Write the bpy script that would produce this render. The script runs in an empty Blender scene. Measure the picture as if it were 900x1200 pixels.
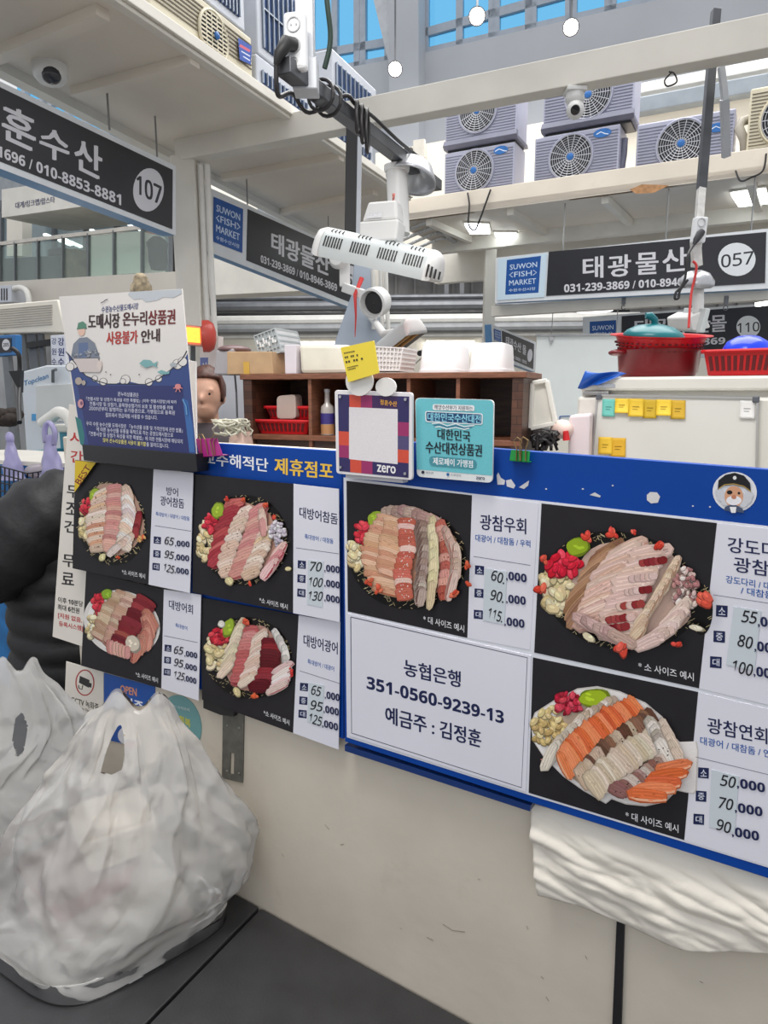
import bpy, bmesh, math, random
from mathutils import Vector, Matrix, noise
random.seed(7)
S = bpy.context.scene
COL = S.collection
V = Vector
# ------------------------------------------------------------------ camera
CAMZ, F, PITCH = 1.55, 810.0, math.radians(9.86)
cam_data = bpy.data.cameras.new('camera')
cam_data.sensor_fit = 'VERTICAL'; cam_data.sensor_height = 36.0
cam_data.lens = 36.0 * F / 1200.0
cam_data.clip_start = 0.05; cam_data.clip_end = 200
cam = bpy.data.objects.new('camera', cam_data); COL.objects.link(cam)
cam.location = (0, 0, CAMZ); cam.rotation_euler = (math.radians(90) - PITCH, 0, 0)
S.camera = cam
# ------------------------------------------------------------------ world, light, exposure
world = bpy.data.worlds.new('world'); S.world = world; world.use_nodes = True
bg = world.node_tree.nodes['Background']
bg.inputs[0].default_value = (0.94, 0.96, 1.0, 1); bg.inputs[1].default_value = 0.66
S.view_settings.view_transform = 'Standard'; S.view_settings.look = 'None'
S.view_settings.gamma = 1.0; S.view_settings.exposure = 0.40
S.view_settings.use_curve_mapping = False
def area_light(name, loc, target, size, power, col=(1, 1, 1)):
    d = bpy.data.lights.new(name, 'AREA'); d.shape = 'RECTANGLE'
    d.size, d.size_y = size; d.energy = power; d.color = col
    o = bpy.data.objects.new(name, d); COL.objects.link(o)
    o.location = loc; o.rotation_euler = (V(target) - V(loc)).to_track_quat('-Z', 'Y').to_euler()
    return o
area_light('hall_overhead_fill', (1.5, 6.0, 8.5), (0.5, 5.0, 0), (9, 9), 900, (1.0, 0.98, 0.95))  # added soft fill from above for the open hall, no roof opening is modelled
area_light('aisle_lamp', (-0.35, 0.85, 3.3), (-0.35, 0.85, 0), (1.5, 0.35), 34, (1.0, 0.95, 0.9))

# ------------------------------------------------------------------ pixel to place helpers
CAM = V((0, 0, CAMZ))
_cp, _sp = math.cos(PITCH), math.sin(PITCH)
def ray(x, y):
    a, b = (x - 450) / F, (600 - y) / F
    return V((a, _cp + _sp * b, -_sp + _cp * b))
def at(x, y, Y):
    d = ray(x, y); return CAM + d * (Y / d.y)
def atz(x, y, z):
    d = ray(x, y); return CAM + d * ((z - CAMZ) / d.z)
class Plane:
    """vertical plane through two points, u runs left to right, n faces the camera"""
    def __init__(s, p0, p1):
        s.p = V(p0); d = V(p1) - V(p0); d.z = 0; s.u = d.normalized(); s.w = V((0, 0, 1))
        s.n = s.u.cross(s.w)
        if s.n.dot(CAM - s.p) < 0: s.n = -s.n
    def shift(s, d):
        q = Plane(s.p, s.p + s.u); q.n = s.n; q.p = s.p + s.n * d; return q
    def hit(s, x, y, off=0.0):
        d = ray(x, y); t = (s.p + s.n * off - CAM).dot(s.n) / d.dot(s.n); return CAM + d * t
    def uz(s, x, y, off=0.0):
        q = s.hit(x, y, off); return ((q - s.p).dot(s.u), q.z)
    def P(s, u, z, off=0.0):
        q = s.p + s.u * u + s.n * off; return V((q.x, q.y, z))

# ------------------------------------------------------------------ materials
def lin(c):
    o = []
    for v in c[:3]:
        v = v / 255.0; o.append(v / 12.92 if v <= 0.04045 else ((v + 0.055) / 1.055) ** 2.4)
    return (o[0], o[1], o[2], 1.0)
_M = {}
def M(name, rgb=(200, 200, 200), rough=0.5, metal=0.0, var=0.06, scale=6.0, bump=0.0, bscale=40.0, emit=0.0, stain=None, spec=0.5, alpha=1.0, trans=0.0, stretch=None):
    if name in _M: return _M[name]
    m = bpy.data.materials.new(name); m.use_nodes = True; nt = m.node_tree; N, L = nt.nodes, nt.links
    b = N['Principled BSDF']; c = lin(rgb)
    b.inputs['Roughness'].default_value = rough; b.inputs['Metallic'].default_value = metal
    b.inputs['Specular IOR Level'].default_value = spec
    b.inputs['Alpha'].default_value = alpha; b.inputs['Transmission Weight'].default_value = trans
    tc = N.new('ShaderNodeTexCoord'); src = tc.outputs['Object']
    if stretch:
        mp = N.new('ShaderNodeMapping'); mp.inputs['Scale'].default_value = stretch; L.new(src, mp.inputs[0]); src = mp.outputs[0]
    nz = N.new('ShaderNodeTexNoise'); nz.inputs['Scale'].default_value = scale; nz.inputs['Detail'].default_value = 5
    L.new(src, nz.inputs['Vector'])
    rp = N.new('ShaderNodeValToRGB')
    lo, hi = [max(0, x * (1 - var * 2)) for x in c[:3]], [min(1, x * (1 + var)) for x in c[:3]]
    rp.color_ramp.elements[0].position = 0.3; rp.color_ramp.elements[0].color = (*lo, 1)
    rp.color_ramp.elements[1].position = 0.65; rp.color_ramp.elements[1].color = (*hi, 1)
    L.new(nz.outputs['Fac'], rp.inputs[0]); out = rp.outputs[0]
    if stain:
        srgb, sscale, thr, amt = stain
        n2 = N.new('ShaderNodeTexNoise'); n2.inputs['Scale'].default_value = sscale; n2.inputs['Detail'].default_value = 8; n2.inputs['Roughness'].default_value = .65
        L.new(tc.outputs['Object'], n2.inputs['Vector'])
        r2 = N.new('ShaderNodeValToRGB'); r2.color_ramp.elements[0].position = thr; r2.color_ramp.elements[1].position = min(1, thr + .18)
        r2.color_ramp.elements[0].color = (0, 0, 0, 1); r2.color_ramp.elements[1].color = (amt, amt, amt, 1)
        L.new(n2.outputs['Fac'], r2.inputs[0])
        mx = N.new('ShaderNodeMixRGB'); mx.inputs[2].default_value = lin(srgb)
        L.new(r2.outputs[0], mx.inputs[0]); L.new(out, mx.inputs[1]); out = mx.outputs[0]
    L.new(out, b.inputs['Base Color'])
    if emit:
        b.inputs['Emission Color'].default_value = c; b.inputs['Emission Strength'].default_value = emit
    if bump:
        n3 = N.new('ShaderNodeTexNoise'); n3.inputs['Scale'].default_value = bscale; n3.inputs['Detail'].default_value = 4
        L.new(src, n3.inputs['Vector']); bp = N.new('ShaderNodeBump'); bp.inputs['Strength'].default_value = bump
        bp.inputs['Distance'].default_value = 0.01
        L.new(n3.outputs['Fac'], bp.inputs['Height']); L.new(bp.outputs[0], b.inputs['Normal'])
    _M[name] = m; return m
def ink_mat(name, rough=0.38, spec=0.4):
    m = bpy.data.materials.new(name); m.use_nodes = True; nt = m.node_tree
    b = nt.nodes['Principled BSDF']; b.inputs['Roughness'].default_value = rough; b.inputs['Specular IOR Level'].default_value = spec
    a = nt.nodes.new('ShaderNodeAttribute'); a.attribute_name = 'Col'
    tc = nt.nodes.new('ShaderNodeTexCoord'); nz = nt.nodes.new('ShaderNodeTexNoise'); nz.inputs['Scale'].default_value = 350
    nt.links.new(tc.outputs['Object'], nz.inputs['Vector'])
    mr = nt.nodes.new('ShaderNodeMapRange'); mr.inputs['To Min'].default_value = .9; mr.inputs['To Max'].default_value = 1.08
    nt.links.new(nz.outputs['Fac'], mr.inputs['Value'])
    mx = nt.nodes.new('ShaderNodeMixRGB'); mx.blend_type = 'MULTIPLY'; mx.inputs[0].default_value = 1
    nt.links.new(a.outputs['Color'], mx.inputs[1]); nt.links.new(mr.outputs[0], mx.inputs[2])
    nt.links.new(mx.outputs[0], b.inputs['Base Color']); return m
INK = ink_mat('printed_ink')
INKG = ink_mat('glossy_print', 0.3, 0.25)
def brick_wood(name, c1, c2, mortar, rough=.45):
    m = bpy.data.materials.new(name); m.use_nodes = True; nt = m.node_tree; b = nt.nodes['Principled BSDF']
    tc = nt.nodes.new('ShaderNodeTexCoord'); br = nt.nodes.new('ShaderNodeTexBrick'); mp = nt.nodes.new('ShaderNodeMapping')
    mp.inputs['Rotation'].default_value = (math.radians(90), 0, 0)
    br.inputs['Color1'].default_value = lin(c1); br.inputs['Color2'].default_value = lin(c2); br.inputs['Mortar'].default_value = lin(mortar)
    br.inputs['Scale'].default_value = 9; br.inputs['Mortar Size'].default_value = .008; br.inputs['Brick Width'].default_value = .9; br.inputs['Row Height'].default_value = .22
    nt.links.new(tc.outputs['Object'], mp.inputs[0]); nt.links.new(mp.outputs[0], br.inputs['Vector'])
    nz = nt.nodes.new('ShaderNodeTexNoise'); nz.inputs['Scale'].default_value = 60
    mx = nt.nodes.new('ShaderNodeMixRGB'); mx.blend_type = 'MULTIPLY'; mx.inputs[0].default_value = .5
    nt.links.new(tc.outputs['Object'], nz.inputs['Vector']); nt.links.new(br.outputs[0], mx.inputs[1]); nt.links.new(nz.outputs['Fac'], mx.inputs[2])
    nt.links.new(mx.outputs[0], b.inputs['Base Color']); b.inputs['Roughness'].default_value = rough
    return m
def plastic_film(name, tint, transp, rough=.3, bump=.5):
    """thin crinkled translucent plastic"""
    m = bpy.data.materials.new(name); m.use_nodes = True; nt = m.node_tree; N, L = nt.nodes, nt.links
    N.remove(N['Principled BSDF']); out = N['Material Output']
    df = N.new('ShaderNodeBsdfDiffuse'); tr = N.new('ShaderNodeBsdfTranslucent'); tp = N.new('ShaderNodeBsdfTransparent'); gl = N.new('ShaderNodeBsdfGlossy')
    df.inputs[0].default_value = lin(tint); tr.inputs[0].default_value = lin(tint); tp.inputs[0].default_value = lin([min(255, t + 8) for t in tint])
    gl.inputs['Roughness'].default_value = rough
    tc = N.new('ShaderNodeTexCoord')
    nz = N.new('ShaderNodeTexNoise'); nz.noise_type = 'RIDGED_MULTIFRACTAL'; nz.inputs['Scale'].default_value = 7; nz.inputs['Detail'].default_value = 5; nz.inputs['Roughness'].default_value = .55; nz.inputs['Distortion'].default_value = .6
    L.new(tc.outputs['Object'], nz.inputs['Vector'])
    bp = N.new('ShaderNodeBump'); bp.inputs['Strength'].default_value = bump; bp.inputs['Distance'].default_value = .02
    L.new(nz.outputs['Fac'], bp.inputs['Height'])
    for n in (df, tr, gl): L.new(bp.outputs[0], n.inputs['Normal'])
    m1 = N.new('ShaderNodeMixShader'); m1.inputs[0].default_value = .45; L.new(df.outputs[0], m1.inputs[1]); L.new(tr.outputs[0], m1.inputs[2])
    m2 = N.new('ShaderNodeMixShader'); m2.inputs[0].default_value = transp; L.new(m1.outputs[0], m2.inputs[1]); L.new(tp.outputs[0], m2.inputs[2])
    fr = N.new('ShaderNodeFresnel'); fr.inputs['IOR'].default_value = 1.4; L.new(bp.outputs[0], fr.inputs['Normal'])
    m3 = N.new('ShaderNodeMixShader'); L.new(fr.outputs[0], m3.inputs[0]); L.new(m2.outputs[0], m3.inputs[1]); L.new(gl.outputs[0], m3.inputs[2])
    L.new(m3.outputs[0], out.inputs['Surface']); return m
def clear_pane(name, tint, gloss=.1, body=0.0):
    m = bpy.data.materials.new(name); m.use_nodes = True; nt = m.node_tree; N, L = nt.nodes, nt.links
    N.remove(N['Principled BSDF']); out = N['Material Output']
    tp = N.new('ShaderNodeBsdfTransparent'); tp.inputs[0].default_value = lin(tint)
    gl = N.new('ShaderNodeBsdfGlossy'); gl.inputs['Roughness'].default_value = .05
    df = N.new('ShaderNodeBsdfDiffuse'); df.inputs[0].default_value = lin(tint)
    a = N.new('ShaderNodeMixShader'); a.inputs[0].default_value = gloss; L.new(tp.outputs[0], a.inputs[1]); L.new(gl.outputs[0], a.inputs[2])
    b = N.new('ShaderNodeMixShader'); b.inputs[0].default_value = body; L.new(a.outputs[0], b.inputs[1]); L.new(df.outputs[0], b.inputs[2])
    L.new(b.outputs[0], out.inputs['Surface']); return m

# ------------------------------------------------------------------ mesh builder
def frame(d):
    d = V(d).normalized(); a = V((0, 0, 1)) if abs(d.z) < .9 else V((1, 0, 0))
    x = a.cross(d).normalized(); return x, d.cross(x)
class MB:
    def __init__(s): s.v = []; s.f = []; s.c = []; s.hascol = False
    def add(s, vs, fs, col=None):
        k = len(s.v); s.v += [V(p) for p in vs]
        for f in fs: s.f.append([i + k for i in f]); s.c.append(col)
        if col is not None: s.hascol = True
        return s
    def hexa(s, p, col=None):
        return s.add(p, [(3, 2, 1, 0), (4, 5, 6, 7), (0, 1, 5, 4), (1, 2, 6, 5), (2, 3, 7, 6), (3, 0, 4, 7)], col)
    def box(s, c, size, ax=None, col=None):
        ax = ax or (V((1, 0, 0)), V((0, 1, 0)), V((0, 0, 1))); c = V(c)
        X, Y, Z = [a * (k / 2) for a, k in zip(ax, size)]
        return s.hexa([c - X - Y - Z, c + X - Y - Z, c + X + Y - Z, c - X + Y - Z, c - X - Y + Z, c + X - Y + Z, c + X + Y + Z, c - X + Y + Z], col)
    def prism(s, pts, vec, col=None):
        n = len(pts); pts = [V(p) for p in pts]; vec = V(vec)
        fs = [tuple(range(n - 1, -1, -1)), tuple(range(n, 2 * n))] + [(i, (i + 1) % n, n + (i + 1) % n, n + i) for i in range(n)]
        return s.add(pts + [p + vec for p in pts], fs, col)
    def bar(s, a, b, w, h, up=None, col=None):
        a, b = V(a), V(b); d = (b - a)
        if up is None: x, y = frame(d)
        else: x = d.cross(V(up)).normalized(); y = x.cross(d).normalized()
        return s.box((a + b) / 2, (w, d.length, h), (x, d.normalized(), y), col)
    def tube(s, pts, r, n=8, cap=True, flat=1.0, col=None):
        pts = [V(p) for p in pts]; m = len(pts); rs = r if isinstance(r, (list, tuple)) else [r] * m
        d0 = (pts[1] - pts[0]).normalized(); x, y = frame(d0); vs = []
        for i, p in enumerate(pts):
            d = (pts[min(i + 1, m - 1)] - pts[max(i - 1, 0)]).normalized()
            x = (x - d * x.dot(d)); x = x.normalized() if x.length > 1e-6 else frame(d)[0]; y = d.cross(x)
            for k in range(n):
                a = 2 * math.pi * k / n; vs.append(p + x * (math.cos(a) * rs[i]) + y * (math.sin(a) * rs[i] * flat))
        fs = [(i * n + k, i * n + (k + 1) % n, (i + 1) * n + (k + 1) % n, (i + 1) * n + k) for i in range(m - 1) for k in range(n)]
        if cap: fs += [tuple(range(n - 1, -1, -1)), tuple((m - 1) * n + k for k in range(n))]
        return s.add(vs, fs, col)
    def cyl(s, a, b, r0, r1=None, n=20, col=None): return s.tube([a, b], [r0, r0 if r1 is None else r1], n, True, 1.0, col)
    def lathe(s, o, axis, prof, n=28, col=None, sx=1.0, sy=1.0, ax=None):
        o = V(o); d = V(axis).normalized(); x, y = ax if ax else frame(d); m = len(prof); vs = []
        for (r, h) in prof:
            for k in range(n):
                a = 2 * math.pi * k / n; vs.append(o + d * h + x * (math.cos(a) * r * sx) + y * (math.sin(a) * r * sy))
        fs = [(i * n + k, i * n + (k + 1) % n, (i + 1) * n + (k + 1) % n, (i + 1) * n + k) for i in range(m - 1) for k in range(n)]
        return s.add(vs, fs, col)
    def sph(s, c, r, ax=None, nu=20, nv=12, col=None):
        ax = ax or (V((1, 0, 0)), V((0, 1, 0)), V((0, 0, 1))); c = V(c); r = r if isinstance(r, (tuple, list)) else (r, r, r); vs = []
        for j in range(nv + 1):
            t = math.pi * (j / nv - .5); ct = max(math.cos(t), 1e-3)
            for k in range(nu):
                a = 2 * math.pi * k / nu
                vs.append(c + ax[0] * (r[0] * ct * math.cos(a)) + ax[1] * (r[1] * ct * math.sin(a)) + ax[2] * (r[2] * math.sin(t)))
        fs = [(j * nu + k, j * nu + (k + 1) % nu, (j + 1) * nu + (k + 1) % nu, (j + 1) * nu + k) for j in range(nv) for k in range(nu)]
        fs += [tuple(range(nu - 1, -1, -1)), tuple(nv * nu + k for k in range(nu))]
        return s.add(vs, fs, col)
    def grid(s, fn, nu, nv, wrap=False, col=None):
        vs = [fn(i / (nu if wrap else nu - 1), j / (nv - 1)) for j in range(nv) for i in range(nu)]
        fs = []
        for j in range(nv - 1):
            for i in range(nu if wrap else nu - 1):
                a = j * nu + i; b = j * nu + (i + 1) % nu; fs.append((a, b, b + nu, a + nu))
        return s.add(vs, fs, col)
    def torus(s, c, axis, R, r, n=28, m=6, sx=1., col=None):
        x, y = frame(axis); c = V(c)
        pts = [c + x * (math.cos(2 * math.pi * k / n) * R * sx) + y * (math.sin(2 * math.pi * k / n) * R) for k in range(n + 1)]
        return s.tube(pts, r, m, False, 1.0, col)
def base_of(vs):
    xs, ys, zs = [p.x for p in vs], [p.y for p in vs], [p.z for p in vs]
    return V(((min(xs) + max(xs)) / 2, (min(ys) + max(ys)) / 2, min(zs)))
def build(name, mb, mat, parent=None, bevel=0.0, smooth=None, label=None, kind=None, subd=0, solid=0.0, origin=None):
    if parent is not None:
        r = parent
        while r.parent: r = r.parent
        o0 = V(r.location)
    else: o0 = origin if origin is not None else base_of(mb.v)
    me = bpy.data.meshes.new(name); me.from_pydata([tuple(p - o0) for p in mb.v], [], mb.f)
    if mb.hascol:
        a = me.color_attributes.new('Col', 'FLOAT_COLOR', 'CORNER')
        for pl, c in zip(me.polygons, mb.c):
            c = lin(c if c is not None else (200, 200, 200))
            for li in pl.loop_indices: a.data[li].color = c
    if mat is not None: me.materials.append(mat)
    if smooth is not None:
        for p in me.polygons: p.use_smooth = True
        if smooth < 180: me.set_sharp_from_angle(angle=math.radians(smooth))
    me.update()
    o = bpy.data.objects.new(name, me); COL.objects.link(o)
    if parent is not None: o.parent = parent
    else: o.location = o0
    if solid:
        md = o.modifiers.new('solidify', 'SOLIDIFY'); md.thickness = solid; md.offset = 0
    if bevel:
        md = o.modifiers.new('bevel', 'BEVEL'); md.width = bevel; md.segments = 2; md.limit_method = 'ANGLE'
    if subd:
        md = o.modifiers.new('subdivision', 'SUBSURF'); md.levels = subd; md.render_levels = subd
    if label: o['label'] = label
    if kind: o['kind'] = kind
    return o
def thing(name, label, cat, loc, group=None):
    o = bpy.data.objects.new(name, None); COL.objects.link(o); o.location = V(loc); o.empty_display_size = .05
    o['label'] = label; o['category'] = cat
    if group: o['group'] = group
    return o
def solo(name, mb, mat, label, cat, group=None, **k):
    o = build(name, mb, mat, None, **k); o['label'] = label; o['category'] = cat
    if group: o['group'] = group
    return o
def struct(name, mb, mat, **k): return build(name, mb, mat, None, kind='structure', **k)
def slab(pl, px, o0, o1):
    """flat board: pixel outline on the plane, from offset o0 (back) to o1 (front)"""
    P = [pl.hit(x, y, o1) for x, y in px]; m = MB(); m.prism(P, pl.n * (o0 - o1)); return m
def rquad(q, r, n=4):
    out = []
    for i in range(4):
        p, a, b = V(q[i]), V(q[i - 1]), V(q[(i + 1) % 4])
        s, e = p + (a - p).normalized() * r, p + (b - p).normalized() * r
        for k in range(n + 1):
            t = k / n; out.append(tuple(s * (1 - t) ** 2 + p * 2 * t * (1 - t) + e * t * t))
    return out
def smooth_path(P, n=6):
    Q = []
    for k in range(len(P) - 1):
        p0, p1, p2, p3 = P[max(k - 1, 0)], P[k], P[k + 1], P[min(k + 2, len(P) - 1)]
        for s_ in range(n):
            t = s_ / n; Q.append(.5 * ((2 * p1) + (p2 - p0) * t + (2 * p0 - 5 * p1 + 4 * p2 - p3) * t * t + (3 * p1 - p0 - 3 * p2 + p3) * t ** 3))
    return Q + [P[-1]]
# ------------------------------------------------------------------ lettering and print
_G = {}
def glyphs(s, bold=0.0, res=2):
    key = (s, bold)
    if key in _G: return _G[key]
    c = bpy.data.curves.new('lettering', 'FONT'); c.body = s; c.size = 1; c.offset = bold; c.resolution_u = res
    o = bpy.data.objects.new('lettering', c); COL.objects.link(o)
    dg = bpy.context.evaluated_depsgraph_get(); dg.update()
    me = bpy.data.meshes.new_from_object(o.evaluated_get(dg))
    vs = [(p.co.x, p.co.y) for p in me.vertices]; fs = [tuple(p.vertices) for p in me.polygons]
    bpy.data.objects.remove(o); bpy.data.curves.remove(c); bpy.data.meshes.remove(me)
    x0, x1 = min(p[0] for p in vs), max(p[0] for p in vs); y0, y1 = min(p[1] for p in vs), max(p[1] for p in vs)
    _G[key] = ([((x - x0) / (x1 - x0), (y - y0) / (y1 - y0)) for x, y in vs], fs); return _G[key]
class Ink:
    EPS = 9e-6; hold = False
    def __init__(s, pl, off): s.pl = pl; s.off = off; s.k = 0; s.m = MB()
    def poly(s, px, col):
        s.k += not s.hold; o = s.off + s.k * s.EPS
        s.m.add([s.pl.hit(x, y, o) for x, y in px], [tuple(range(len(px)))], col); return s
    def text(s, t, a, b, h, col, bold=0.0, slant=0.0, rot=False):
        if any(ch in '0123456789' for ch in t):                  # plain sans figures
            z = 0x1D7EC if .02 <= bold < .034 else 0x1D7E2; t = ''.join(chr(z + ord(ch) - 48) if ch in '0123456789' else ch for ch in t); bold = min(bold, .012) if z == 0x1D7EC else bold
        s.k += 1; o = s.off + s.k * s.EPS
        if bold > .015 and not rot:
            e = (bold - .004) * h * .8; g = .0
            for qx, qy in ((-e, -e * .5), (e, -e * .5), (-e, e * .5), (e, e * .5)): s.text(t, (a[0] + qx, a[1] + qy), (b[0] + qx, b[1] + qy), h, col, g, slant)
            return s
        vs, fs = glyphs(t, min(bold, .014))
        ax, ay, bx, by = a[0], a[1], b[0], b[1]; dx, dy = bx - ax, by - ay
        if rot:
            l = math.hypot(dx, dy); ux, uy = dy / l * h, -dx / l * h
        else: ux, uy = slant * h, -h
        s.m.add([s.pl.hit(ax + dx * x + ux * (y - .5), ay + dy * x + uy * (y - .5), o) for x, y in vs], fs, col); return s
    def ell(s, cx, cy, rx, ry, col, rot=0.0, n=28, wob=0.0, seed=0):
        c, q = math.cos(math.radians(rot)), math.sin(math.radians(rot)); pts = []
        for k in range(n):
            a = 2 * math.pi * k / n; w = 1 + wob * noise.noise(V((math.cos(a) * 1.7, math.sin(a) * 1.7, seed + cx)))
            x, y = rx * math.cos(a) * w, ry * math.sin(a) * w; pts.append((cx + x * c - y * q, cy + x * q + y * c))
        return s.poly(pts, col)
    def line(s, pts, w, col):
        L, R = [], []
        for i, p in enumerate(pts):
            a, b = pts[max(i - 1, 0)], pts[min(i + 1, len(pts) - 1)]; dx, dy = b[0] - a[0], b[1] - a[1]; l = math.hypot(dx, dy) or 1
            L.append((p[0] - dy / l * w / 2, p[1] + dx / l * w / 2)); R.append((p[0] + dy / l * w / 2, p[1] - dx / l * w / 2))
        s.k += not s.hold; o = s.off + s.k * s.EPS; n = len(pts)
        s.m.add([s.pl.hit(x, y, o) for x, y in L + R], [(i, i + 1, n + i + 1, n + i) for i in range(n - 1)], col); return s
    def ring(s, cx, cy, rx, ry, w, col, n=32):
        return s.line([(cx + rx * math.cos(2 * math.pi * k / n), cy + ry * math.sin(2 * math.pi * k / n)) for k in range(n + 1)], w, col)
    def build(s, name, parent, mat=None, label=None): return build(name, s.m, mat or INK, parent, label=label)

# ================================================================== PLANES OF THE PLACE
U0 = V((.834, -.552, 0))
_p = at(620, 735, 1.15); W = Plane(_p, _p + U0)               # counter front
ZB = W.hit(420, 1125).z                                        # bench top
ZC, ZBEAM = 3.20, 3.07
# ================================================================== STRUCTURE
m_wall = M('dirty_cream_wall', (212, 203, 188), .55, var=.05, scale=3, stain=((158, 142, 122), 4, .58, .4), bump=.08, bscale=30)
m_white = M('white_painted_steel', (226, 222, 212), .5, var=.05, scale=2.5, stain=((178, 160, 130), 2.2, .66, .4))
m_ceil = M('canopy_board', (226, 218, 206), .6, var=.04, scale=1.5, stain=((170, 160, 145), 9, .72, .4))
m_cream = M('cream_wall', (236, 230, 216), .6, var=.04, scale=.8)
m_greyw = M('grey_plaster', (196, 199, 204), .7, var=.04, scale=.5)
m_concrete = M('concrete_floor', (120, 118, 115), .5, var=.1, scale=2)
m_grey = M('grey_steel', (120, 122, 126), .4, .5, var=.08)
m_dark = M('black_painted_steel', (32, 32, 34), .4, var=.1)
m_frame = M('window_frame_grey', (176, 186, 198), .4, var=.04)
m_lamp = M('lit_tube', (255, 252, 245), .5, emit=6.0)
m_spot = M('lit_lamp', (255, 240, 225), .5, emit=14.0)
m_panel = M('lit_panel', (245, 252, 255), .5, emit=5.0)
m_pipe = M('white_plastic_pipe', (228, 226, 220), .35, var=.04)
fl = MB(); fl.box((0, 8, -.05), (40, 44, .1)); struct('floor', fl, m_concrete)

# counter front wall
a = W.uz(96, 800); b = W.uz(1010, 800); zt = W.hit(620, 545).z
m = MB(); m.prism([W.P(a[0], 0, 0), W.P(b[0] + .6, 0, 0), W.P(b[0] + .6, zt, 0), W.P(a[0], zt, 0)], W.n * -.09)
struct('wall_counter', m, m_wall, bevel=.003)
m = slab(W, [(723, 1068), (732, 1068), (724, 1330), (712, 1330)], 0, .006); struct('trim_1', m, M('black_rubber', (30, 30, 32), .5))
i = None
sc = [[(519, 1083), (530, 1090), (545, 1092)], [(500, 1098), (508, 1102)], [(469, 1087), (471, 1089)], [(617, 1085), (619, 1089)], [(634, 1144), (637, 1147)], [(640, 1168), (643, 1173)], [(381, 966), (386, 972)], [(399, 990), (403, 989)], [(330, 1000), (333, 1004)], [(560, 1030), (563, 1031)], [(686, 1120), (688, 1124)], [(820, 1150), (824, 1152)]]
m = MB()
for c in sc:
    P = [W.hit(x, y, .0006) for x, y in c]
    for p0, p1 in zip(P[:-1], P[1:]): m.bar(p0, p1, .0013, .0006, W.n)
struct('trim_scuffs', m, M('scuff_grey', (158, 148, 134), .7))
# inner worktop behind the wall
wu = W.uz(672, 540, -.9)[0]; m = MB(); m.prism([W.P(a[0] + .05, 1.12, -.1), W.P(wu, 1.12, -.1), W.P(wu, 1.12, -1.13), W.P(a[0] + .05, 1.12, -1.13)], (0, 0, .04))
m.prism([W.P(a[0] + .2, 0, -.4), W.P(wu - .1, 0, -.4), W.P(wu - .1, 0, -1.05), W.P(a[0] + .2, 0, -1.05)], (0, 0, 1.12))
o = solo('inner_worktop', m, M('steel_worktop', (165, 168, 170), .3, .7), 'steel worktop inside the stall behind the cream counter wall', 'worktop')

# left canopy (soffit carrying the air conditioners)
A, B, C, D = atz(143, 0, ZC), atz(452, 212, ZC), atz(0, 80, ZC), atz(390, 283, ZC)
eL = (B - A).normalized(); A2 = A - eL * 1.2; B2 = B + eL * .55; C2 = C - (D - C).normalized() * 1.6; D2 = D + (D - C).normalized() * .3
m = MB(); m.prism([A2, B2, D2, C2], (0, 0, .045)); struct('ceiling_canopy_left', m, m_ceil)
LN = V((eL.y, -eL.x, 0))
m = MB(); m.prism([A2, B2, B2 + LN * .02, A2 + LN * .02], (0, 0, .052)); m.prism([A2 - LN * .05 - V((0, 0, .02)), B2 - LN * .05 - V((0, 0, .02)), B2 - V((0, 0, .02)), A2 - V((0, 0, .02))], (0, 0, .02))
struct('trim_canopy_left', m, m_white, bevel=.004)
for k, (p, q) in enumerate([((88, 104), (228, 66)), ((-10, 62), (120, 8)), ((262, 205), (400, 180)), ((330, 246), (440, 222))]):
    P, Q = atz(p[0], p[1], ZC), atz(q[0], q[1], ZC); m = MB(); m.bar(P - V((0, 0, .02)), Q - V((0, 0, .02)), .07, .05, (0, 0, 1)); struct('beam_rib', m, m_ceil)
m = MB(); e = (D - C).normalized(); pn = V((e.y, -e.x, 0)); m.prism([C2 + pn * .0, D2, D2 + pn * .08, C2 + pn * .08], (0, 0, -.05)); struct('beam_left_edge', m, m_white)
# big cross beam over the stall
b1, b2 = atz(205, 188, ZBEAM), atz(600, 113, ZBEAM); b3 = b2 + (b2 - b1) * 1.2
bd = (b3 - b1).normalized(); bn = V((-bd.y, bd.x, 0))
m = MB(); m.prism([b1, b3, b3 + bn * .11, b1 + bn * .11], (0, 0, .145)); struct('beam_cross', m, m_white, bevel=.004)
# column beside the left sign
pc = at(222, 300, 5.0); m = MB(); m.box((pc.x, pc.y, 1.55), (.165, .165, 3.1)); struct('pillar', m, m_white, bevel=.01)
for i, (dx, r) in enumerate([(.11, .022), (.155, .02)]):
    m = MB(); m.tube([(pc.x + dx, pc.y - .03, 3.05), (pc.x + dx, pc.y - .03, 2.4), (pc.x + dx + .01, pc.y - .05, 1.9), (pc.x + dx + .02, pc.y - .03, .1)], r, 10)
    solo('drain_pipe', m, m_pipe, 'white plastic pipe running down the right side of the white column' if i == 0 else 'slimmer outer white pipe beside the white column', 'pipe', smooth=60)
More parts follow.
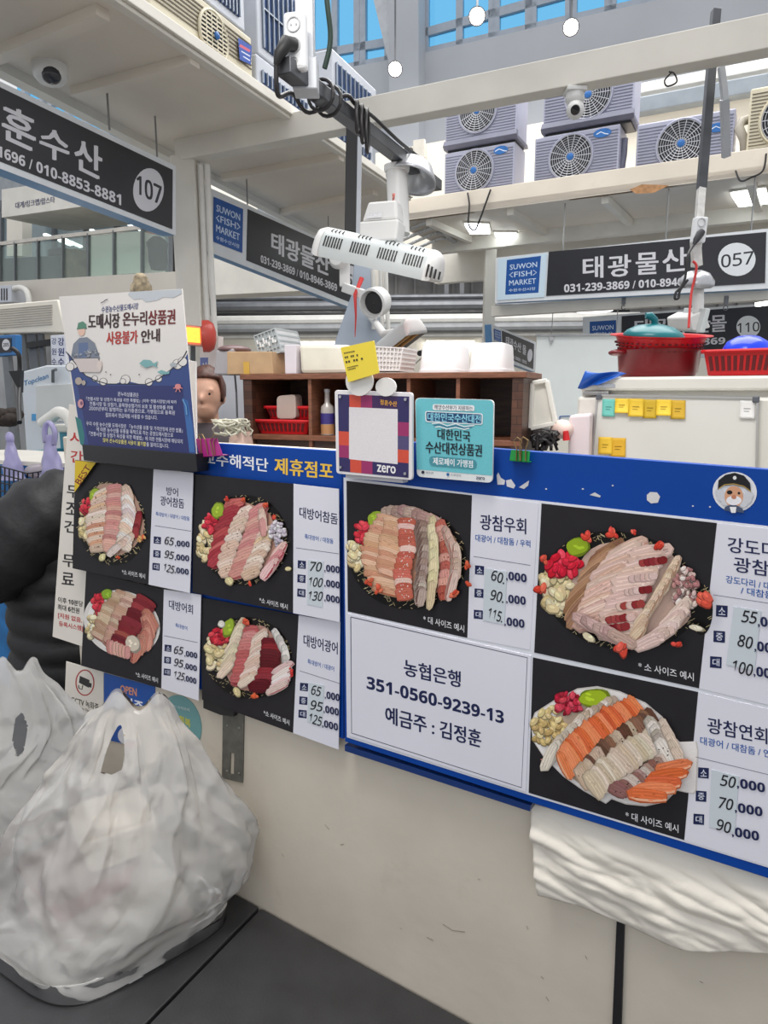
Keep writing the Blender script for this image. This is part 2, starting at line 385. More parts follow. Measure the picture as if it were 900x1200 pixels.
# right canopy with fascia and ribs
f1, f2 = atz(600, 242, ZC), atz(900, 203, ZC); fd = (f2 - f1).normalized(); fb = V((-fd.y, fd.x, 0))
fa = f1 - fd * 1.25; fz = f2 + fd * 2.0
FA = Plane(f1, f2)
m = MB(); m.prism([fa, fz, fz + fb * .05, fa + fb * .05], (0, 0, .19)); struct('trim_canopy_right', m, M('cream_fascia', (232, 222, 206), .5, var=.05, scale=1.5, stain=((190, 165, 135), 1.6, .62, .35)), bevel=.004)
m = MB(); m.prism([fa, fz, fz + fb * 2.4, fa + fb * 2.4], (0, 0, .06)); struct('ceiling_canopy_right', m, m_ceil)
for (px, py) in [(596, 243), (708, 228), (500, 254), (880, 206)]:
    q = FA.hit(px, py); q.z = ZC; m = MB(); m.bar(q + fb * .05 - V((0, 0, .03)), q + fb * 1.0 + fd * .05 - V((0, 0, .03)), .06, .06, (0, 0, 1)); struct('beam_rib', m, m_white)
m = MB(); q0 = fa + fb * 1.0; q1 = fz + fb * 1.0; m.prism([q0, q1, q1 + fb * .1, q0 + fb * .1], (0, 0, -.13)); struct('beam_canopy', m, m_white)
m = slab(FA, [(738, 222), (752, 216), (784, 217), (766, 226), (745, 227)], 0, .002)
struct('trim_rust', m, M('rust_patch', (186, 140, 98), .8, var=.15, scale=30))
# deep beam at the back of the canopy
q0, q1 = fa + fb * 1.75 - fd * .3, fz + fb * 1.75; m = MB(); m.prism([q0, q1, q1 + fb * .12, q0 + fb * .12], (0, 0, -.33)); struct('beam_rear', m, m_white)
m = MB(); q = at(573, 360, 8.0); m.box((q.x, q.y, 1.6), (.12, .12, 3.2)); struct('pillar_rear', m, m_white)
# far walls
m = MB(); m.box((2, 16.2, 2.0), (34, .3, 4.0)); struct('wall_back', m, m_cream)
PB = Plane(at(300, 360, 15.7), at(500, 355, 15.7))
mm = M('ribbed_grey_cladding', (128, 126, 124), .6, var=.1, scale=3)
zb0, zb1 = at(450, 388, 15.7).z, at(450, 318, 15.7).z
m = MB(); m.box((1, 15.9, (zb0 + zb1) / 2), (26, .1, zb1 - zb0)); 
for k in range(60): m.box((-11.5 + k * .42, 15.82, (zb0 + zb1) / 2 + .25), (.05, .06, zb1 - zb0 - .5))
struct('wall_cladding', m, mm)
for py, r, mat, Y in [(352, .06, m_grey, 14.5), (362, .11, m_grey, 14.2), (371, .05, m_dark, 14.6), (378, .1, m_pipe, 14.0), (388, .09, M('grey_pipe', (150, 152, 154), .5, .2), 13.8), (396, .06, m_pipe, 13.9)]:
    q = at(430, py, Y); m = MB(); m.cyl((-6.5, Y, q.z), (5, Y, q.z + .1), r, n=10); struct('trim_pipe', m, mat)
for px in (262, 287, 318, 405, 523, 541): 
    q0, q1 = at(px, 322, 14.8), at(px, 385, 14.8); m = MB(); m.bar(q0, q1, .09, .09); struct('trim_hanger', m, m_grey)
# upper wall with clerestory windows
_q = at(600, 38, 14.0); UW = Plane(_q, _q + V((.905, -.426, 0)))
def upx(pts, o0, o1): return slab(UW, pts, o0, o1)
struct('wall_upper', upx([(250, 117), (362, 88), (487, 64), (600, 38.5), (712, 13), (1000, -52), (1000, 300), (250, 300)], -.2, 0), m_greyw)
struct('pillar_upper', upx([(455, -60), (490, -60), (491, 230), (457, 230)], 0, .35), m_greyw)
struct('beam_brace', upx([(428, -40), (447, -40), (470, 72), (458, 84)], .1, .25), M('brace_paint', (205, 208, 212), .5))
m_pane = clear_pane('sky_blue_pane', (176, 230, 255), .04, .0)
def clerestory(n, left, right, verts, yb, ym):
    """yb / ym: functions giving the pixel line of the sill and of the middle bar"""
    fr = MB()
    def bar(p, q, w):
        P, Q = UW.hit(*p, -.06), UW.hit(*q, -.06); fr.bar(P, Q, w, .1, UW.n)
    for x in verts: bar((x, yb(x) + 1), (x + (x - 430) * .003, -70), .13)
    bar((left, yb(left)), (right, yb(right)), .12); bar((left, ym(left)), (right, ym(right)), .15)
    w = struct('window_%d' % n, fr, m_frame)
    pn = upx([(left, yb(left)), (right, yb(right)), (right, -75), (left, -75)], -.09, -.075)
    build('pane', pn, m_pane, w)
clerestory(1, 355, 457, (365, 393, 419, 426, 455), lambda x: 88 - (x - 362) * .19, lambda x: 66 - (x - 362) * .17)
clerestory(2, 488, 780, (488, 499, 539, 577, 582, 620, 625, 667, 672, 713, 718, 760), lambda x: 64 - (x - 487) * .227, lambda x: 42 - (x - 488) * .277)
# cream gallery wall behind the condensers
GW = Plane(*[q + fb * 1.9 for q in (f1, f2)])
a0, a1 = GW.uz(440, 170), GW.uz(1020, 100)
m = MB(); m.prism([GW.P(a0[0], 3.26, 0), GW.P(a1[0], 3.26, 0), GW.P(a1[0], 4.55, 0), GW.P(a0[0], 4.55, 0)], GW.n * -.1); struct('wall_gallery', m, m_cream)
for zpix, r, mat, off, lab in [((820, 113), .075, M('grey_duct', (138, 146, 154), .4, .4), .12, 'duct'), ((820, 92), .05, m_pipe, .1, 'pipe')]:
    z = GW.hit(*zpix, off).z; u = GW.uz(700, 100, off)[0]; m = MB(); m.bar(GW.P(u, z, off), GW.P(a1[0], z, off), r * 2, r * 2, GW.n); struct('trim_' + lab, m, mat, bevel=.01)

_q = at(60, 120, 13.0); WL = Plane(_q, _q + U0); fr = MB()
for x in (30, 56, 81, 101, 123): fr.bar(WL.hit(x, 175), WL.hit(x, 60), .12, .1, WL.n)
fr.bar(WL.hit(0, 132), WL.hit(160, 100), .14, .1, WL.n); w = struct('window_4', fr, m_frame)
build('pane', slab(WL, [(20, 60), (160, 40), (160, 170), (20, 185)], -.09, -.075), m_pane, w)
_q = at(300, 343, 9.0); BM = Plane(_q, _q + U0); m = slab(BM, [(224, 290), (430, 290), (430, 337), (224, 347)], -.4, 0); struct('beam_hall', m, m_white)
# ---- left rear: upper floor office behind a glazed balcony
_q = at(100, 324, 12.0); LB = Plane(_q, _q + U0)
lx = lambda pts, o0, o1: slab(LB, pts, o0, o1)
struct('wall_balcony_edge', lx([(-120, 337), (226, 317), (226, 356), (-120, 380)], -.3, 0), M('beige_render', (205, 199, 188), .7, var=.05, scale=.7))
struct('wall_left_lower', lx([(-120, 366), (224, 346), (224, 640), (-120, 640)], -1.6, -1.4), M('warm_grey_wall', (206, 202, 196), .7, var=.06, scale=.5))
struct('wall_office_back', lx([(-160, 170), (222, 147), (222, 345), (-160, 345)], -4.2, -4.0), M('office_grey', (150, 156, 160), .7))
struct('beam_office', lx([(2, 222), (226, 190), (226, 224), (2, 255)], -1.2, .1), m_white)
struct('pillar_office', lx([(8, 250), (26, 247), (26, 300), (8, 300)], -1.1, -.9), m_cream)
op = LB.shift(-1.4)
fr = MB()
for x in (-20, 2, 27, 64, 101, 137, 170, 205):
    fr.bar(op.hit(x, 330), op.hit(x, 235), .09, .08, op.n)
fr.bar(op.hit(-40, 252), op.hit(222, 224), .12, .08, op.n)
w = struct('window_3', fr, M('dark_frame', (96, 100, 104), .4))
build('pane', slab(op, [(-40, 250), (222, 224), (222, 330), (-40, 330)], -.03, -.015), clear_pane('office_glass', (214, 224, 226), .1, .08), w)

# ================================================================== COUNTER: BOARDS AND MENUS
NAVY, BLK, PAPER, BLUE = (24, 34, 78), (37, 35, 40), (222, 222, 234), (6, 66, 154)
m_blue = M('blue_board', BLUE, .45, var=.05, scale=4, spec=.22)
m_paper = M('white_print_paper', (226, 226, 236), .4, var=.015, scale=3)
m_blackprint = M('black_print_paper', (38, 36, 40), .45, var=.06, scale=20, spec=.25)
GOLD = (196, 180, 138)
class Dish:
    """printed picture of a sashimi platter; coordinates come from an enlarged crop (origin, scale)"""
    def __init__(s, ink, ox, oy, sc, seed): s.i, s.ox, s.oy, s.sc = ink, ox, oy, sc; s.r = random.Random(seed)
    def q(s, x, y): return (s.ox + x / s.sc, s.oy + y / s.sc)
    def col(s, c, j=12):
        d = s.r.uniform(-j, j); return tuple(max(0, min(255, v + d + s.r.uniform(-3, 3))) for v in c)
    def plate(s, cx, cy, rx, ry, rot=0, dark=True, n=230):
        x, y = s.q(cx, cy)
        if not dark:
            s.i.ell(x, y, rx / s.sc, ry / s.sc, (226, 222, 218), rot, 40); s.i.ell(x, y, rx * .9 / s.sc, ry * .9 / s.sc, (240, 237, 233), rot, 40); return
        s.i.ell(x, y, rx / s.sc, ry / s.sc, (22, 20, 20), rot, 40)
        c, q = math.cos(math.radians(rot)), math.sin(math.radians(rot))
        s.i.k += 1; s.i.hold = True
        for k in range(n):                      # woven gold pattern of the rim
            a = s.r.uniform(0, 6.283); t = s.r.uniform(.74, .985); l = s.r.uniform(4, 10)
            u, v = rx * t * math.cos(a), ry * t * math.sin(a); X, Y = cx + u * c - v * q, cy + u * q + v * c
            b = s.r.choice((.5, -.5, 1.1, 2.6)) ; p0 = s.q(X - l * math.cos(b), Y - l * math.sin(b)); p1 = s.q(X + l * math.cos(b), Y + l * math.sin(b))
            s.i.line([p0, p1], 1.9 / s.sc, s.col(GOLD, 25))
        s.i.hold = False
    def slice(s, x, y, hl, hw, ang, c, streak=True, edge=None):
        a = math.radians(ang); ca, sa = math.cos(a), math.sin(a); r = s.r
        def T(u, v): return s.q(x + u * ca - v * sa, y + u * sa + v * ca)
        prof = [(-1, -.35), (-.75, -.85), (-.2, -1), (.4, -.95), (.85, -.7), (1, -.1), (.9, .6), (.4, .95), (-.3, 1), (-.85, .75)]
        j = [(u * hl * r.uniform(.92, 1.06), v * hw * r.uniform(.88, 1.1)) for u, v in prof]
        s.i.poly([T(u * 1.04, v * 1.1 + hw * .16) for u, v in j], tuple(v * .82 for v in c))
        s.i.poly([T(u, v) for u, v in j], c)
        s.i.k += 1; s.i.hold = True
        if edge: s.i.poly([T(u, v) for u, v in ((-.95 * hl, .5 * hw), (-.4 * hl, .62 * hw), (.3 * hl, .6 * hw), (.92 * hl, .3 * hw), (.9 * hl, .65 * hw), (.2 * hl, 1.0 * hw), (-.5 * hl, .95 * hw))], edge)
        s.i.k += 1
        for k in range(6):
            u, v = r.uniform(-.8, .7) * hl, r.uniform(-.75, .75) * hw; g = r.choice((.86, .92, 1.1, 1.16)); l = r.uniform(.08, .25) * hl; s.i.line([T(u, v), T(u + l, v + r.uniform(-.1, .1) * hw)], hw * r.uniform(.1, .22) / s.sc, tuple(min(255, q * g) for q in c))
        if streak:
            for k in range(3):
                v = (-.55 + .5 * k) * hw; s.i.line([T(-.75 * hl, v), (T(0, v - .12 * hw)), T(.75 * hl, v)], hw * .16 / s.sc, tuple(min(255, q * 1.09 + 6) for q in c))
        s.i.hold = False
    def bed(s, cx, cy, rx, ry, rot, c):
        x, y = s.q(cx, cy); s.i.ell(x, y, rx / s.sc, ry / s.sc, c, rot, 36, .12, 5)
    def row(s, path, n, hl, hw, ang, cols, edge=None, streak=True, j=10, seam=None, speck=None, nspeck=0):
        for k in range(n):
            t = k / (n - 1) * (len(path) - 1); i = min(int(t), len(path) - 2); t -= i
            x = path[i][0] * (1 - t) + path[i + 1][0] * t; y = path[i][1] * (1 - t) + path[i + 1][1] * t
            a = ang[0] + (ang[1] - ang[0]) * k / (n - 1) if isinstance(ang, tuple) else ang
            s.slice(x + s.r.uniform(-3, 3), y, hl * 1.12 * s.r.uniform(.92, 1.08), hw * 1.08, a + s.r.uniform(-5, 5), s.col(s.r.choice(cols), j), streak, edge)
            for _ in range(nspeck):
                px, py = s.q(x + s.r.uniform(-.6, .6) * hl, y + s.r.uniform(-.8, .8) * hw); s.i.ell(px, py, s.r.uniform(1.5, 4) / s.sc, s.r.uniform(1.2, 3) / s.sc, s.col(speck, 15), s.r.uniform(0, 180), 6)
    def heap(s, cx, cy, rx, ry, n, size, cols, rnd=True):
        for k in range(n):
            a = s.r.uniform(0, 6.28); t = math.sqrt(s.r.random()); x, y = s.q(cx + rx * t * math.cos(a), cy + ry * t * math.sin(a))
            c = s.col(s.r.choice(cols), 14); z = size * s.r.uniform(.75, 1.2) / s.sc; ro = s.r.uniform(0, 180)
            s.i.ell(x, y + z * .18, z, z * .66, tuple(v * .66 for v in c), ro, 10, .25, k); s.i.ell(x, y, z * .92, z * .58, c, ro, 10, .25, k)
            s.i.ell(x - z * .15, y - z * .2, z * .42, z * .22, tuple(min(255, v * 1.1 + 8) for v in c), ro, 8)
    def blob(s, cx, cy, rx, ry, c, rot=0):
        x, y = s.q(cx, cy); s.i.ell(x, y, rx / s.sc, ry / s.sc, tuple(v * .7 for v in c), rot, 18, .18, 3); s.i.ell(x - rx * .06 / s.sc, y - ry * .08 / s.sc, rx * .88 / s.sc, ry * .84 / s.sc, c, rot, 18, .18, 3)
        for k in range(4): s.i.ell(x + s.r.uniform(-.5, .4) * rx / s.sc, y + s.r.uniform(-.5, .3) * ry / s.sc, rx * .2 / s.sc, ry * .14 / s.sc, tuple(min(255, v * 1.15 + 8) for v in c), rot + 20, 8)
GARLIC, GINGER, WASABI = [(226, 208, 160), (214, 192, 140), (236, 222, 184)], [(206, 44, 62), (226, 70, 84), (180, 34, 52)], (158, 184, 56)
PINK, PALE, WHITE_, RED, TAN, GREY = [(206, 150, 140), (196, 132, 126), (214, 166, 152)], [(222, 196, 178), (214, 186, 166), (228, 208, 194)], [(232, 222, 216), (222, 208, 202)], [(128, 34, 44), (150, 50, 54), (110, 26, 38)], [(214, 168, 136), (204, 150, 120), (222, 182, 152)], [(168, 150, 138), (150, 128, 116), (186, 170, 158)]
ORANGE = [(224, 112, 64), (232, 134, 88), (212, 98, 56)]
def dish_1(i):   # yellowtail, flounder and sea bream
    d = Dish(i, 0, 520, 3.75, 1); d.plate(490, 350, 152, 186, -12); d.bed(505, 335, 118, 158, -12, (186, 150, 132))
    d.heap(372, 350, 22, 62, 26, 17, GARLIC); d.heap(380, 275, 24, 30, 22, 14, GINGER); d.blob(420, 228, 26, 34, WASABI, 20)
    d.row([(455, 215), (425, 330), (440, 455)], 15, 46, 17, (-25, -10), PALE + TAN, speck=(96, 40, 40), nspeck=4)
    d.row([(505, 195), (500, 320), (485, 460)], 14, 34, 18, (-10, 10), PINK)
    d.row([(560, 220), (572, 330), (545, 440)], 12, 38, 20, (70, 40), WHITE_ + PALE)
    d.row([(612, 320), (598, 390)], 6, 24, 12, 95, RED); d.row([(560, 420), (500, 470)], 6, 34, 14, 140, PALE + WHITE_)
    d.heap(622, 415, 18, 20, 8, 9, [(216, 96, 62), (230, 180, 120)]); d.blob(450, 500, 14, 20, (220, 210, 160), 30); d.heap(520, 500, 10, 8, 3, 8, [(210, 80, 50)])
def dish_3(i):   # big yellowtail
    d = Dish(i, 0, 520, 3.75, 3); d.plate(535, 790, 172, 142, 22, False); d.bed(545, 795, 140, 118, 24, (170, 122, 106))
    d.heap(402, 800, 22, 55, 24, 16, GARLIC); d.heap(432, 700, 30, 40, 26, 15, GINGER); d.blob(472, 662, 26, 24, (140, 176, 50))
    d.row([(548, 665), (490, 740), (440, 850)], 15, 46, 13, (20, 35), [(196, 168, 140), (180, 146, 120), (206, 182, 156)], edge=(150, 92, 84))
    d.row([(585, 680), (530, 770), (490, 880)], 14, 42, 14, (25, 40), [(206, 180, 160), (190, 150, 132)], edge=(140, 70, 66))
    d.row([(640, 690), (590, 770), (540, 860), (520, 905)], 14, 44, 15, (30, 30), RED + [(160, 80, 70)]); d.row([(660, 770), (650, 850), (600, 910)], 10, 46, 18, (60, 110), [(186, 120, 104), (204, 144, 126)], edge=(150, 70, 66))
    d.blob(585, 880, 32, 42, (216, 204, 186), -30); d.row([(480, 890), (560, 918)], 7, 26, 12, 90, PINK)
def dish_2(i):   # big yellowtail and sea bream
    d = Dish(i, 220, 520, 4.5, 2); d.plate(300, 510, 232, 240, 0); d.bed(300, 510, 172, 198, 10, (196, 150, 132))
    d.heap(100, 520, 45, 100, 42, 24, GARLIC); d.heap(122, 420, 36, 46, 34, 20, GINGER); d.blob(160, 355, 34, 44, WASABI, 15)
    d.row([(250, 320), (200, 420), (165, 540), (150, 610)], 9, 48, 30, (-20, -45), [(176, 72, 76), (160, 56, 64), (196, 104, 100)], edge=(120, 36, 44))
    d.row([(300, 360), (250, 460), (200, 620), (210, 670)], 11, 44, 26, (-35, -15), PALE, speck=(70, 40, 36), nspeck=5)
    d.row([(375, 350), (345, 460), (310, 560), (270, 680)], 11, 48, 26, (-30, -20), PINK, edge=(164, 84, 84))
    d.row([(410, 470), (380, 560), (330, 680)], 9, 46, 26, (-40, -20), PALE + [(226, 196, 160)], speck=(84, 40, 36), nspeck=4)
    d.heap(470, 470, 42, 60, 60, 13, [(232, 226, 232), (214, 206, 216), (196, 186, 200)]); d.row([(400, 390), (400, 440)], 3, 48, 16, 80, PALE + PINK)
    d.row([(480, 570), (440, 640), (420, 670)], 5, 54, 22, -52, [(224, 186, 180), (206, 140, 140)], edge=(168, 60, 74))
    d.blob(220, 725, 22, 26, (222, 208, 160), -40); d.blob(530, 660, 18, 12, (222, 208, 160))
    for x, y in ((205, 290), (290, 290), (412, 322), (450, 388), (330, 735)): d.heap(x, y, 10, 8, 4, 12, [(222, 100, 70), (200, 60, 50)])
def dish_4(i):   # big yellowtail and flounder
    d = Dish(i, 220, 700, 4.5, 4); d.plate(320, 320, 232, 215, 22); d.bed(345, 325, 150, 172, 12, (184, 140, 126))
    d.heap(150, 290, 52, 90, 42, 24, GARLIC); d.heap(165, 205, 46, 38, 32, 20, GINGER); d.blob(215, 162, 30, 50, WASABI, 18); d.blob(178, 142, 20, 20, (226, 222, 210))
    d.row([(270, 160), (235, 260), (200, 380)], 12, 56, 20, (-62, -50), [(222, 206, 180), (206, 188, 160)]); 
    d.row([(335, 180), (305, 290), (270, 430)], 8, 40, 32, (-10, 5), [(196, 120, 116), (180, 92, 92), (206, 140, 132)], edge=(140, 54, 60))
    d.row([(380, 200), (360, 300), (310, 440)], 14, 46, 18, (-40, -30), PALE)
    d.row([(440, 240), (435, 340), (400, 450), (370, 470)], 11, 46, 26, (5, 0), [(112, 28, 38), (134, 40, 48), (92, 20, 30)])
    d.row([(470, 200), (515, 290), (520, 400)], 9, 40, 16, (60, 100), [(206, 200, 196), (226, 220, 214)]); d.row([(500, 370), (490, 450), (470, 480)], 6, 54, 18, -30, [(224, 196, 190), (232, 220, 216)], edge=(180, 110, 112))
    d.blob(260, 500, 18, 30, (216, 200, 150), -30); d.heap(350, 520, 16, 10, 6, 12, [(222, 100, 60)]); d.heap(310, 130, 12, 14, 5, 14, [(214, 80, 56)]); d.heap(545, 390, 8, 26, 6, 9, [(206, 60, 56)])
def dish_5(i):   # flounder, sea bream and rockfish
    d = Dish(i, 390, 550, 3.6, 5); d.plate(318, 375, 250, 216, 8); d.bed(345, 365, 188, 186, 8, (190, 140, 116))
    d.heap(100, 350, 30, 66, 34, 19, GARLIC); d.heap(128, 270, 28, 46, 34, 17, GINGER); d.blob(184, 213, 38, 36, WASABI, -30)
    d.row([(250, 185), (330, 180), (430, 220)], 8, 44, 24, (10, 30), [(178, 146, 136), (196, 168, 156)], speck=(226, 210, 204), nspeck=6)
    d.row([(250, 215), (205, 300), (180, 400), (235, 515)], 17, 66, 15, (22, 12), TAN, edge=(176, 104, 76))
    d.row([(268, 220), (245, 330), (240, 440)], 13, 50, 14, 18, TAN, edge=(186, 120, 92))
    d.row([(312, 220), (315, 330), (290, 440), (305, 535)], 15, 34, 16, (8, -4), [(196, 104, 86), (224, 190, 178)], speck=(240, 226, 220), nspeck=5)
    d.row([(372, 250), (385, 360), (370, 480), (372, 540)], 14, 34, 20, (110, 100), GREY, edge=(112, 84, 76))
    d.row([(425, 260), (430, 380), (418, 530)], 8, 62, 16, (82, 95), [(224, 212, 172), (212, 196, 158)])
    d.row([(460, 240), (480, 350), (470, 520)], 11, 28, 20, (70, 90), [(176, 92, 78), (206, 150, 136)], speck=(120, 40, 40), nspeck=4)
    d.row([(495, 300), (528, 390), (505, 490)], 8, 62, 17, (70, 100), [(196, 168, 154), (216, 190, 178)], edge=(164, 110, 100))
    for x, y in ((570, 405), (512, 525), (150, 470), (190, 505), (568, 490)): d.heap(x, y, 12, 14, 4, 13, [(206, 80, 56), (220, 110, 80)])
def dish_6(i):   # starry flounder, flounder and sea bream
    d = Dish(i, 620, 540, 3.214, 6); d.plate(345, 490, 300, 222, 12, n=330); d.bed(390, 495, 232, 186, 12, (214, 182, 166))
    d.plate(650, 560, 42, 96, 0, n=30)
    d.heap(105, 480, 50, 82, 40, 27, GARLIC); d.heap(130, 395, 58, 46, 44, 22, [(226, 40, 64), (240, 70, 90), (200, 26, 50)]); d.blob(185, 325, 46, 36, (150, 176, 40), -10)
    d.row([(300, 330), (240, 410), (180, 520), (185, 580)], 16, 62, 18, (-32, -50), [(168, 128, 98), (186, 146, 116), (150, 110, 84)], edge=(196, 160, 136))
    d.row([(370, 330), (300, 430), (250, 540), (240, 600)], 15, 74, 26, (-28, -25), [(216, 180, 164), (224, 194, 180), (206, 168, 152)], edge=(198, 150, 134))
    d.row([(460, 345), (400, 440), (350, 560), (330, 640)], 12, 70, 28, (-12, -8), [(218, 186, 172), (226, 198, 186)])
    for x, y in ((470, 380), (435, 440), (415, 490), (385, 545), (345, 595), (330, 630)): d.row([(x - 40, y + 4), (x + 36, y - 6)], 5, 13, 15, 80, [(140, 40, 44), (168, 70, 68), (220, 190, 180)], streak=False)
    d.row([(545, 400), (500, 480), (430, 590), (400, 660)], 16, 44, 16, (-66, -48), [(222, 198, 174), (206, 178, 152)], edge=(172, 132, 108))
    d.heap(590, 490, 46, 90, 110, 13, [(214, 186, 178), (172, 120, 118), (232, 214, 206)])
    d.row([(560, 570), (520, 630), (450, 680)], 11, 60, 22, (-50, -20), [(226, 202, 190), (218, 190, 178)]); d.row([(220, 610), (300, 650), (350, 670)], 7, 60, 20, 30, [(206, 176, 166), (190, 156, 148)])
    for x, y, z in ((215, 285, 16), (310, 275, 18), (60, 370, 14), (45, 480, 18), (655, 525, 26), (355, 700, 22), (485, 315, 16), (555, 690, 12), (395, 268, 9)): d.heap(x, y, z, z * .7, 4, z, [(214, 70, 56), (226, 96, 76)])
    d.blob(225, 665, 28, 14, (226, 214, 180), 35); d.blob(630, 630, 30, 12, (230, 220, 196), 15)
def dish_7(i):   # flounder, sea bream and salmon on a white plate
    d = Dish(i, 600, 780, 3, 7)
    pl = [(66, 200), (80, 165), (150, 120), (230, 80), (300, 72), (380, 90), (470, 130), (530, 180), (560, 240), (590, 268), (650, 266), (656, 300), (650, 440), (640, 452), (580, 440), (540, 480), (470, 495), (400, 488), (350, 470), (330, 486), (250, 440), (180, 390), (110, 320), (72, 262)]
    i.poly([d.q(x, y) for x, y in pl], (210, 204, 200)); i.poly([d.q(300 + (x - 300) * .985, 285 + (y - 285) * .975) for x, y in pl], (240, 236, 233))
    d.bed(330, 290, 210, 150, 38, (196, 172, 152)); d.heap(130, 215, 58, 70, 60, 17, [(216, 190, 130), (200, 172, 112), (228, 206, 152)]); d.heap(195, 132, 48, 34, 46, 14, [(196, 40, 66), (216, 70, 90), (150, 24, 46)]); d.blob(290, 115, 56, 32, (164, 190, 40), -4)
    d.row([(330, 150), (240, 200), (160, 280), (130, 320)], 18, 50, 17, (-50, -62), [(206, 190, 172), (222, 208, 194), (190, 168, 150)], speck=(190, 130, 120), nspeck=1)
    d.row([(440, 150), (340, 200), (250, 270), (185, 350)], 22, 50, 15, (48, 62), ORANGE, edge=(240, 176, 136))
    d.row([(495, 190), (420, 240), (330, 310), (250, 395)], 20, 42, 16, (58, 60), [(134, 96, 74), (106, 74, 58), (196, 172, 150)], speck=(60, 40, 34), nspeck=4)
    d.row([(510, 260), (430, 300), (340, 370), (290, 420)], 15, 48, 20, (45, 55), [(206, 186, 162), (222, 206, 186)]); 
    d.row([(500, 220), (540, 300)], 6, 46, 20, 60, [(220, 212, 202), (190, 178, 166)], speck=(110, 96, 90), nspeck=7)
    d.row([(550, 230), (590, 330)], 5, 46, 14, 60, [(214, 196, 176)]); d.row([(530, 340), (450, 400), (370, 440)], 12, 30, 18, (60, 30), [(170, 140, 130), (140, 96, 90), (206, 190, 180)], speck=(70, 50, 50), nspeck=3)
    d.row([(565, 355), (545, 395), (510, 425), (480, 455)], 5, 62, 22, (-14, 8), ORANGE, edge=(242, 184, 150))
def tags(i, pts, s):
    for (x, y), t in zip(pts, '소중대'):
        i.poly([(x - s / 2, y - s / 2 - .3), (x + s / 2, y - s / 2 + .7), (x + s / 2 - .3, y + s / 2 + .5), (x - s / 2 - .3, y + s / 2 - .5)], NAVY)
        i.text(t, (x - s * .3, y), (x + s * .3, y + .4), s * .66, (214, 218, 232), .01)
def price_rows(root, pl, off, head, sub, rule, tg, ts, hand, zer, tape=None, hh=9, zh=8):
    """heading, ingredient line, size tags, printed thousands and hand-written amounts of one price slip"""
    i = Ink(pl, off)
    for t, a_, b_, h, bo in head: i.text(t, a_, b_, h, NAVY, bo)
    i.build('dish_name', root)
    i = Ink(pl, off)
    for t, a_, b_, h in sub: i.text(t, a_, b_, h, (38, 92, 168), .012)
    i.line(rule, .55, (70, 74, 92)); i.build('ingredient_line', root)
    i = Ink(pl, off); tags(i, tg, ts); i.build('size_tags', root, label='navy squares marking small, middle and large sizes')
    if tape: build('price_tape', slab(pl, tape, off, off + .0006), M('pale_cyan_tape', (205, 215, 221), .18, var=.02), root, label='pale blue tape under the hand-written amounts')
    i = Ink(pl, off + .001)
    for t, a_, b_ in zer: i.text(t, a_, b_, zh, NAVY, .022)
    i.build('printed_thousands', root)
    i = Ink(pl, off + .001)
    for t, a_, b_ in hand: i.text(t, a_, b_, hh, (26, 24, 32), .013, .24)
    i.build('handwritten_price', root)
def sheet(label, photo, slip, off, dish, caption, prices, best=None, group='food photo menu sheets on the left blue board', cap=None):
    root = thing('menu_sheet', label, 'menu', W.hit((photo[3][0] + slip[2][0]) / 2, max(photo[3][1], slip[2][1]), off), group)
    p = build('photo_panel', slab(W, photo, off, off + .0015), m_blackprint, root)
    i = Ink(W, off + .0017); dish(i); i.build('food_picture', p, INKG)
    i = Ink(W, off + .0017); i.text(caption, cap[0], cap[1], cap[2], (226, 226, 230), .01); i.build('caption', p)
    if best:
        i = Ink(W, off + .009); i.poly([(88, 539.5), (112.5, 542), (87.2, 577)], (222, 190, 34)); i.text('BEST', (90.5, 566.5), (104, 546), 7.5, (128, 30, 30), .03, 0, True); i.build('best_corner', p)
    s = build('price_panel', slab(W, slip, off, off + .0015), m_paper, root); price_rows(s, W, off + .0017, **prices)
    return root
# left blue board
bl = thing('banner_board', 'blue board with white and yellow lettering behind the left menu sheets', 'board', W.hit(320, 850))
build('backing', slab(W, [(212, 517), (400.5, 529), (402.5, 866), (212, 800)], .002, .014), m_blue, bl, bevel=.001)
i = Ink(W, .0145); i.text('어교주해적단', (223, 534), (314, 545.5), 15.5, (236, 238, 244), .03); i.build('white_lettering', bl)
i = Ink(W, .0145); i.text('제휴점포', (322, 545.5), (390, 552.5), 19, (240, 196, 70), .035); i.build('yellow_lettering', bl)
sheet('menu sheet 방어 광어참돔 with yellow BEST corner, upper left of the food menus', [(88, 539), (180, 549.3), (174, 685), (85, 666)], [(180, 549.3), (226.4, 554), (222.3, 695), (174, 685)], .03, dish_1, '*소 사이즈 예시',
      dict(head=[('방어', (195, 575.2), (208.5, 577), 9.5, .02), ('광어참돔', (188, 586.5), (215.5, 590.5), 11, .02)], sub=[('특대방어 / 대광어 / 대참돔', (182.5, 602), (222, 608), 5)], rule=[(181.5, 616), (224, 622.5)], tg=[(184.5, 633), (184, 649), (183, 664)], ts=8.5,
           hand=[('65', (193, 633), (203.5, 635)), ('95', (193, 649), (203.5, 651.3)), ('125', (191.5, 664.5), (204, 668))], zer=[(',000', (205, 637), (222, 638.5)), (',000', (204.5, 653), (221.6, 655)), (',000', (204.5, 668.3), (221, 671))]), best=True, cap=((143, 670), (170, 675.5), 6))
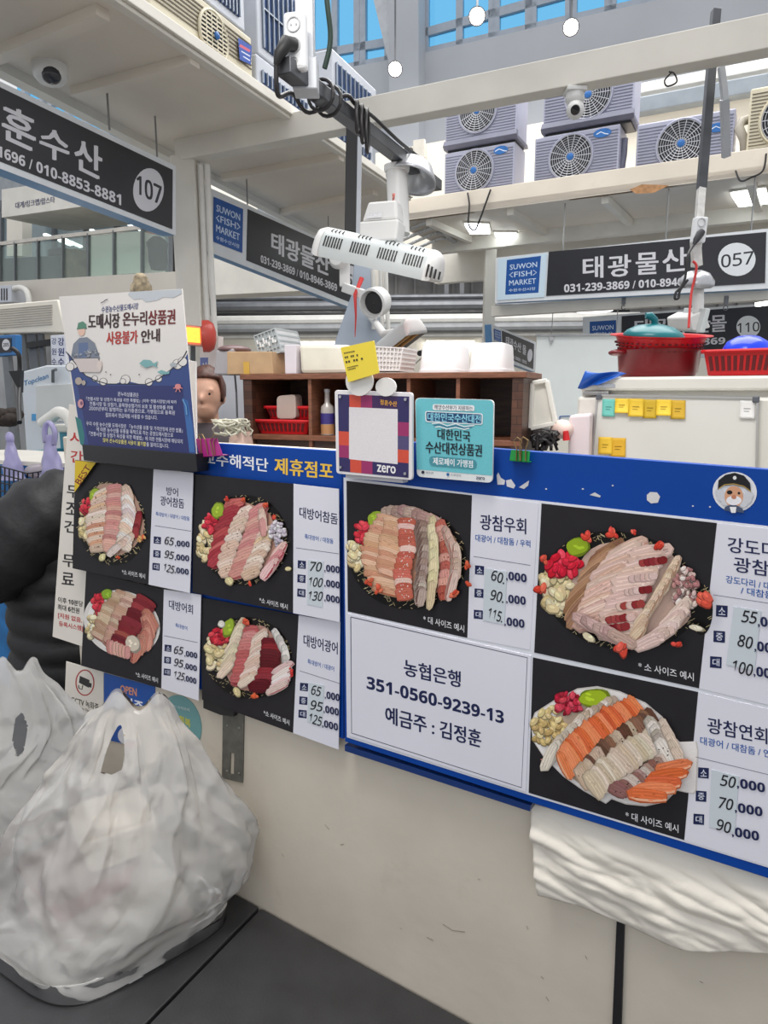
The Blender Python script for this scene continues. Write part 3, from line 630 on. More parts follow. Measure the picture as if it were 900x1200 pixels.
sheet('menu sheet 대방어회 with white plate photo, lower left of the food menus', [(101, 669), (192, 690.7), (189, 806.7), (95, 780)], [(192, 690.7), (235.5, 697), (232.5, 821), (189, 806.7)], .022, dish_3, '*소 사이즈 예시',
      dict(head=[('대방어회', (198, 708), (226, 714.5), 11, .02)], sub=[('특대방어', (205.5, 732.5), (219.5, 736.5), 5)], rule=[(192.5, 745), (231.5, 753)], tg=[(197, 759.5), (196.5, 773.5), (196, 787.5)], ts=8,
           hand=[('65', (204, 761.3), (214.5, 763)), ('95', (204, 775.5), (214.5, 778.5)), ('125', (203.5, 790.5), (216, 793.5))], zer=[(',000', (216, 766), (231, 769)), (',000', (215.5, 780.5), (230.5, 784)), (',000', (216, 795), (230, 799))]), cap=((159, 790), (185, 797.5), 6))
sheet('menu sheet 대방어참돔 below the yellow lettering of the blue board', [(226.7, 555.5), (344, 567), (343.5, 718.5), (225.5, 694)], [(344, 567), (397, 573), (398, 729), (343.5, 718.5)], .026, dish_2, '*소 사이즈 예시',
      dict(head=[('대방어참돔', (351, 600), (395.5, 608.5), 13, .02)], sub=[('특대방어 / 대참돔', (357, 628.5), (390.5, 634.5), 6)], rule=[(347, 642), (397, 649)], tg=[(353.8, 661.5), (353.4, 678), (353.3, 694.7)], ts=9.5,
           hand=[('70', (363, 663.5), (377, 664.5)), ('100', (361.5, 681.5), (378, 683)), ('130', (361, 698), (378, 699))], zer=[(',000', (380, 666), (398, 668.5)), (',000', (380, 683.5), (398, 686.5)), (',000', (380, 700.5), (398, 704))], tape=[(361, 656), (379, 658), (378, 712), (359.5, 708)], hh=11, zh=9.5), cap=((304, 703), (337, 711.5), 6.5))
sheet('menu sheet 대방어광어 hanging lowest beside the bank account board', [(234.5, 700), (350, 721), (343.5, 859), (236.7, 820)], [(350, 721), (398.6, 729), (396.7, 878.5), (343.5, 859)], .018, dish_4, '*소 사이즈 예시',
      dict(head=[('대방어광어', (355.8, 750), (395.5, 760), 14, .02)], sub=[('특대방어 / 대광어', (360.5, 775), (391.5, 784), 6)], rule=[(351, 786), (398, 801)], tg=[(356.4, 805), (355.6, 821), (354.7, 836.6)], ts=9.5,
           hand=[('65', (365, 808), (376, 811)), ('95', (364, 825.5), (378, 829)), ('125', (362, 841), (377, 846))], zer=[(',000', (380.5, 814.5), (398, 818.5)), (',000', (379, 831), (397, 835.5)), (',000', (377.5, 848), (396, 853))], tape=[(362, 800), (380, 803), (377, 852), (360, 846)], hh=11, zh=10), cap=((309, 835), (339, 847), 6.5))
# right blue board with its panels
br = thing('menu_board', 'large blue framed board of fish menus and bank account on the counter', 'board', W.hit(660, 960))
build('backing', slab(W, [(401, 512), (1005, 558), (1005, 1063), (620.5, 940), (404, 869)], .016, .032), m_blue, br, bevel=.0012)
build('lower_rail', slab(W, [(404, 873), (622, 944), (621, 951), (404, 880)], .004, .03), M('dark_blue_rail', (18, 52, 112), .3), br)
build('white_border', slab(W, [(402.6, 559.5), (554, 578.5), (634.5, 587), (1003, 628), (1003, 1048), (618, 931), (406.5, 864)], .032, .0328), M('white_border', (226, 228, 236), .4, var=.02), br)
BO = .0335
def panel(photo, slip, dish, caption, cap, prices):
    p = build('photo_panel', slab(W, photo, .032, BO), m_blackprint, br)
    i = Ink(W, BO + .0003); dish(i); i.build('food_picture', p, INKG)
    i = Ink(W, BO + .0003); i.text(caption, cap[0], cap[1], cap[2], (226, 226, 230), .01); i.build('caption', p)
    s = build('price_panel', slab(W, slip, .032, BO), m_paper, br); price_rows(s, W, BO + .0003, **prices)
panel([(406, 563.5), (553, 580.5), (547.5, 747.5), (407.5, 716.5)], [(553.2, 580.5), (631, 589.5), (621, 761.5), (547.7, 747.5)], dish_5, '* 대 사이즈 예시', ((496, 725), (544, 737), 8.5),
      dict(head=[('광참우회', (562.8, 611.5), (616.4, 617), 18, .022)], sub=[('대광어 / 대참돔 / 우럭', (557, 630), (621.5, 637.5), 8.5)], rule=[(555, 652), (621.6, 662.5)], tg=[(562, 668), (561.4, 695), (560.6, 720)], ts=10.5,
           hand=[('60.', (576, 673.5), (592, 679)), ('90.', (575, 696.5), (591, 701)), ('115.', (572, 718), (589.5, 724))], zer=[(',000', (593, 675), (617, 678.5)), (',000', (593, 702), (616, 705)), (',000', (591, 728.5), (614.5, 732))], tape=[(568, 666), (594, 670), (591, 732), (566, 727)], hh=12, zh=11.5))
ap = build('account_panel', slab(W, [(408, 719), (622.5, 768.5), (616, 928), (409, 862)], .0328, BO + .0006), m_paper, br, label='white panel with the bank account number')
i = Ink(W, BO + .0008); i.line([(411, 723), (618, 770.8), (611, 923), (412, 859), (411, 723)], .9, (60, 66, 86)); i.build('ruled_frame', ap)
i = Ink(W, BO + .0008); i.text('농협은행', (473.5, 782), (539.5, 796.5), 19, NAVY, .03); i.text('351-0560-9239-13', (429.5, 799.5), (590.5, 841), 15, NAVY, .03); i.text('예금주 : 김정훈', (451.7, 837), (563.6, 866.5), 20, NAVY, .03); i.build('lettering', ap)
panel([(634.6, 590), (840, 613), (819, 806.6), (626, 764.6)], [(840.3, 613), (1001, 631), (1001, 850), (819.3, 806.6)], dish_6, '* 소 사이즈 예시', ((748, 780), (813, 793.5), 9.5),
      dict(head=[('강도다리', (853, 638), (928, 648), 18, .022), ('광참회', (860, 661), (920, 669.5), 18, .022)], sub=[('강도다리 / 대광어', (850.5, 678.5), (920, 690), 9), ('/ 대참돔', (868, 691.5), (906, 698), 9)], rule=[(836, 697), (960, 716)], tg=[(846, 716), (843, 746), (839, 776)], ts=13.5,
           hand=[('55', (870, 722), (887, 724.5)), ('80', (865, 750), (882, 754)), ('100', (858, 780), (882, 786))], zer=[(',000', (888, 728.5), (917, 733)), (',000', (884, 757.5), (913, 762)), (',000', (883, 787), (912, 792))], tape=[(860, 711), (892, 716), (884, 786), (851, 779)], hh=14, zh=13.5))
panel([(624.5, 770.5), (818, 811), (801.7, 984.5), (619.5, 929)], [(818.5, 811.2), (1001, 855), (1001, 1046), (802, 984.7)], dish_7, '* 대 사이즈 예시', ((733, 955), (795, 971.5), 9.5),
      dict(head=[('광참연회', (829, 849.5), (899, 863), 18.5, .022)], sub=[('대광어 / 대참돔 / 연어', (820.5, 867.5), (912, 885.5), 9.5)], rule=[(815, 887), (930, 915)], tg=[(824.5, 905.7), (821.7, 933), (819, 960)], ts=12.5,
           hand=[('50', (845, 914), (862, 917.5)), ('70', (842, 940), (859, 943.5)), ('90', (840, 965.5), (856.5, 971))], zer=[(',000', (863.5, 918), (896.5, 924.5)), (',000', (861, 946.5), (893.5, 952.5)), (',000', (857.5, 975), (889.5, 981))], tape=[(834, 902), (866, 910), (861, 976), (831, 969)], hh=13, zh=13))
# round emblem on the blue header: white haired figurehead in a black cocked hat
i = Ink(W, .0325); i.ell(861, 576.5, 26, 23.5, (226, 228, 234), 8); i.build('emblem_disc', br)
i = Ink(W, .0335); 
for x, y, r in ((846, 582, 6), (843, 577, 5), (875, 585, 6), (878, 580, 5), (850, 588, 5), (871, 590, 5)): i.ell(x, y, r, r * .9, (206, 208, 214))
i.ell(860, 582, 11, 12.5, (214, 160, 126)); i.poly([(850, 594), (859, 590), (870, 596), (872, 601), (848, 598)], (70, 84, 112)); i.poly([(855, 594), (863, 594), (862, 601), (857, 601)], (240, 240, 240))
i.ell(860, 586.5, 9, 5.5, (236, 236, 240)); i.ell(860, 582.5, 3, 2.6, (196, 130, 100)); i.ell(855, 577, 3.3, 2.5, (24, 24, 26)); i.ell(866, 578, 1.6, 1.6, (40, 40, 40))
i.poly([(841, 574), (842, 563), (850, 556.5), (861, 554), (872, 557.5), (879, 566), (880, 577), (872, 571), (860, 568), (849, 569)], (24, 24, 28)); i.line([(842, 573), (849, 568), (860, 567), (872, 570), (880, 576)], .9, (196, 160, 80)); i.ell(861, 560.5, 2.6, 2.4, (230, 230, 232)); i.ell(861, 560.5, 3.8, 3.6, (24, 24, 28)) ; i.ell(861, 560, 2.2, 2.2, (230, 230, 232))
i.build('pirate_emblem', br, label='black hatted emblem with eye patch on white disc')
i = Ink(W, .0325)
i.poly([(758, 580), (762, 576.5), (770, 577), (773.5, 582), (771, 589), (763, 590), (758, 586)], (216, 214, 214)); i.poly([(691, 580), (697, 577), (704, 581), (703, 583)], (206, 206, 210))
i.poly([(583, 568), (582, 557), (584, 553.5), (587, 560), (592, 563), (591, 568)], (216, 216, 220)); i.poly([(593, 563), (599, 561.5), (604, 569), (602, 572.5), (594, 570)], (216, 216, 220)); i.poly([(608, 571), (620, 563), (619, 569), (614, 573)], (212, 212, 216))
for x, y in ((640, 573), (683, 573), (812, 593), (832, 594), (718, 569)): i.ell(x, y, 1.2, .9, (206, 208, 214))
i.build('paint_chips', br, label='bare white patches where paper peeled off the blue')

# ================================================================== NOTICES, STANDEES AND STICKERS ON THE COUNTER
# tall white paper behind the left menus
lp = thing('parking_notice', 'tall white paper with red and black writing at the far left end of the counter', 'notice', W.hit(85, 756, .004))
build('paper', slab(W, [(81, 474), (140, 480), (132, 640), (110, 762), (61.5, 746)], .003, .0045), M('cream_paper', (232, 226, 216), .5, var=.02), lp)
i = Ink(W, .0048)
for t, x, y, c in (('시', 89, 513, (196, 48, 50)), ('간', 90, 535, (196, 48, 50)), ('무', 85.5, 576, BLK), ('조', 84, 596, BLK), ('건', 82.5, 617, BLK), ('무', 80.5, 657, BLK), ('료', 79.5, 678, BLK)): i.text(t, (x - 7, y - .6), (x + 7, y + 1), 14, c, .03)
for t, a_, b_, c in (('이후 10분당', (68, 702.5), (97, 708), BLK), ('최대 6천원', (67.5, 711), (93, 716), BLK), ('[지원 없음,', (68, 721), (96, 727.5), (196, 48, 50)), ('등록시스템]', (69, 731), (97, 737), (196, 48, 50))): i.text(t, a_, b_, 6.8, c, .02)
i.build('lettering', lp)

# notice poster about gift certificates, standing in a black holder
po = thing('notice_poster', 'tall sea themed notice poster standing in a black holder at the counter left end', 'poster', W.hit(165, 552, .05))
PW = W.shift(.05)
build('holder', slab(PW, [(96, 521), (229, 532), (231, 553), (190, 551), (140, 545), (98, 539.5)], -.03, .004), M('black_holder', (24, 24, 28), .3), po, bevel=.001)
build('paper', slab(PW, [(69, 347.5), (213, 338.3), (230.5, 537), (95, 527)], -.003, 0), M('matte_white_board', (222, 218, 214), .5, var=.02), po)
i = Ink(PW, .0003)
i.poly([(79.5, 413), (85, 420), (90, 424), (100, 440), (109, 443), (115, 449), (122, 449.5), (135, 450), (143, 447), (147, 440), (151, 447), (168, 451), (175, 450), (180, 447), (188, 443), (197, 437), (207, 428), (212, 424), (216, 421), (220, 414), (230, 533), (96.5, 524)], (52, 72, 128))
i.poly([(91, 452), (214, 452), (222, 531), (104, 522)], (44, 50, 104))
i.poly([(88, 488), (95, 492), (99, 510), (98, 524), (94, 520)], (50, 120, 120)); i.poly([(214, 466), (220, 470), (226, 500), (228, 530), (222, 530)], (58, 104, 166))
wave = [(77, 412), (86, 423), (100, 440), (112, 446), (126, 450), (147, 450), (170, 450.5), (186, 444), (203, 431), (214, 420), (219, 411)]
for x, y, r in ((86, 427, 5), (82, 430, 4.5), (111, 443.5, 3), (121, 447.5, 4), (147, 445, 5), (144, 447, 3), (174.5, 448, 4), (186, 444, 3.5), (208, 427, 5.5), (214, 424, 5)): i.ell(x, y, r + .7, r + .7, (34, 36, 52)); i.ell(x, y - .2, r, r, (222, 218, 214))
i.line(wave, 1.1, (34, 36, 52))
i.poly([(150, 345), (157, 351), (166, 350), (171, 354), (184, 352), (192, 348), (203, 349), (213, 344), (212.5, 339), (152, 342)], (188, 194, 200))
i.text('수원농수산물도매시장', (119, 363), (162, 358.5), 7.5, (52, 66, 120), .02)
i.text('도매시장', (103.6, 377), (140, 375.5), 17, (54, 34, 34), .04); i.text('온누리', (144, 374), (172, 372.5), 16, (74, 36, 34), .04); i.text('상품권', (174, 372.5), (205, 371), 17, (112, 34, 34), .04)
i.text('사용불가', (125, 396.5), (161, 394.5), 15, (176, 52, 46), .04); i.text('안내', (165.5, 394.5), (187, 392.5), 15, (60, 34, 34), .04)
i.build('heading_print', po)
i = Ink(PW, .0012)
i.poly([(83, 419), (86, 403), (93, 396), (102, 395), (111, 402), (117, 420)], (120, 128, 142)); i.poly([(92, 402), (103, 401), (104, 418), (92, 419)], (92, 110, 146)); i.ell(95.5, 388, 4.2, 5.6, (222, 186, 168)); i.poly([(90.5, 385), (91.5, 378.5), (97, 376.5), (101, 380), (101, 384)], (84, 134, 112)); i.line([(90, 385.5), (101.5, 384.5)], 1.2, (70, 116, 98))
d = Dish(i, 0, 0, 1, 31); d.heap(100, 414, 15, 4.5, 26, 2.2, [(140, 146, 156), (110, 118, 130), (170, 172, 178)])
i.poly([(86, 420), (115, 419.5), (119, 433), (117, 436), (94, 436)], (204, 194, 190)); i.line([(86, 420), (115, 419.5), (119, 433)], .7, (70, 70, 84)); i.ell(116.5, 428, 3, 5.5, (214, 200, 194)); 
i.poly([(163, 426), (168, 421.5), (176, 422), (180, 426), (185, 423), (183, 428), (185, 431), (179, 428.5), (171, 431)], (122, 170, 172)); i.poly([(184, 436), (189, 433.5), (196, 436), (199, 434.5), (198, 438), (190, 439)], (122, 170, 172)); i.ell(203, 427.5, 4, 2.6, (170, 176, 182))
for x, y in ((124, 436), (129.5, 439), (163, 439)): i.ell(x, y, .8, .7, (50, 50, 60))
i.line([(118, 355), (121, 353.5), (123, 352), (126, 350.5)], .9, (60, 60, 80)); i.ell(92, 446.5, 4, 4.4, (172, 160, 150)); i.ell(98, 448.5, 2.4, 3, (172, 160, 150))
i.ell(208.5, 453, 3.6, 3.2, (214, 136, 138)); 
for k in range(6): a = 6.28 * k / 6; i.line([(208.5, 454), (208.5 + 5.5 * math.cos(a), 455 + 5 * math.sin(a))], 1.0, (214, 136, 138))
i.ell(94.5, 473, 3.4, 5.2, (204, 150, 156)); i.ell(95.5, 472.5, 1.6, 2.4, (120, 80, 110)); i.line([(214, 468), (218, 476), (219, 486)], 1.6, (100, 150, 196))
i.build('sea_pictures', po, label='fishmonger with fish crate, fish and wave drawings')
i = Ink(PW, .0014); c = (206, 208, 226)
for t, a_, b_, cc in (('온누리상품권은', (138, 461.5), (162.6, 463), c), ('「전통시장 및 상점가 육성을 위한 특별법」(이하 ‘전통시장법’)에 따라', (101, 467.5), (207, 471.5), c), ('전통시장 및 상점가, 골목형상점가의 보호 및 활성화를 위해', (105, 473), (202.5, 478), c),
        ('2009년부터 발행하는 유가증권으로, 가맹점으로 등록된', (104.5, 478.5), (205, 484), c), ('점포에서 현금처럼 사용할 수 있습니다.', (123.6, 486), (184.5, 489.5), c), ('우리 수원 농수산물 도매시장은 「농수산물 유통 및 가격안정에 관한 법률」', (101, 496), (214, 504.5), c), ('에 따른 농수산물 유통을 목적으로 하는 공영도매시장으로', (113, 502.8), (203, 510), c),
        ('「전통시장 및 상점가 육성을 위한 특별법」에 의한 전통시장에 해당되지', (104.5, 508), (214, 517.5), c), ('않아 온누리상품권 사용이 불가함', (120.5, 515.5), (171, 520.5), (232, 222, 130)), ('을 알려드립니다.', (171.5, 520.5), (198, 522.8), c)): i.text(t, a_, b_, 5.2, cc, .01)
i.build('small_lettering', po)
m = slab(W, [(219, 422), (229, 424), (230, 534), (226, 534)], -.02, -.016)
solo('white_backing_panel', m, M('white_panel', (226, 224, 222), .4), 'narrow white panel edge showing behind right side of the sea themed notice poster', 'panel')

# payment standee with the blank code field
RW = W.shift(.06)
st = thing('payment_standee', 'white framed payment stand with navy, orange and magenta squares and a blank field', 'sign', RW.hit(438, 563))
build('frame_plate', slab(RW, rquad([(392, 457), (483, 460), (483, 563), (394, 555)], 4), -.006, 0), M('white_acrylic', (232, 228, 230), .2, var=.01), st, bevel=.0008)
build('foot', slab(RW, [(405, 552), (472, 558), (472, 566), (405, 560)], -.024, -.006), M('clear_foot', (200, 200, 206), .2), st)
i = Ink(RW, .0003); NV, OR, MG, PU = (52, 46, 96), (214, 82, 62), (158, 50, 104), (66, 42, 90)
def gp(u, v): # place on the printed face
    a_, b_, c_, d_ = V((396, 462)), V((479.5, 464.7)), V((478.7, 560)), V((397.5, 552)); return tuple((a_ * (1 - u) + b_ * u) * (1 - v) + (d_ * (1 - u) + c_ * u) * v)
def gq(u0, u1, v0, v1, c): i.poly([gp(u0, v0), gp(u1, v0), gp(u1, v1), gp(u0, v1)], c)
for u0, u1, v0, v1, c in ((0, .16, 0, .48, NV), (.16, .32, 0, .2, OR), (.32, .48, 0, .2, MG), (.48, .84, 0, .2, PU), (.84, 1, 0, .32, NV), (0, .16, .48, .66, OR), (0, .16, .66, .82, MG), (0, .16, .82, 1, NV), (.84, 1, .32, .49, MG), (.84, 1, .49, .66, (84, 78, 120)), (.84, 1, .66, .82, OR), (.84, 1, .82, 1, NV), (.16, .32, .8, 1, OR), (.32, .48, .8, 1, MG), (.48, .84, .8, 1, NV)): gq(u0, u1, v0, v1, c)
i.poly([(409, 477), (466, 479.5), (466, 544), (409, 538)], (230, 226, 228))
i.build('squares_print', st)
i = Ink(RW, .001); i.text('정훈수산', (445.5, 471), (465, 473.5), 6.2, (240, 176, 70), .03); i.text('zero', (442, 548.5), (463.5, 551), 8.5, (240, 238, 240), .05); i.build('lettering', st)
m_ = MB()
for x, y in ((399, 465), (475.5, 468), (475, 555), (399.5, 547.5)): q = RW.hit(x, y, .001); m_.cyl(q, q + RW.n * .002, .0028, n=10)
build('screws', m_, M('steel_screw', (190, 190, 194), .3, .9), st)
YW = W.shift(.072)
yc = thing('yellow_card', 'tilted yellow card on top of the white framed payment stand', 'card', YW.hit(425, 447))
build('card', slab(YW, rquad([(399, 407.5), (438, 399), (444, 437), (408, 448)], 1.5), -.002, 0), M('yellow_card', (240, 216, 66), .45, var=.02), yc)
i = Ink(YW, .0003)
for a_, b_, w_ in (((403, 414), (416, 411.5), 1.6), ((404, 419), (420, 416), 2.4), ((405, 424.5), (426, 420), 2.4), ((407, 431), (420, 428), 1.2), ((407.5, 433.5), (417, 431), 1.2)):
    for k in range(7):
        if k % 3 != 2 or w_ < 2: t, t2 = k / 7, (k + .7) / 7; i.line([(a_[0] + (b_[0] - a_[0]) * t, a_[1] + (b_[1] - a_[1]) * t), (a_[0] + (b_[0] - a_[0]) * t2, a_[1] + (b_[1] - a_[1]) * t2)], w_, (74, 62, 40))
i.build('small_marks', yc)
ZW = W.shift(.066)
tp = thing('topper_tag', 'white rounded die cut tag clipped on the top edge of the payment stand', 'tag', ZW.hit(440, 464))
pts = [(410 + 15.5 * math.cos(a) + 12, 446 - 17 * math.sin(a) - 1) for a in [k * .209 for k in range(0, 30)]]
build('round_tag', slab(ZW, [(421 + 16 * math.cos(k * .2244), 446.5 + 17.5 * math.sin(k * .2244)) for k in range(28)], -.003, 0), M('white_card', (232, 230, 226), .5), tp)
build('side_tag', slab(ZW, [(452 + 12 * math.cos(k * .2244), 453.5 + 11 * math.sin(k * .2244)) for k in range(28)], -.0045, -.0015), M('white_card'), tp)

# teal voucher sign
TW = W.shift(.045)
te = thing('voucher_sign', 'teal rounded gift voucher sign 대한민국 수산대전상품권 beside the payment stand', 'sign', TW.hit(532, 566))
build('plate', slab(TW, rquad([(486.5, 466), (578.5, 468.5), (576.8, 566), (488.5, 558.5)], 6), -.004, 0), M('pale_plate', (226, 230, 230), .25, var=.01), te)
i = Ink(TW, .0003); q = rquad([(487, 466.6), (578, 469), (576.9, 557.4), (488.3, 550)], 6); q = q[:10] + [(576.9, 557.4), (488.3, 550)]; i.poly(q, (112, 196, 206)); i.build('teal_face', te, INKG)
i = Ink(TW, .0008)
i.poly(rquad([(507, 473.5), (556, 475), (556, 482), (507, 480.5)], 2.5), (232, 236, 238)); i.text('해양수산부가 지원하는', (509, 477), (554, 478.7), 5.6, (40, 44, 60), .02)
i.poly(rquad([(498, 481.5), (566, 484.5), (565.5, 498), (498.5, 494.5)], 3), (232, 238, 240)); i.poly(rquad([(499.3, 482.6), (564.6, 485.6), (564.2, 497), (499.8, 493.4)], 2), (34, 74, 116)); i.text('대한민국수산대전', (501, 488.3), (563.5, 491.3), 10, (140, 208, 226), .035)
for k in range(3): i.line([(506 + k * 2, 496.5 + k * 2), (515, 495.5 + k * 2.2), (524, 499 + k * 1.8), (534, 496.5 + k * 2.2), (544, 500 + k * 1.6), (556 - k * 3, 498.5 + k * 1.6)], 1.2, (232, 240, 242) if k != 1 else (60, 116, 150))
i.text('대한민국', (512.7, 508.5), (551, 511.5), 12.5, (28, 34, 44), .03); i.text('수산대전상품권', (499, 523.8), (564.5, 528.2), 14, (28, 34, 44), .03)
i.poly(rquad([(503, 534), (558.5, 538.6), (558, 550), (503, 545.3)], 5.5), (74, 146, 160)); i.text('제로페이 가맹점', (507.5, 540), (554, 544), 8.5, (234, 240, 242), .03)
i.ell(495.6, 553.4, 1.8, 1.9, (40, 44, 60)); i.text('해양수산부', (498.8, 553.8), (508, 554.5), 2.6, (60, 64, 80)); i.ell(524.8, 556, 1.7, 1.8, (40, 100, 160)); i.text('소상공인', (528, 556.3), (540, 557.2), 2.6, (80, 84, 100)); i.text('zero', (558, 560), (568, 561), 3.2, (40, 44, 80), .03)
i.build('lettering', te)

# stickers on the wall
SW = .0015
cc = thing('cctv_notice', 'small white CCTV 녹화중 notice with red circle under the left menus', 'notice', W.hit(98, 843))
build('paper', slab(W, [(77.5, 775), (121, 787.5), (121, 843.5), (75, 838)], 0, SW), M('cream_paper'), cc)
i = Ink(W, SW + .0002); i.ring(99.5, 800, 10.5, 14.8, 1.4, (176, 44, 44)); i.poly([(93.5, 792), (105, 797), (104, 806), (92.5, 800)], (40, 38, 40)); i.poly([(104.5, 800), (107.5, 801), (107, 806), (104, 805)], (40, 38, 40)); i.line([(97, 803), (96, 808), (92.5, 806.5), (92, 803)], 1.2, (40, 38, 40)); i.build('camera_symbol', cc)
i = Ink(W, SW + .0002); i.text('CCTV 녹화중', (83.6, 819.5), (115.5, 829.3), 8.5, (40, 36, 36), .02); i.text('CCTV in Operation', (86, 827.5), (114.4, 836.5), 4, (60, 56, 54), .02); i.build('lettering', cc)
op_ = thing('open_sign', 'blue OPEN 영업중 sign on the wall behind the bag handles', 'sign', W.hit(150, 870))
build('paper', slab(W, [(121.7, 788.5), (181.5, 805), (181, 880), (122, 866)], 0, SW + .0004), M('blue_paper', (22, 84, 170), .4, var=.03), op_)
i = Ink(W, SW + .0007); i.text('OPEN', (141, 807), (160, 811.5), 9, (232, 158, 110), .03); i.text('영업중', (133, 820.5), (167.7, 830), 15, (236, 238, 244), .035); i.build('lettering', op_)
i = Ink(W, SW + .0007); i.ell(150, 862, 12, 11, (226, 226, 230)); i.poly([(140, 862), (146, 850), (152, 858), (160, 853), (163, 866), (150, 874)], (222, 222, 228)); i.ell(154, 873, 9, 5, (190, 90, 84)); i.build('white_shape', op_)
rs = thing('round_sticker', 'round teal sticker with yellow 민생회복 소비쿠폰 lettering on the cream wall', 'sticker', W.hit(212, 882))
m_ = MB(); m_.prism([W.hit(211 + 25 * math.cos(k * .157), 849 + 34 * math.sin(k * .157) + 5 * math.cos(k * .157), SW) for k in range(40)], W.n * -SW); build('disc', m_, M('teal_sticker', (110, 160, 162), .4, var=.03), rs)
i = Ink(W, SW + .0003); i.text('민생회복', (195.4, 837), (223, 848), 9.5, (206, 200, 66), .04); i.text('소비쿠폰', (197, 851), (223, 860), 9.5, (206, 200, 66), .04); i.text('사용 가능', (203, 863.5), (226, 870), 5.5, (226, 232, 230), .02); i.text('한 매장', (212, 871), (224, 875), 4.5, (226, 232, 230), .02); i.text('수원시 지역화폐', (196, 826), (222, 832), 3.6, (200, 216, 214), .02); i.build('lettering', rs)

# steel bracket under the boards
bk = thing('steel_bracket', 'slotted grey steel bracket on the wall below the lowest menu sheet', 'bracket', W.hit(272, 917))
m_ = MB(); o_ = .004
def bq(x, y, o=o_): return W.hit(x, y, o)
outer = [(261, 832), (285.5, 836), (284, 917.5), (260, 912)]; inner = [(269.6, 882), (274.4, 883), (274, 908), (269, 907)]
ov, iv = [bq(*p) for p in outer], [bq(*p) for p in inner]
for s_ in range(4):
    t_ = (s_ + 1) % 4; m_.hexa([p - W.n * o_ for p in (ov[s_], ov[t_], iv[t_], iv[s_])] + [ov[s_], ov[t_], iv[t_], iv[s_]])
build('plate', m_, M('galvanised_steel', (120, 120, 114), .45, .6, var=.12, scale=40), bk)
m_ = MB()
for x, y in ((266, 903), (280, 906), (266, 850), (280, 853)): m_.cyl(bq(x, y), bq(x, y, .006), .0025, n=10)
build('rivets', m_, M('galvanised_steel'), bk)
build('hook_arm', slab(W, [(238, 820), (264, 830), (275, 833), (274, 840), (258, 838), (238, 830)], 0, .016), M('black_painted_steel'), bk, bevel=.001)

# crumpled sheet under the blue board
def cloth(u, v):
    x = 624 + u * 400 + v * 12 * (1 - u); top = 938 + u * 118; bot = 1040 + u * 108 + 9 * math.sin(u * 5) - 6 * math.sin(u * 11)
    y = top + (bot - top) * v; p = W.hit(x, y)
    q = p * 9.0; r = noise.noise(V((q.x, q.y, q.z * 2.2))); r2 = abs(noise.noise(V((q.x * 2.3 + 4, q.y * 2.3, q.z * 6)))); r3 = abs(noise.noise(V((p.x * 9 + p.z * 40, p.y * 9, 3.1))))
    bul = max(0, math.sin(math.pi * min(.8, v * .8))) ** .8
    r4 = abs(noise.noise(V((p.x * 22 + p.z * 8, p.y * 22, p.z * 46)))); return p + W.n * (.006 + .012 * bul + .007 * r * bul + .006 * (1 - r2) * bul * v + .010 * r3 * bul + .004 * r4 * bul + .008 * bul * abs(math.sin(u * 7 - v * 5 + 2 * r)))
m = MB(); m.grid(cloth, 150, 50); solo('plastic_sheet', m, M('off_white_plastic_sheet', (232, 226, 214), .38, var=.03, scale=3, bump=.25, bscale=26), 'crumpled off-white plastic sheet hanging below the blue menu board', 'sheet', smooth=180, solid=.002)

# binder clips
def clip(name, label, pl, q, mat, wires):
    r = thing(name, label, 'binder clip', pl.hit((q[2][0] + q[3][0]) / 2, max(q[2][1], q[3][1])), )
    f = [pl.hit(x, y, .012) for x, y in q]; t0, t1 = [pl.hit(x, y, -.012) for x, y in (q[3], q[2])]
    m_ = MB(); bk_ = [p - pl.n * .026 for p in f]; e = pl.n * -.0012
    m_.prism(f, e); m_.prism([f[3], f[2], bk_[2], bk_[3]], V((0, 0, .0012))); build('clip_body', m_, mat, r)
    for w_ in wires:
        m_ = MB(); m_.tube([pl.hit(x, y, .014) for x, y in w_], .0011, 6); build('wire_handle', m_, M('gold_wire', (150, 124, 84), .3, .9), r)
clip('binder_clip', 'bright green binder clip with wire loops on the blue board top edge', W.shift(.032), [(599, 527), (621, 528.5), (620, 542), (597, 540)], M('green_clip', (30, 150, 66), .3), [[(605, 540), (605.5, 527), (602, 517), (606, 512.5), (611, 516), (608.5, 527), (609.5, 540)], [(610, 540), (611, 526), (609, 516), (613, 512), (619, 516), (616, 527), (616, 540)]])
clip('binder_clip', 'large magenta binder clip at the left end of the blue banner board', W.shift(.02), [(229.5, 514), (254, 513.5), (261, 534), (234, 536)], M('magenta_clip', (176, 44, 132), .3), [[(236, 534), (235, 516), (232, 509), (237, 509), (241, 517), (244, 534)], [(250, 534), (246, 517), (251, 509), (256, 510), (250, 518), (252, 533)]])

# ================================================================== BENCH AND PLASTIC BAGS
ZT = ZB
def bpt(x, y): return atz(x, y, ZT)
m_bench = M('black_bench_top', (50, 50, 52), .45, var=.12, scale=14, bump=.1, bscale=200)
s0, s1 = W.hit(305, 1077, .004), bpt(172, 1200); sd = (s1 - s0); sd.z = 0; sd.normalize(); s0.z = ZT
ud = W.u
def bench(name, label, off0, off1, L):
    r = thing(name, label, 'bench', (s0 + ud * (off0 + off1) / 2 + sd * L / 2) * 1.0); r.location.z = 0
    q = [s0 + ud * off0, s0 + ud * off1, s0 + ud * off1 + sd * L, s0 + ud * off0 + sd * L]
    m = MB(); m.prism(q, (0, 0, -.035)); build('bench_top', m, m_bench, r, bevel=.003)
    for k in range(4):
        p = q[k] + (q[(k + 2) % 4] - q[k]).normalized() * .07; m = MB(); m.box((p.x, p.y, (ZT - .035) / 2), (.05, .05, ZT - .035)); build('leg', m, m_dark, r)
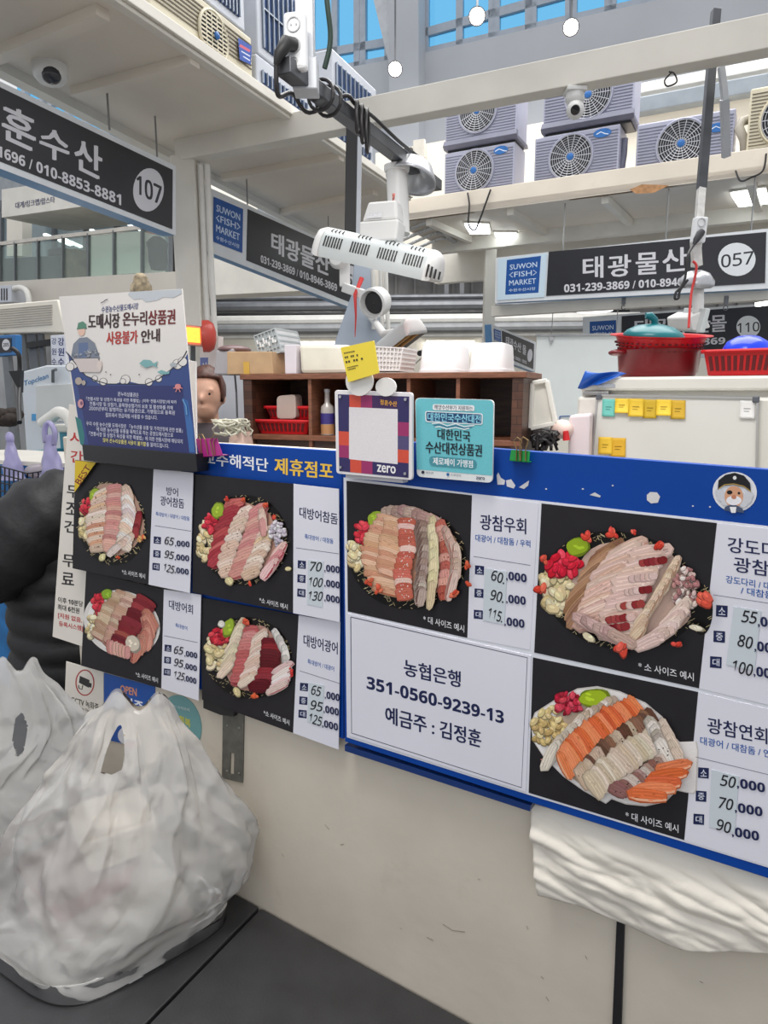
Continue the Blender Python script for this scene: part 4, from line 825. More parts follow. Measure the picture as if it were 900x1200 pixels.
bench('bench', 'black bench with plastic bags on it against the cream wall', -1.15, -.004, .85)
bench('bench', 'empty black bench right of the seam in front of the cream wall', .004, 1.0, .85)
m_film = plastic_film('white_bag_film', (255, 254, 251), .46, .14, 1.0)
def bag(name, label, T_, R_, L_, levels, handles, seed, hgt):
    """shopping bag: rounded square foot that gathers towards two loop handles; levels: height share, left and right picture x, depth share, squareness"""
    c0 = (L_ + R_) / 2; hgt = .5
    levels = [(k_[0] if k_[0] < 5 else (at(150, k_[0], c0.y - .06).z - ZT) / hgt,) + tuple(k_[1:]) for k_ in levels]; p, q = (R_ - T_) / 2, (L_ - T_) / 2
    r = thing(name, label, 'plastic bag', (c0.x, c0.y, ZT))
    def base_pt(a, k):
        n = k[4]; ca, sa = math.cos(a), math.sin(a)
        w = c0 + p * (math.copysign(abs(ca) ** (2 / n), ca) * k[3]) + q * (math.copysign(abs(sa) ** (2 / n), sa) * k[3]); w.z = ZT + .004 + k[0] * hgt; return w
    NU, NV = 280, 150; rows = []
    for j in range(NV):
        v = j / (NV - 1); t = v * (len(levels) - 1); i = min(int(t), len(levels) - 2); t -= i
        k = [levels[i][z] * (1 - t) + levels[i + 1][z] * t for z in range(5)]
        R_w = [base_pt(6.28318 * m_ / NU, k) for m_ in range(NU)]; m0 = sum(R_w, V()) / NU
        sc = (m0 - CAM).dot(V((0, _cp, -_sp))) / F; X0, X1 = (k[1] - 450) * sc, (k[2] - 450) * sc
        x0, x1 = min(w.x for w in R_w), max(w.x for w in R_w); bl = min(1, max(0, (k[0] - .03) / .2))
        for m_, w in enumerate(R_w):
            xt = X0 + (w.x - x0) / (x1 - x0) * (X1 - X0); w.x += (xt - w.x) * bl; a = 6.28318 * m_ / NU; h = k[0] * hgt
            f = min(1, max(0, (k[0] - .04) / .5)); tri = abs((a * 7 / 3.14159 + 1.6 * noise.noise(V((h * 4, seed, a * 1.3)))) % 2 - 1) - .5; tri2 = abs((a * 15 / 3.14159 + 2 * noise.noise(V((h * 7, seed + 5, a * 2)))) % 2 - 1) - .5
            cr = .45 - abs(noise.noise(V((w.x * 6 + w.z * 4 + seed, w.y * 6, w.z * 4)))) * 1.9; cr2 = .3 - abs(noise.noise(V((w.x * 13 + seed, w.y * 13 + w.z * 9, w.z * 10))))
            g = min(1, k[0] * 5 + .1); out = w - m0; out.z = 0; out.normalize()
            tp = max(.25, 1 - max(0, k[0] - .8) * 3); w += out * tp * (.034 * f * tri + .016 * f * tri2 + .007 * cr * g + .010 * cr2 * g + .005 * (.3 - abs(noise.noise(w * 27))) * g); w.z += .008 * cr * g
            if w.y < m0.y and k[0] > .2:
                e_ = w - CAM; z_ = e_.y * _cp - e_.z * _sp; qx = 450 + F * e_.x / z_; qy = 600 - F * (e_.y * _sp + e_.z * _cp) / z_
                if seed < 3:
                    for xc, sg, amp in ((148 + (qy - 850) * .10, 8, .020), (130 + (qy - 850) * .02, 7, -.012), (167 + (qy - 850) * .16, 6, -.012), (190 + (qy - 850) * .34, 9, .014), (112 - (qy - 850) * .42, 10, .014)):
                        w += out * (amp * math.exp(-((qx - xc) / sg) ** 2) * min(1, max(0, (1060 - qy) / 150)) * min(1, max(0, (qy - 836) / 25)))
            dd = (w - W.p).dot(W.n)
            if dd < .012: w += W.n * (.012 - dd)
            w.z = max(w.z, ZT + .003)
        rows.append(R_w)
    def pix(w):
        d = w - CAM; z = d.y * _cp - d.z * _sp; return (450 + F * d.x / z, 600 - F * (d.y * _sp + d.z * _cp) / z)
    def inside(P, x, y):
        c = False
        for k in range(len(P)):
            (x1, y1), (x2, y2) = P[k], P[k - 1]
            if (y1 > y) != (y2 > y) and x < (x2 - x1) * (y - y1) / (y2 - y1) + x1: c = not c
        return c
    xl, xr, dip = handles[0]; mid = (xl + xr) / 2
    for j in range(NV):
        g = max(0, (j / (NV - 1) - .8) / .2)
        for w in rows[j]: w.z += dip * g * g * math.cos(6.28318 * (pix(w)[0] - xl) / (xr - xl))
    vs = sum(rows, [])
    for w in vs:
        x, y = pix(w)
        for P in handles[1]:
            best = None
            for k in range(len(P)):
                e0, e1 = V(P[k - 1]), V(P[k]); ee = e1 - e0; t = min(1, max(0, (V((x, y)) - e0).dot(ee) / ee.dot(ee))); dv = e0 + ee * t - V((x, y))
                if best is None or dv.length < best.length: best = dv
            if best.length < 1.6: sc = (w - CAM).dot(V((0, _cp, -_sp))) / F; w.x += best.x * sc; w.z -= best.y * sc
    px = [pix(w) for w in vs]; body, hl, hr_ = [], [], []; jc = int(NV * .84)
    for j in range(NV - 1):
        for k in range(NU):
            f = (j * NU + k, j * NU + (k + 1) % NU, (j + 1) * NU + (k + 1) % NU, (j + 1) * NU + k); x, y = sum(px[t][0] for t in f) / 4, sum(px[t][1] for t in f) / 4
            if any(inside(P, x, y) for P in handles[1]): continue
            (body if j < jc else hl if x < mid else hr_).append(f)
    m = MB(); m.add(vs, body + [tuple(range(NU - 1, -1, -1))]); build('bag_body', m, m_film, r, smooth=180)
    for fs in (hl, hr_):
        used = sorted({t for f in fs for t in f}); ix = {t: n_ for n_, t in enumerate(used)}; m = MB(); m.add([vs[t] for t in used], [tuple(ix[t] for t in f) for f in fs]); build('handle', m, m_film, r, smooth=180)
    return r, c0, p, q
T_, R_, L_ = bpt(79, 1191), bpt(280, 1076), bpt(-50, 1096)
LV = [(0, 0, 0, .82, 8), (.012, 0, 0, .90, 8), (.04, 0, 0, .96, 7), (.1, -58, 270, 1.06, 5), (1112, -44, 276, 1.06, 4.5), (1080, -16, 286, 1.03, 3.6), (1040, 2, 296, .97, 3), (1000, 14, 294, .88, 2.7), (960, 36, 274, .72, 2.4), (920, 62, 246, .52, 2.1), (890, 82, 226, .36, 2), (866, 96, 212, .2, 2), (846, 108, 204, .1, 2), (836, 118, 200, .05, 2)]
def hp(x, y, d): return at(x, y, d)
fb_, c0_, p_, q_ = bag('plastic_bag', 'large white plastic bag full of food trays on the black bench, nearest the camera', T_, R_, L_, LV, ((138, 187, .02), ([(118, 904), (124, 882), (131, 864), (138, 851), (142, 849), (145, 862), (146, 884), (143, 902), (131, 908)],)), 1.3, .66)
# what the bag carries
def tray(name, label, c, sx, sy, sz, rim, mat, lid=None, yaw=0):
    r = thing(name, label, 'food tray', c); ca, sa = math.cos(yaw), math.sin(yaw); X, Y = V((ca, sa, 0)), V((-sa, ca, 0)); c = V(c)
    def rg(h, k): return [c + X * (sx * k * x) + Y * (sy * k * y) + V((0, 0, h)) for x, y in ((-.5, -.44), (-.44, -.5), (.44, -.5), (.5, -.44), (.5, .44), (.44, .5), (-.44, .5), (-.5, .44))]
    m = MB(); R = [rg(0, .86), rg(sz * .9, .97), rg(sz * .9, 1.06), rg(sz, 1.06), rg(sz, .97), rg(.008, .84)]
    m.add([p for q in R for p in q], [tuple(range(7, -1, -1))] + [(j * 8 + k, j * 8 + (k + 1) % 8, j * 8 + 8 + (k + 1) % 8, j * 8 + 8 + k) for j in range(5) for k in range(8)] + [tuple(range(40, 48))])
    build('tray', m, mat, r, bevel=.002)
    m = MB(); m.prism(rg(sz + .001, 1.04), (0, 0, .012)); m.prism(rg(sz + .013, .9), (0, 0, .01)); build('lid', m, lid or mat, r, bevel=.002)
m_foam = M('white_foam', (236, 234, 226), .7, var=.02); yw = math.atan2(p_.y, p_.x)
tray('food_tray', 'white foam tray at the bottom of the front plastic bag', c0_ + V((.02, .0, .012)), p_.length * 1.4, q_.length * 1.3, .075, 0, m_foam, None, yw)
tray('food_tray', 'dusky red tray seen through the left of the front plastic bag', c0_ + p_ * -.12 + q_ * .1 + V((0, 0, .112)), p_.length * 1.0, q_.length * .95, .06, 0, M('red_tray', (150, 70, 70), .4), M('clear_lid', (150, 120, 116), .2), yw + .1)
tray('food_tray', 'small pale box at the top of the stack inside the front plastic bag', c0_ + p_ * .2 + q_ * -.05 + V((0, 0, .198)), p_.length * .8, q_.length * .8, .07, 0, M('cream_box', (226, 214, 196), .6), None, yw - .15)
# rear bag cut by the picture edge
T2, R2, L2 = bpt(-42, 1040), bpt(92, 992), bpt(-170, 1000)
LV2 = [(0, 0, 0, .95, 5), (.02, 0, 0, 1.02, 5), (.12, -200, 96, 1.05, 4), (1010, -190, 108, 1.0, 3), (970, -165, 112, .86, 2.6), (930, -130, 112, .68, 2.3), (890, -80, 108, .46, 2), (860, -50, 98, .3, 2), (825, -30, 76, .18, 2), (800, -16, 52, .1, 2), (790, -12, 44, .05, 2)]
ya = R2.y - .12
rb_, c2_, p2_, q2_ = bag('plastic_bag', 'white plastic bag with a tall handle behind the front bag at the left picture edge', T2, R2, L2, LV2, ((4, 40, .02), ([(14, 868), (18, 842), (26, 834), (33, 850), (28, 880), (20, 888)],)), 4.1, .66)
tray('food_tray', 'white foam tray inside the rear plastic bag at the left edge', c2_ + V((0, 0, .012)), p2_.length * 1.05, q2_.length * 1.0, .12, 0, m_foam, None, math.atan2(p2_.y, p2_.x))

# ================================================================== INSIDE THE STALL
_q = W.shift(-.78).hit(450, 500); SH = Plane(_q, _q + V((.93, -.36, 0)))                                            # front of the brown shelf
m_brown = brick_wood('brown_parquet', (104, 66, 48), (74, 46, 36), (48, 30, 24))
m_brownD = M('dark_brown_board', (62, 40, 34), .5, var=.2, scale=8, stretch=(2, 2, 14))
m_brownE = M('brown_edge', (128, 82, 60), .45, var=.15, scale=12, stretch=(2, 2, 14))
sh = thing('shelf_unit', 'dark brown open cubby shelf on the worktop behind the blue boards', 'shelf', SH.hit(450, 520, -.15)); zs = 1.16; sh.location.z = zs
uL, uR = SH.uz(285, 440)[0], SH.uz(613, 440)[0]; zt_, zsh = SH.hit(450, 437).z, SH.hit(390, 511).z; dp = .29
def sbox(u0, u1, z0, z1, o0, o1): 
    m = MB(); m.prism([SH.P(u0, z0, o0), SH.P(u1, z0, o0), SH.P(u1, z1, o0), SH.P(u0, z1, o0)], SH.n * (o1 - o0)); return m
build('top_board', sbox(uL - .01, uR + .012, zt_ - .018, zt_, -dp, .008), m_brownE, sh, bevel=.002)
build('shelf_board', sbox(uL, uR, zsh - .018, zsh, -dp, 0), m_brownE, sh, bevel=.002)
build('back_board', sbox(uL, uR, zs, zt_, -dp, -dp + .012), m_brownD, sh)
for x0, x1, nm, mt in ((285, 295, 'side_panel', m_brown), (600, 613, 'side_panel', m_brown)):
    a_, b_ = SH.uz(x0, 460)[0], SH.uz(x1, 460)[0]; build(nm, sbox(a_, b_, zs, zt_ - .018, -dp + .012, 0), mt, sh, bevel=.001)
for x in (362, 412, 478, 536): a_ = SH.uz(x, 460)[0]; build('divider', sbox(a_ - .006, a_ + .006, zs, zt_ - .018, -dp + .012, -.006), m_brownE, sh)
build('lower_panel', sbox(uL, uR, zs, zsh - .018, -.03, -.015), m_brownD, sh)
def boxy(name, label, cat, pl, q, off, depth, mat, taper=0, bevel=.006, group=None, base=None):
    """box drawn by its front face in the picture, standing back from the plane"""
    f = [pl.hit(x, y, off) for x, y in q]
    if base is not None:
        dz = base - min(f[2].z, f[3].z); f[2].z = f[3].z = base
    m = MB(); m.prism(f, pl.n * -depth); return solo(name, m, mat, label, cat, group, bevel=bevel)
# red baskets and small things in the cubbies
m_red = M('red_plastic', (206, 26, 34), .35, var=.08)
def basket(name, label, c, ax, sx, sy, h, mat, holes=True, flare=.86, group=None):
    r = thing(name, label, 'basket', c, group); c = V(c); X, Y = ax
    def rg(z, k, e=0): return [c + X * ((sx * k + e) * x) + Y * ((sy * k + e) * y) + V((0, 0, z)) for x, y in ((-.5, -.45), (-.45, -.5), (.45, -.5), (.5, -.45), (.5, .45), (.45, .5), (-.45, .5), (-.5, .45))]
    m = MB(); R = [rg(0, flare), rg(h, 1), rg(h, 1, -.008), rg(.006, flare, -.008)]
    m.add([p for q in R for p in q], [tuple(range(7, -1, -1))] + [(j * 8 + k, j * 8 + (k + 1) % 8, j * 8 + 8 + (k + 1) % 8, j * 8 + 8 + k) for j in range(3) for k in range(8)] + [tuple(range(24, 32))])
    build('basket_body', m, mat, r)
    m = MB(); P = rg(h, 1, .006); P.append(P[0]); m.tube(P, .006, 6); build('rim', m, mat, r)
    if holes:
        m = MB()
        for side in (-1, 1):
            for k in range(11):
                u = -.42 + .084 * k
                for a0_, a1_, X_, Y_, s1_, s2_ in ((.2, .8, X, Y, sx, sy), ): 
                    p0, p1 = c + X_ * (s1_ * u * (flare + (1 - flare) * a0_)) + Y_ * (side * (s2_ * .5 * (flare + (1 - flare) * a0_) + .0015)) + V((0, 0, h * a0_)), c + X_ * (s1_ * u * (flare + (1 - flare) * a1_)) + Y_ * (side * (s2_ * .5 * (flare + (1 - flare) * a1_) + .0015)) + V((0, 0, h * a1_))
                    m.bar(p0, p1, s1_ * .045, .002, Y_)
        build('slots', m, M('dark_red_slot', (96, 14, 20), .6), r)
    return r
q0, q1 = SH.hit(298, 506, -.02), SH.hit(359, 507, -.02); wd = (q1 - q0).length
cb = (q0 + q1) / 2 - SH.n * .09; cb.z = zsh + .001
basket('basket', 'lower red basket on the cubby shelf', cb, (SH.u, SH.n), wd * 1.04, .17, .045, m_red)
cb2 = cb + SH.u * .012 - SH.n * .02; cb2.z = zsh + .052; basket('basket', 'upper red basket nested on another in the cubby shelf', cb2, (SH.u, SH.n), wd * .88, .15, .04, m_red)
c = SH.hit(335, 487, -.06); c.z = zsh + .062; m = MB(); ff = [SH.hit(x, y, -.035) for x, y in rquad([(324, 491), (324, 464), (346, 462), (347, 491)], 5)]; m.prism(ff, SH.n * -.05)
solo('plastic_tub', m, M('cloudy_plastic', (206, 186, 176), .3, alpha=.75), 'cloudy clear tub standing in the red baskets', 'tub', bevel=.003)
c = SH.hit(304, 480, -.22); c.z = zsh + .001; m = MB(); m.lathe(c, (0, 0, 1), [(.001, 0), (.03, 0), (.036, .04), (.034, .08), (.02, .115), (.012, .13), (.018, .145), (.001, .146)], 18)
solo('wrapped_packet', m, M('dark_red_wrap', (120, 52, 50), .2, var=.5, scale=60), 'dark wrapped packet behind the red baskets in the cubby shelf', 'packet', smooth=60)
bo = SH.hit(384, 509, -.06); bo.z = zsh + .001; r = thing('sauce_bottle', 'clear sauce bottle with a purple label in the cubby shelf', 'bottle', bo); hb = SH.hit(384, 459, -.06).z - bo.z; rb = (SH.hit(391.5, 490, -.06) - SH.hit(377, 490, -.06)).length / 2
m = MB(); m.lathe(bo, (0, 0, 1), [(.001, 0), (rb, 0), (rb, hb * .55), (rb * .9, hb * .66), (rb * .4, hb * .74), (rb * .36, hb * .98), (.001, hb * .98)], 20); build('bottle_body', m, M('cloudy_bottle', (196, 188, 184), .15, alpha=.85), r, smooth=50)
m = MB(); m.lathe(bo, (0, 0, 1), [(rb * .97, hb * .02), (rb * 1.01, hb * .02), (rb * 1.01, hb * .24), (rb * .97, hb * .24)], 20); build('sauce', m, M('tan_sauce', (190, 140, 96), .3), r, smooth=50)
m = MB(); m.lathe(bo, (0, 0, 1), [(rb * 1.02, hb * .25), (rb * 1.03, hb * .25), (rb * 1.03, hb * .5), (rb * 1.02, hb * .5)], 20); build('label', m, M('purple_label', (62, 52, 128), .4), r, smooth=50, label='purple band label')
m = MB(); m.lathe(bo, (0, 0, 1), [(rb * .2, hb * .98), (rb * .44, hb * .98), (rb * .44, hb * 1.06), (.001, hb * 1.06)], 16); build('cap', m, M('grey_cap', (176, 176, 184), .3), r, smooth=40)
c = SH.hit(371, 509, -.1); c.z = zsh + .001; m = MB(); m.lathe(c, (0, 0, 1), [(.001, 0), (.02, 0), (.026, .01), (.026, .02), (.018, .032), (.001, .034)], 16); solo('black_pot', m, M('black_plastic', (26, 26, 28), .3), 'small black round pot beside the sauce bottle', 'pot', smooth=50)
# things standing on top of the shelf
zt2 = zt_ + .001
def tub(name, label, x0, x1, ytop, off, depth, mat, grp=None):
    p0, p1 = SH.hit(x0, 432, off), SH.hit(x1, 432, off); h = SH.hit((x0 + x1) / 2, ytop, off).z - zt2; c = (p0 + p1) / 2 - SH.n * depth / 2; c.z = zt2; w_ = (p1 - p0).length
    r = thing(name, label, 'tub', c, grp)
    def rg(z, k): return [c + SH.u * (w_ * .5 * k * (1 if abs(math.cos(a)) < 1e-9 else 1) * math.copysign(abs(math.cos(a)) ** .35, math.cos(a))) + SH.n * (depth * .5 * k * math.copysign(abs(math.sin(a)) ** .35, math.sin(a))) + V((0, 0, z)) for a in [6.28318 * (k_ + .5) / 32 for k_ in range(32)]]
    m = MB(); R = [rg(0, 1.0), rg(.008, 1.0), rg(.009, .95), rg(h * .9, .88), rg(h * .98, .83), rg(h, .76)]
    m.add([p for q in R for p in q], [(j * 32 + k, j * 32 + (k + 1) % 32, j * 32 + 32 + (k + 1) % 32, j * 32 + 32 + k) for j in range(5) for k in range(32)] + [tuple(range(160, 192)), tuple(range(31, -1, -1))]); build('tub_body', m, mat, r, smooth=40)
    return r
m_milky = M('milky_plastic', (240, 238, 238), .3, var=.02)
tub('plastic_tub', 'left of two upturned white tubs on the brown shelf top', 487, 537, 402.5, -.03, .2, m_milky)
tub('plastic_tub', 'right of two upturned white tubs on the brown shelf top', 546, 592, 401, -.03, .2, m_milky)
boxy('cream_box', 'wide cream plastic box on the shelf top left of the yellow card', 'box', SH, [(350, 403), (408, 404), (406, 434), (352, 434)], -.03, .16, M('cream_plastic', (232, 228, 212), .45, var=.04, scale=12), bevel=.012, base=zt2)
boxy('carton', 'narrow white carton beside the cardboard box on the shelf top', 'carton', SH, [(333, 404), (347, 404), (347, 434), (334, 434)], -.02, .1, M('white_carton', (222, 216, 222), .5), bevel=.002, base=zt2)
kb = thing('cardboard_box', 'open cardboard box with yellow tape at the left end of the brown shelf', 'box', SH.hit(300, 436, -.1)); kb.location.z = zt2
f = [SH.hit(x, y, -.01) for x, y in ((266, 412), (318, 412), (320, 434), (266, 434))]; f[2].z = f[3].z = zt2
m = MB(); m.prism(f, SH.n * -.2); build('carton_body', m, M('cardboard', (190, 158, 122), .7, var=.06, scale=20), kb, bevel=.002)
f2_ = [p + SH.n * .001 for p in (f[0].lerp(f[1], .37), f[0].lerp(f[1], .5), f[3].lerp(f[2], .5), f[3].lerp(f[2], .37))]; f2_ = [f2_[0].lerp(f2_[3], .45), f2_[1].lerp(f2_[2], .45), f2_[2], f2_[3]]; m = MB(); m.prism(f2_, SH.n * .0008); build('yellow_tape', m, M('yellow_tape', (206, 164, 70), .3), kb)
def crate(name, label, q, off, depth, mat, tilt_v=None, rows=5, cols=9):
    """perforated plastic crate from its front face corners"""
    f = [SH.hit(x, y, off) for x, y in q]; r = thing(name, label, 'crate', (f[2] + f[3]) / 2)
    ex, ey = (f[1] - f[0]), (f[3] - f[0]); n = ex.cross(ey).normalized(); n = n if n.dot(CAM - f[0]) > 0 else -n
    m = MB()
    for a0_ in (0, 1):
        b_ = n * (-depth * a0_)
        for j in range(rows + 1): m.bar(f[0] + ey * (j / rows) + b_, f[1] + (f[2] - f[1]) * (j / rows) + b_, .004, .008 if j in (0, rows) else .004, n)
        for k in range(cols + 1): m.bar(f[0] + ex * (k / cols) + b_, f[3] + (f[2] - f[3]) * (k / cols) + b_, .004, .005, n)
    for (p0, p1) in ((f[0], f[3]), (f[1], f[2])):
        for j in range(rows + 1): m.bar(p0.lerp(p1, j / rows), p0.lerp(p1, j / rows) - n * depth, .004, .006)
    build('lattice', m, mat, r)
    m = MB(); e = .004; g = [p - n * .003 for p in f]; m.hexa([g[0] - n * (depth - .006), g[1] - n * (depth - .006), g[2] - n * (depth - .006), g[3] - n * (depth - .006)] + g); build('liner', m, M('crate_liner_' + mat.name, tuple(int(v) for v in ((186, 190, 192) if 'grey' in mat.name else (232, 226, 222))), .5), r)
    return r, f, n
crate('crate', 'white lattice basket on the shelf top right of the yellow card', [(431, 406), (472, 408), (468, 434), (434, 434)], -.04, .14, M('white_lattice', (236, 232, 230), .4))
r_, f, n_ = crate('crate', 'grey plastic crate tilted over the cardboard box with white scribbles', [(298, 394), (322, 385), (330, 412), (306, 421)], -.05, .16, M('grey_lattice', (176, 184, 186), .4), rows=4, cols=6)
m = MB()
for k in range(9): a_ = f[0].lerp(f[1], .08 + .1 * k); b_ = f[3].lerp(f[2], .08 + .1 * k); p = a_.lerp(b_, .2 + .12 * (k % 3)); m.bar(p + n_ * .003, p.lerp(b_, .22 + .1 * (k % 2)) + n_ * .003, .006, .0015, n_)
build('white_scribble', m, M('white_marker', (240, 240, 240), .5), r_)
ly = SH.P(SH.uz(263, 425)[0], zt2, -.12); r = thing('lidded_tub', 'grey tub with a dark domed lid at the far left of the shelf top', 'tub', ly)
m = MB(); ff = [SH.hit(x, y, -.06) for x, y in ((253, 410), (273, 408), (272, 434), (250, 434))]; ff[2].z = ff[3].z = zt2; m.prism(ff, SH.n * -.13); build('tub_body', m, M('grey_tub', (176, 172, 176), .5), r, bevel=.006)
m = MB(); cc_ = (ff[0] + ff[1]) / 2 - SH.n * .065; m.sph(cc_, (.055, .075, .018), (SH.u, SH.n, V((0, 0, 1)))); build('lid', m, M('dark_mauve_lid', (110, 84, 84), .4), r, smooth=60)
# paper stack and magazine at the right end of the shelf
stk = []
for k in range(7):
    z = 1.162 + k * .021; p0, p1 = SH.hit(556, 516, .1), SH.hit(608, 516, .1); cc_ = (p0 + p1) / 2 + SH.n * .0; m = MB()
    rot = Matrix.Rotation(random.uniform(-.12, .12), 3, 'Z'); X, Y = rot @ SH.u, rot @ SH.n; m.box((cc_.x, cc_.y, z + .0095), ((p1 - p0).length * random.uniform(.95, 1.05), .16, .019), (X, Y, V((0, 0, 1))))
    wh = ('topmost sheaf', 'second sheaf from the top', 'third sheaf from the top', 'fourth sheaf from the top', 'fifth sheaf from the top', 'sixth sheaf from the top', 'bottom sheaf')[6 - k]
    solo('paper_sheaf', m, M('paper_edges', (228, 222, 220), .7, var=.25, scale=3, stretch=(3, 3, 160)), wh + ' of the white paper stack beside the teal voucher sign', 'paper', 'stacked paper sheaves behind the blue board', bevel=.002)
cc_ = SH.hit(585, 502, .1); m = MB(); m.grid(lambda u, v: SH.P(SH.uz(578, 500)[0] + u * .075, 1.315 + .028 * math.sin(u * 2.6) + .006 * math.sin(v * 3), .04 + v * .09), 12, 8)
solo('magazine', m, M('magazine_cover', (150, 110, 140), .3, var=.5, scale=25), 'curled colour magazine lying on top of the paper stack', 'magazine', smooth=180, solid=.004)
# clutter left of the shelf: cord nest and pink paper bag
m = MB(); rnd = random.Random(5); cn = SH.hit(272, 500, .1)
for k in range(5):
    P = []
    for j in range(26): a_ = j * .55 + k; P.append(cn + SH.u * (.05 * math.cos(a_ * 1.1 + k) + rnd.uniform(-.012, .012)) + SH.n * (.04 * math.sin(a_ * .9)) + V((0, 0, -.03 + .05 * abs(math.sin(a_ * .5 + k)) + rnd.uniform(-.006, .006))))
    m.tube(P, .0035, 6)
solo('cord_nest', m, M('pale_cord', (206, 204, 186), .5), 'tangled nest of pale cords left of the brown shelf', 'cord', smooth=60)
m = MB(); m.tube([SH.hit(275, 436, -.2), SH.hit(277, 460, -.2), SH.hit(278, 490, -.15), SH.hit(280, 505, -.05)], .004, 6); solo('hanging_cable', m, M('grey_cable', (90, 92, 98), .5), 'thin grey cable hanging left of the brown shelf', 'cable')
boxy('paper_bag', 'crumpled pinkish paper bag leaning at the left foot of the shelf', 'paper bag', SH, [(268, 512), (283, 506), (297, 508), (296, 540), (266, 540)], .12, .06, M('pink_paper', (216, 186, 172), .7, var=.1, scale=30, bump=.4), bevel=.008, base=1.162)
# white locker panel behind
FP = W.shift(-1.35)
boxy('steel_locker', 'plain pale grey locker standing left behind the brown shelf', 'locker', FP, [(243, 437), (292, 437), (292, 560), (243, 560)], 0, .4, M('pale_grey_locker', (206, 208, 214), .45, var=.04), bevel=.01, base=0)

# ---- refrigerator with whiteboard and sticky notes
RF = W.shift(-1.15)
fr = thing('refrigerator', 'white refrigerator with a whiteboard on its front behind the counter', 'refrigerator', RF.hit(800, 540, -.3)); fr.location.z = 0
u0, u1 = RF.uz(675, 520)[0], RF.uz(1010, 520)[0]; zf = RF.hit(800, 441).z; zd = RF.hit(800, 458).z
m_fridge = M('fridge_white', (222, 220, 212), .35, var=.03, scale=3)
def rbox(a_, b_, z0, z1, o0, o1): m = MB(); m.prism([RF.P(a_, z0, o0), RF.P(b_, z0, o0), RF.P(b_, z1, o0), RF.P(a_, z1, o0)], RF.n * (o1 - o0)); return m
build('body', rbox(u0, u1, .05, zf - .002, -.5, -.03), m_fridge, fr, bevel=.008)
build('top_fascia', rbox(u0 + .004, u1, zd, zf, -.03, .0), m_fridge, fr, bevel=.008)
build('door', rbox(u0 - .002, u1, .06, zd - .018, -.025, .005), m_fridge, fr, bevel=.01)
build('hinge', rbox(u0 + .02, u0 + .1, zd - .012, zd - .002, -.02, .012), M('zinc', (160, 160, 160), .3, .8), fr, bevel=.001)
build('badge', slab(RF, [(701, 450), (721, 450), (721, 454), (701, 454)], 0, .002), M('silver_badge', (190, 194, 200), .25, .8), fr)
wb = thing('whiteboard', 'small whiteboard with grey corners and sticky notes on the refrigerator door', 'whiteboard', RF.hit(795, 545, .012))
wq = [(700, 463), (888, 466.5), (886, 585), (691, 575)]
build('board', slab(RF, wq, .006, .016), M('whiteboard_face', (226, 226, 220), .2, var=.015), wb)
m = MB(); P = [RF.hit(x, y, .018) for x, y in wq]
for k in (0, 1, 3): m.bar(P[k], P[(k + 1) % 4], .006, .008, RF.n)
build('rim', m, M('aluminium', (190, 190, 190), .35, .8), wb)
for x, y in ((702, 465), (886, 468)): q = RF.hit(x, y, .019); m = MB(); m.box(q, (.018, .012, .018), (RF.u, RF.n, V((0, 0, 1)))); build('corner_cap', m, M('grey_corner', (92, 96, 104), .4), wb, bevel=.003)
YL = (244, 204, 62); names = ['far left teal sticky note of the upper row', 'first yellow sticky note right of the teal one', 'yellow sticky note second after the teal one', 'darker mustard sticky note in the middle of the upper row', 'yellow sticky note left of the last mustard one in the upper row', 'mustard sticky note at the right end of the upper row', 'left yellow sticky note of the lower pair', 'right mustard sticky note of the lower pair', 'white slip of paper at the right of the whiteboard']
for k, (x, y, w_, h_, c) in enumerate(((706, 467.5, 15, 20.5, (116, 204, 192)), (721, 466.8, 16, 17, (250, 212, 66)), (736.5, 467, 18, 21, (238, 200, 56)), (754, 468, 16, 22, (214, 178, 40)), (769.5, 468, 17.5, 19, (250, 212, 62)), (786.5, 468.8, 17, 22, (222, 180, 48)), (701.5, 512, 16, 20, (246, 204, 62)), (716, 513, 17.5, 22.5, (230, 180, 44)), (867, 469, 18, 21.5, (240, 240, 238)))):
    m = MB(); tilt = .012 if k in (1, 2, 4) else .006
    m.grid(lambda u, v: RF.hit(x + u * w_ - v * .8, y + v * h_ + u * .4, .0175 + tilt * v * v + .002 * (u - .5) ** 2), 5, 8)
    nt_ = build('sticky_note', m, M('note_%d_%d_%d' % c, c, .6, var=.02), None, smooth=180, solid=.0004)
    nt_['label'] = names[k] + (' on the refrigerator' if k < 8 else ''); nt_['category'] = 'sticky note'; nt_['group'] = 'notes on the refrigerator whiteboard'
    i = Ink(RF, .0185 + tilt * .35)
    for j in range(2): i.line([(x + w_ * .25, y + h_ * (.45 + .15 * j)), (x + w_ * (.7 - .1 * j), y + h_ * (.46 + .15 * j))], .7, tuple(v * .6 for v in c))
    o_ = i.build('pencil_marks', None); o_.parent = nt_; o_.matrix_parent_inverse = Matrix.Translation(-V(nt_.location))
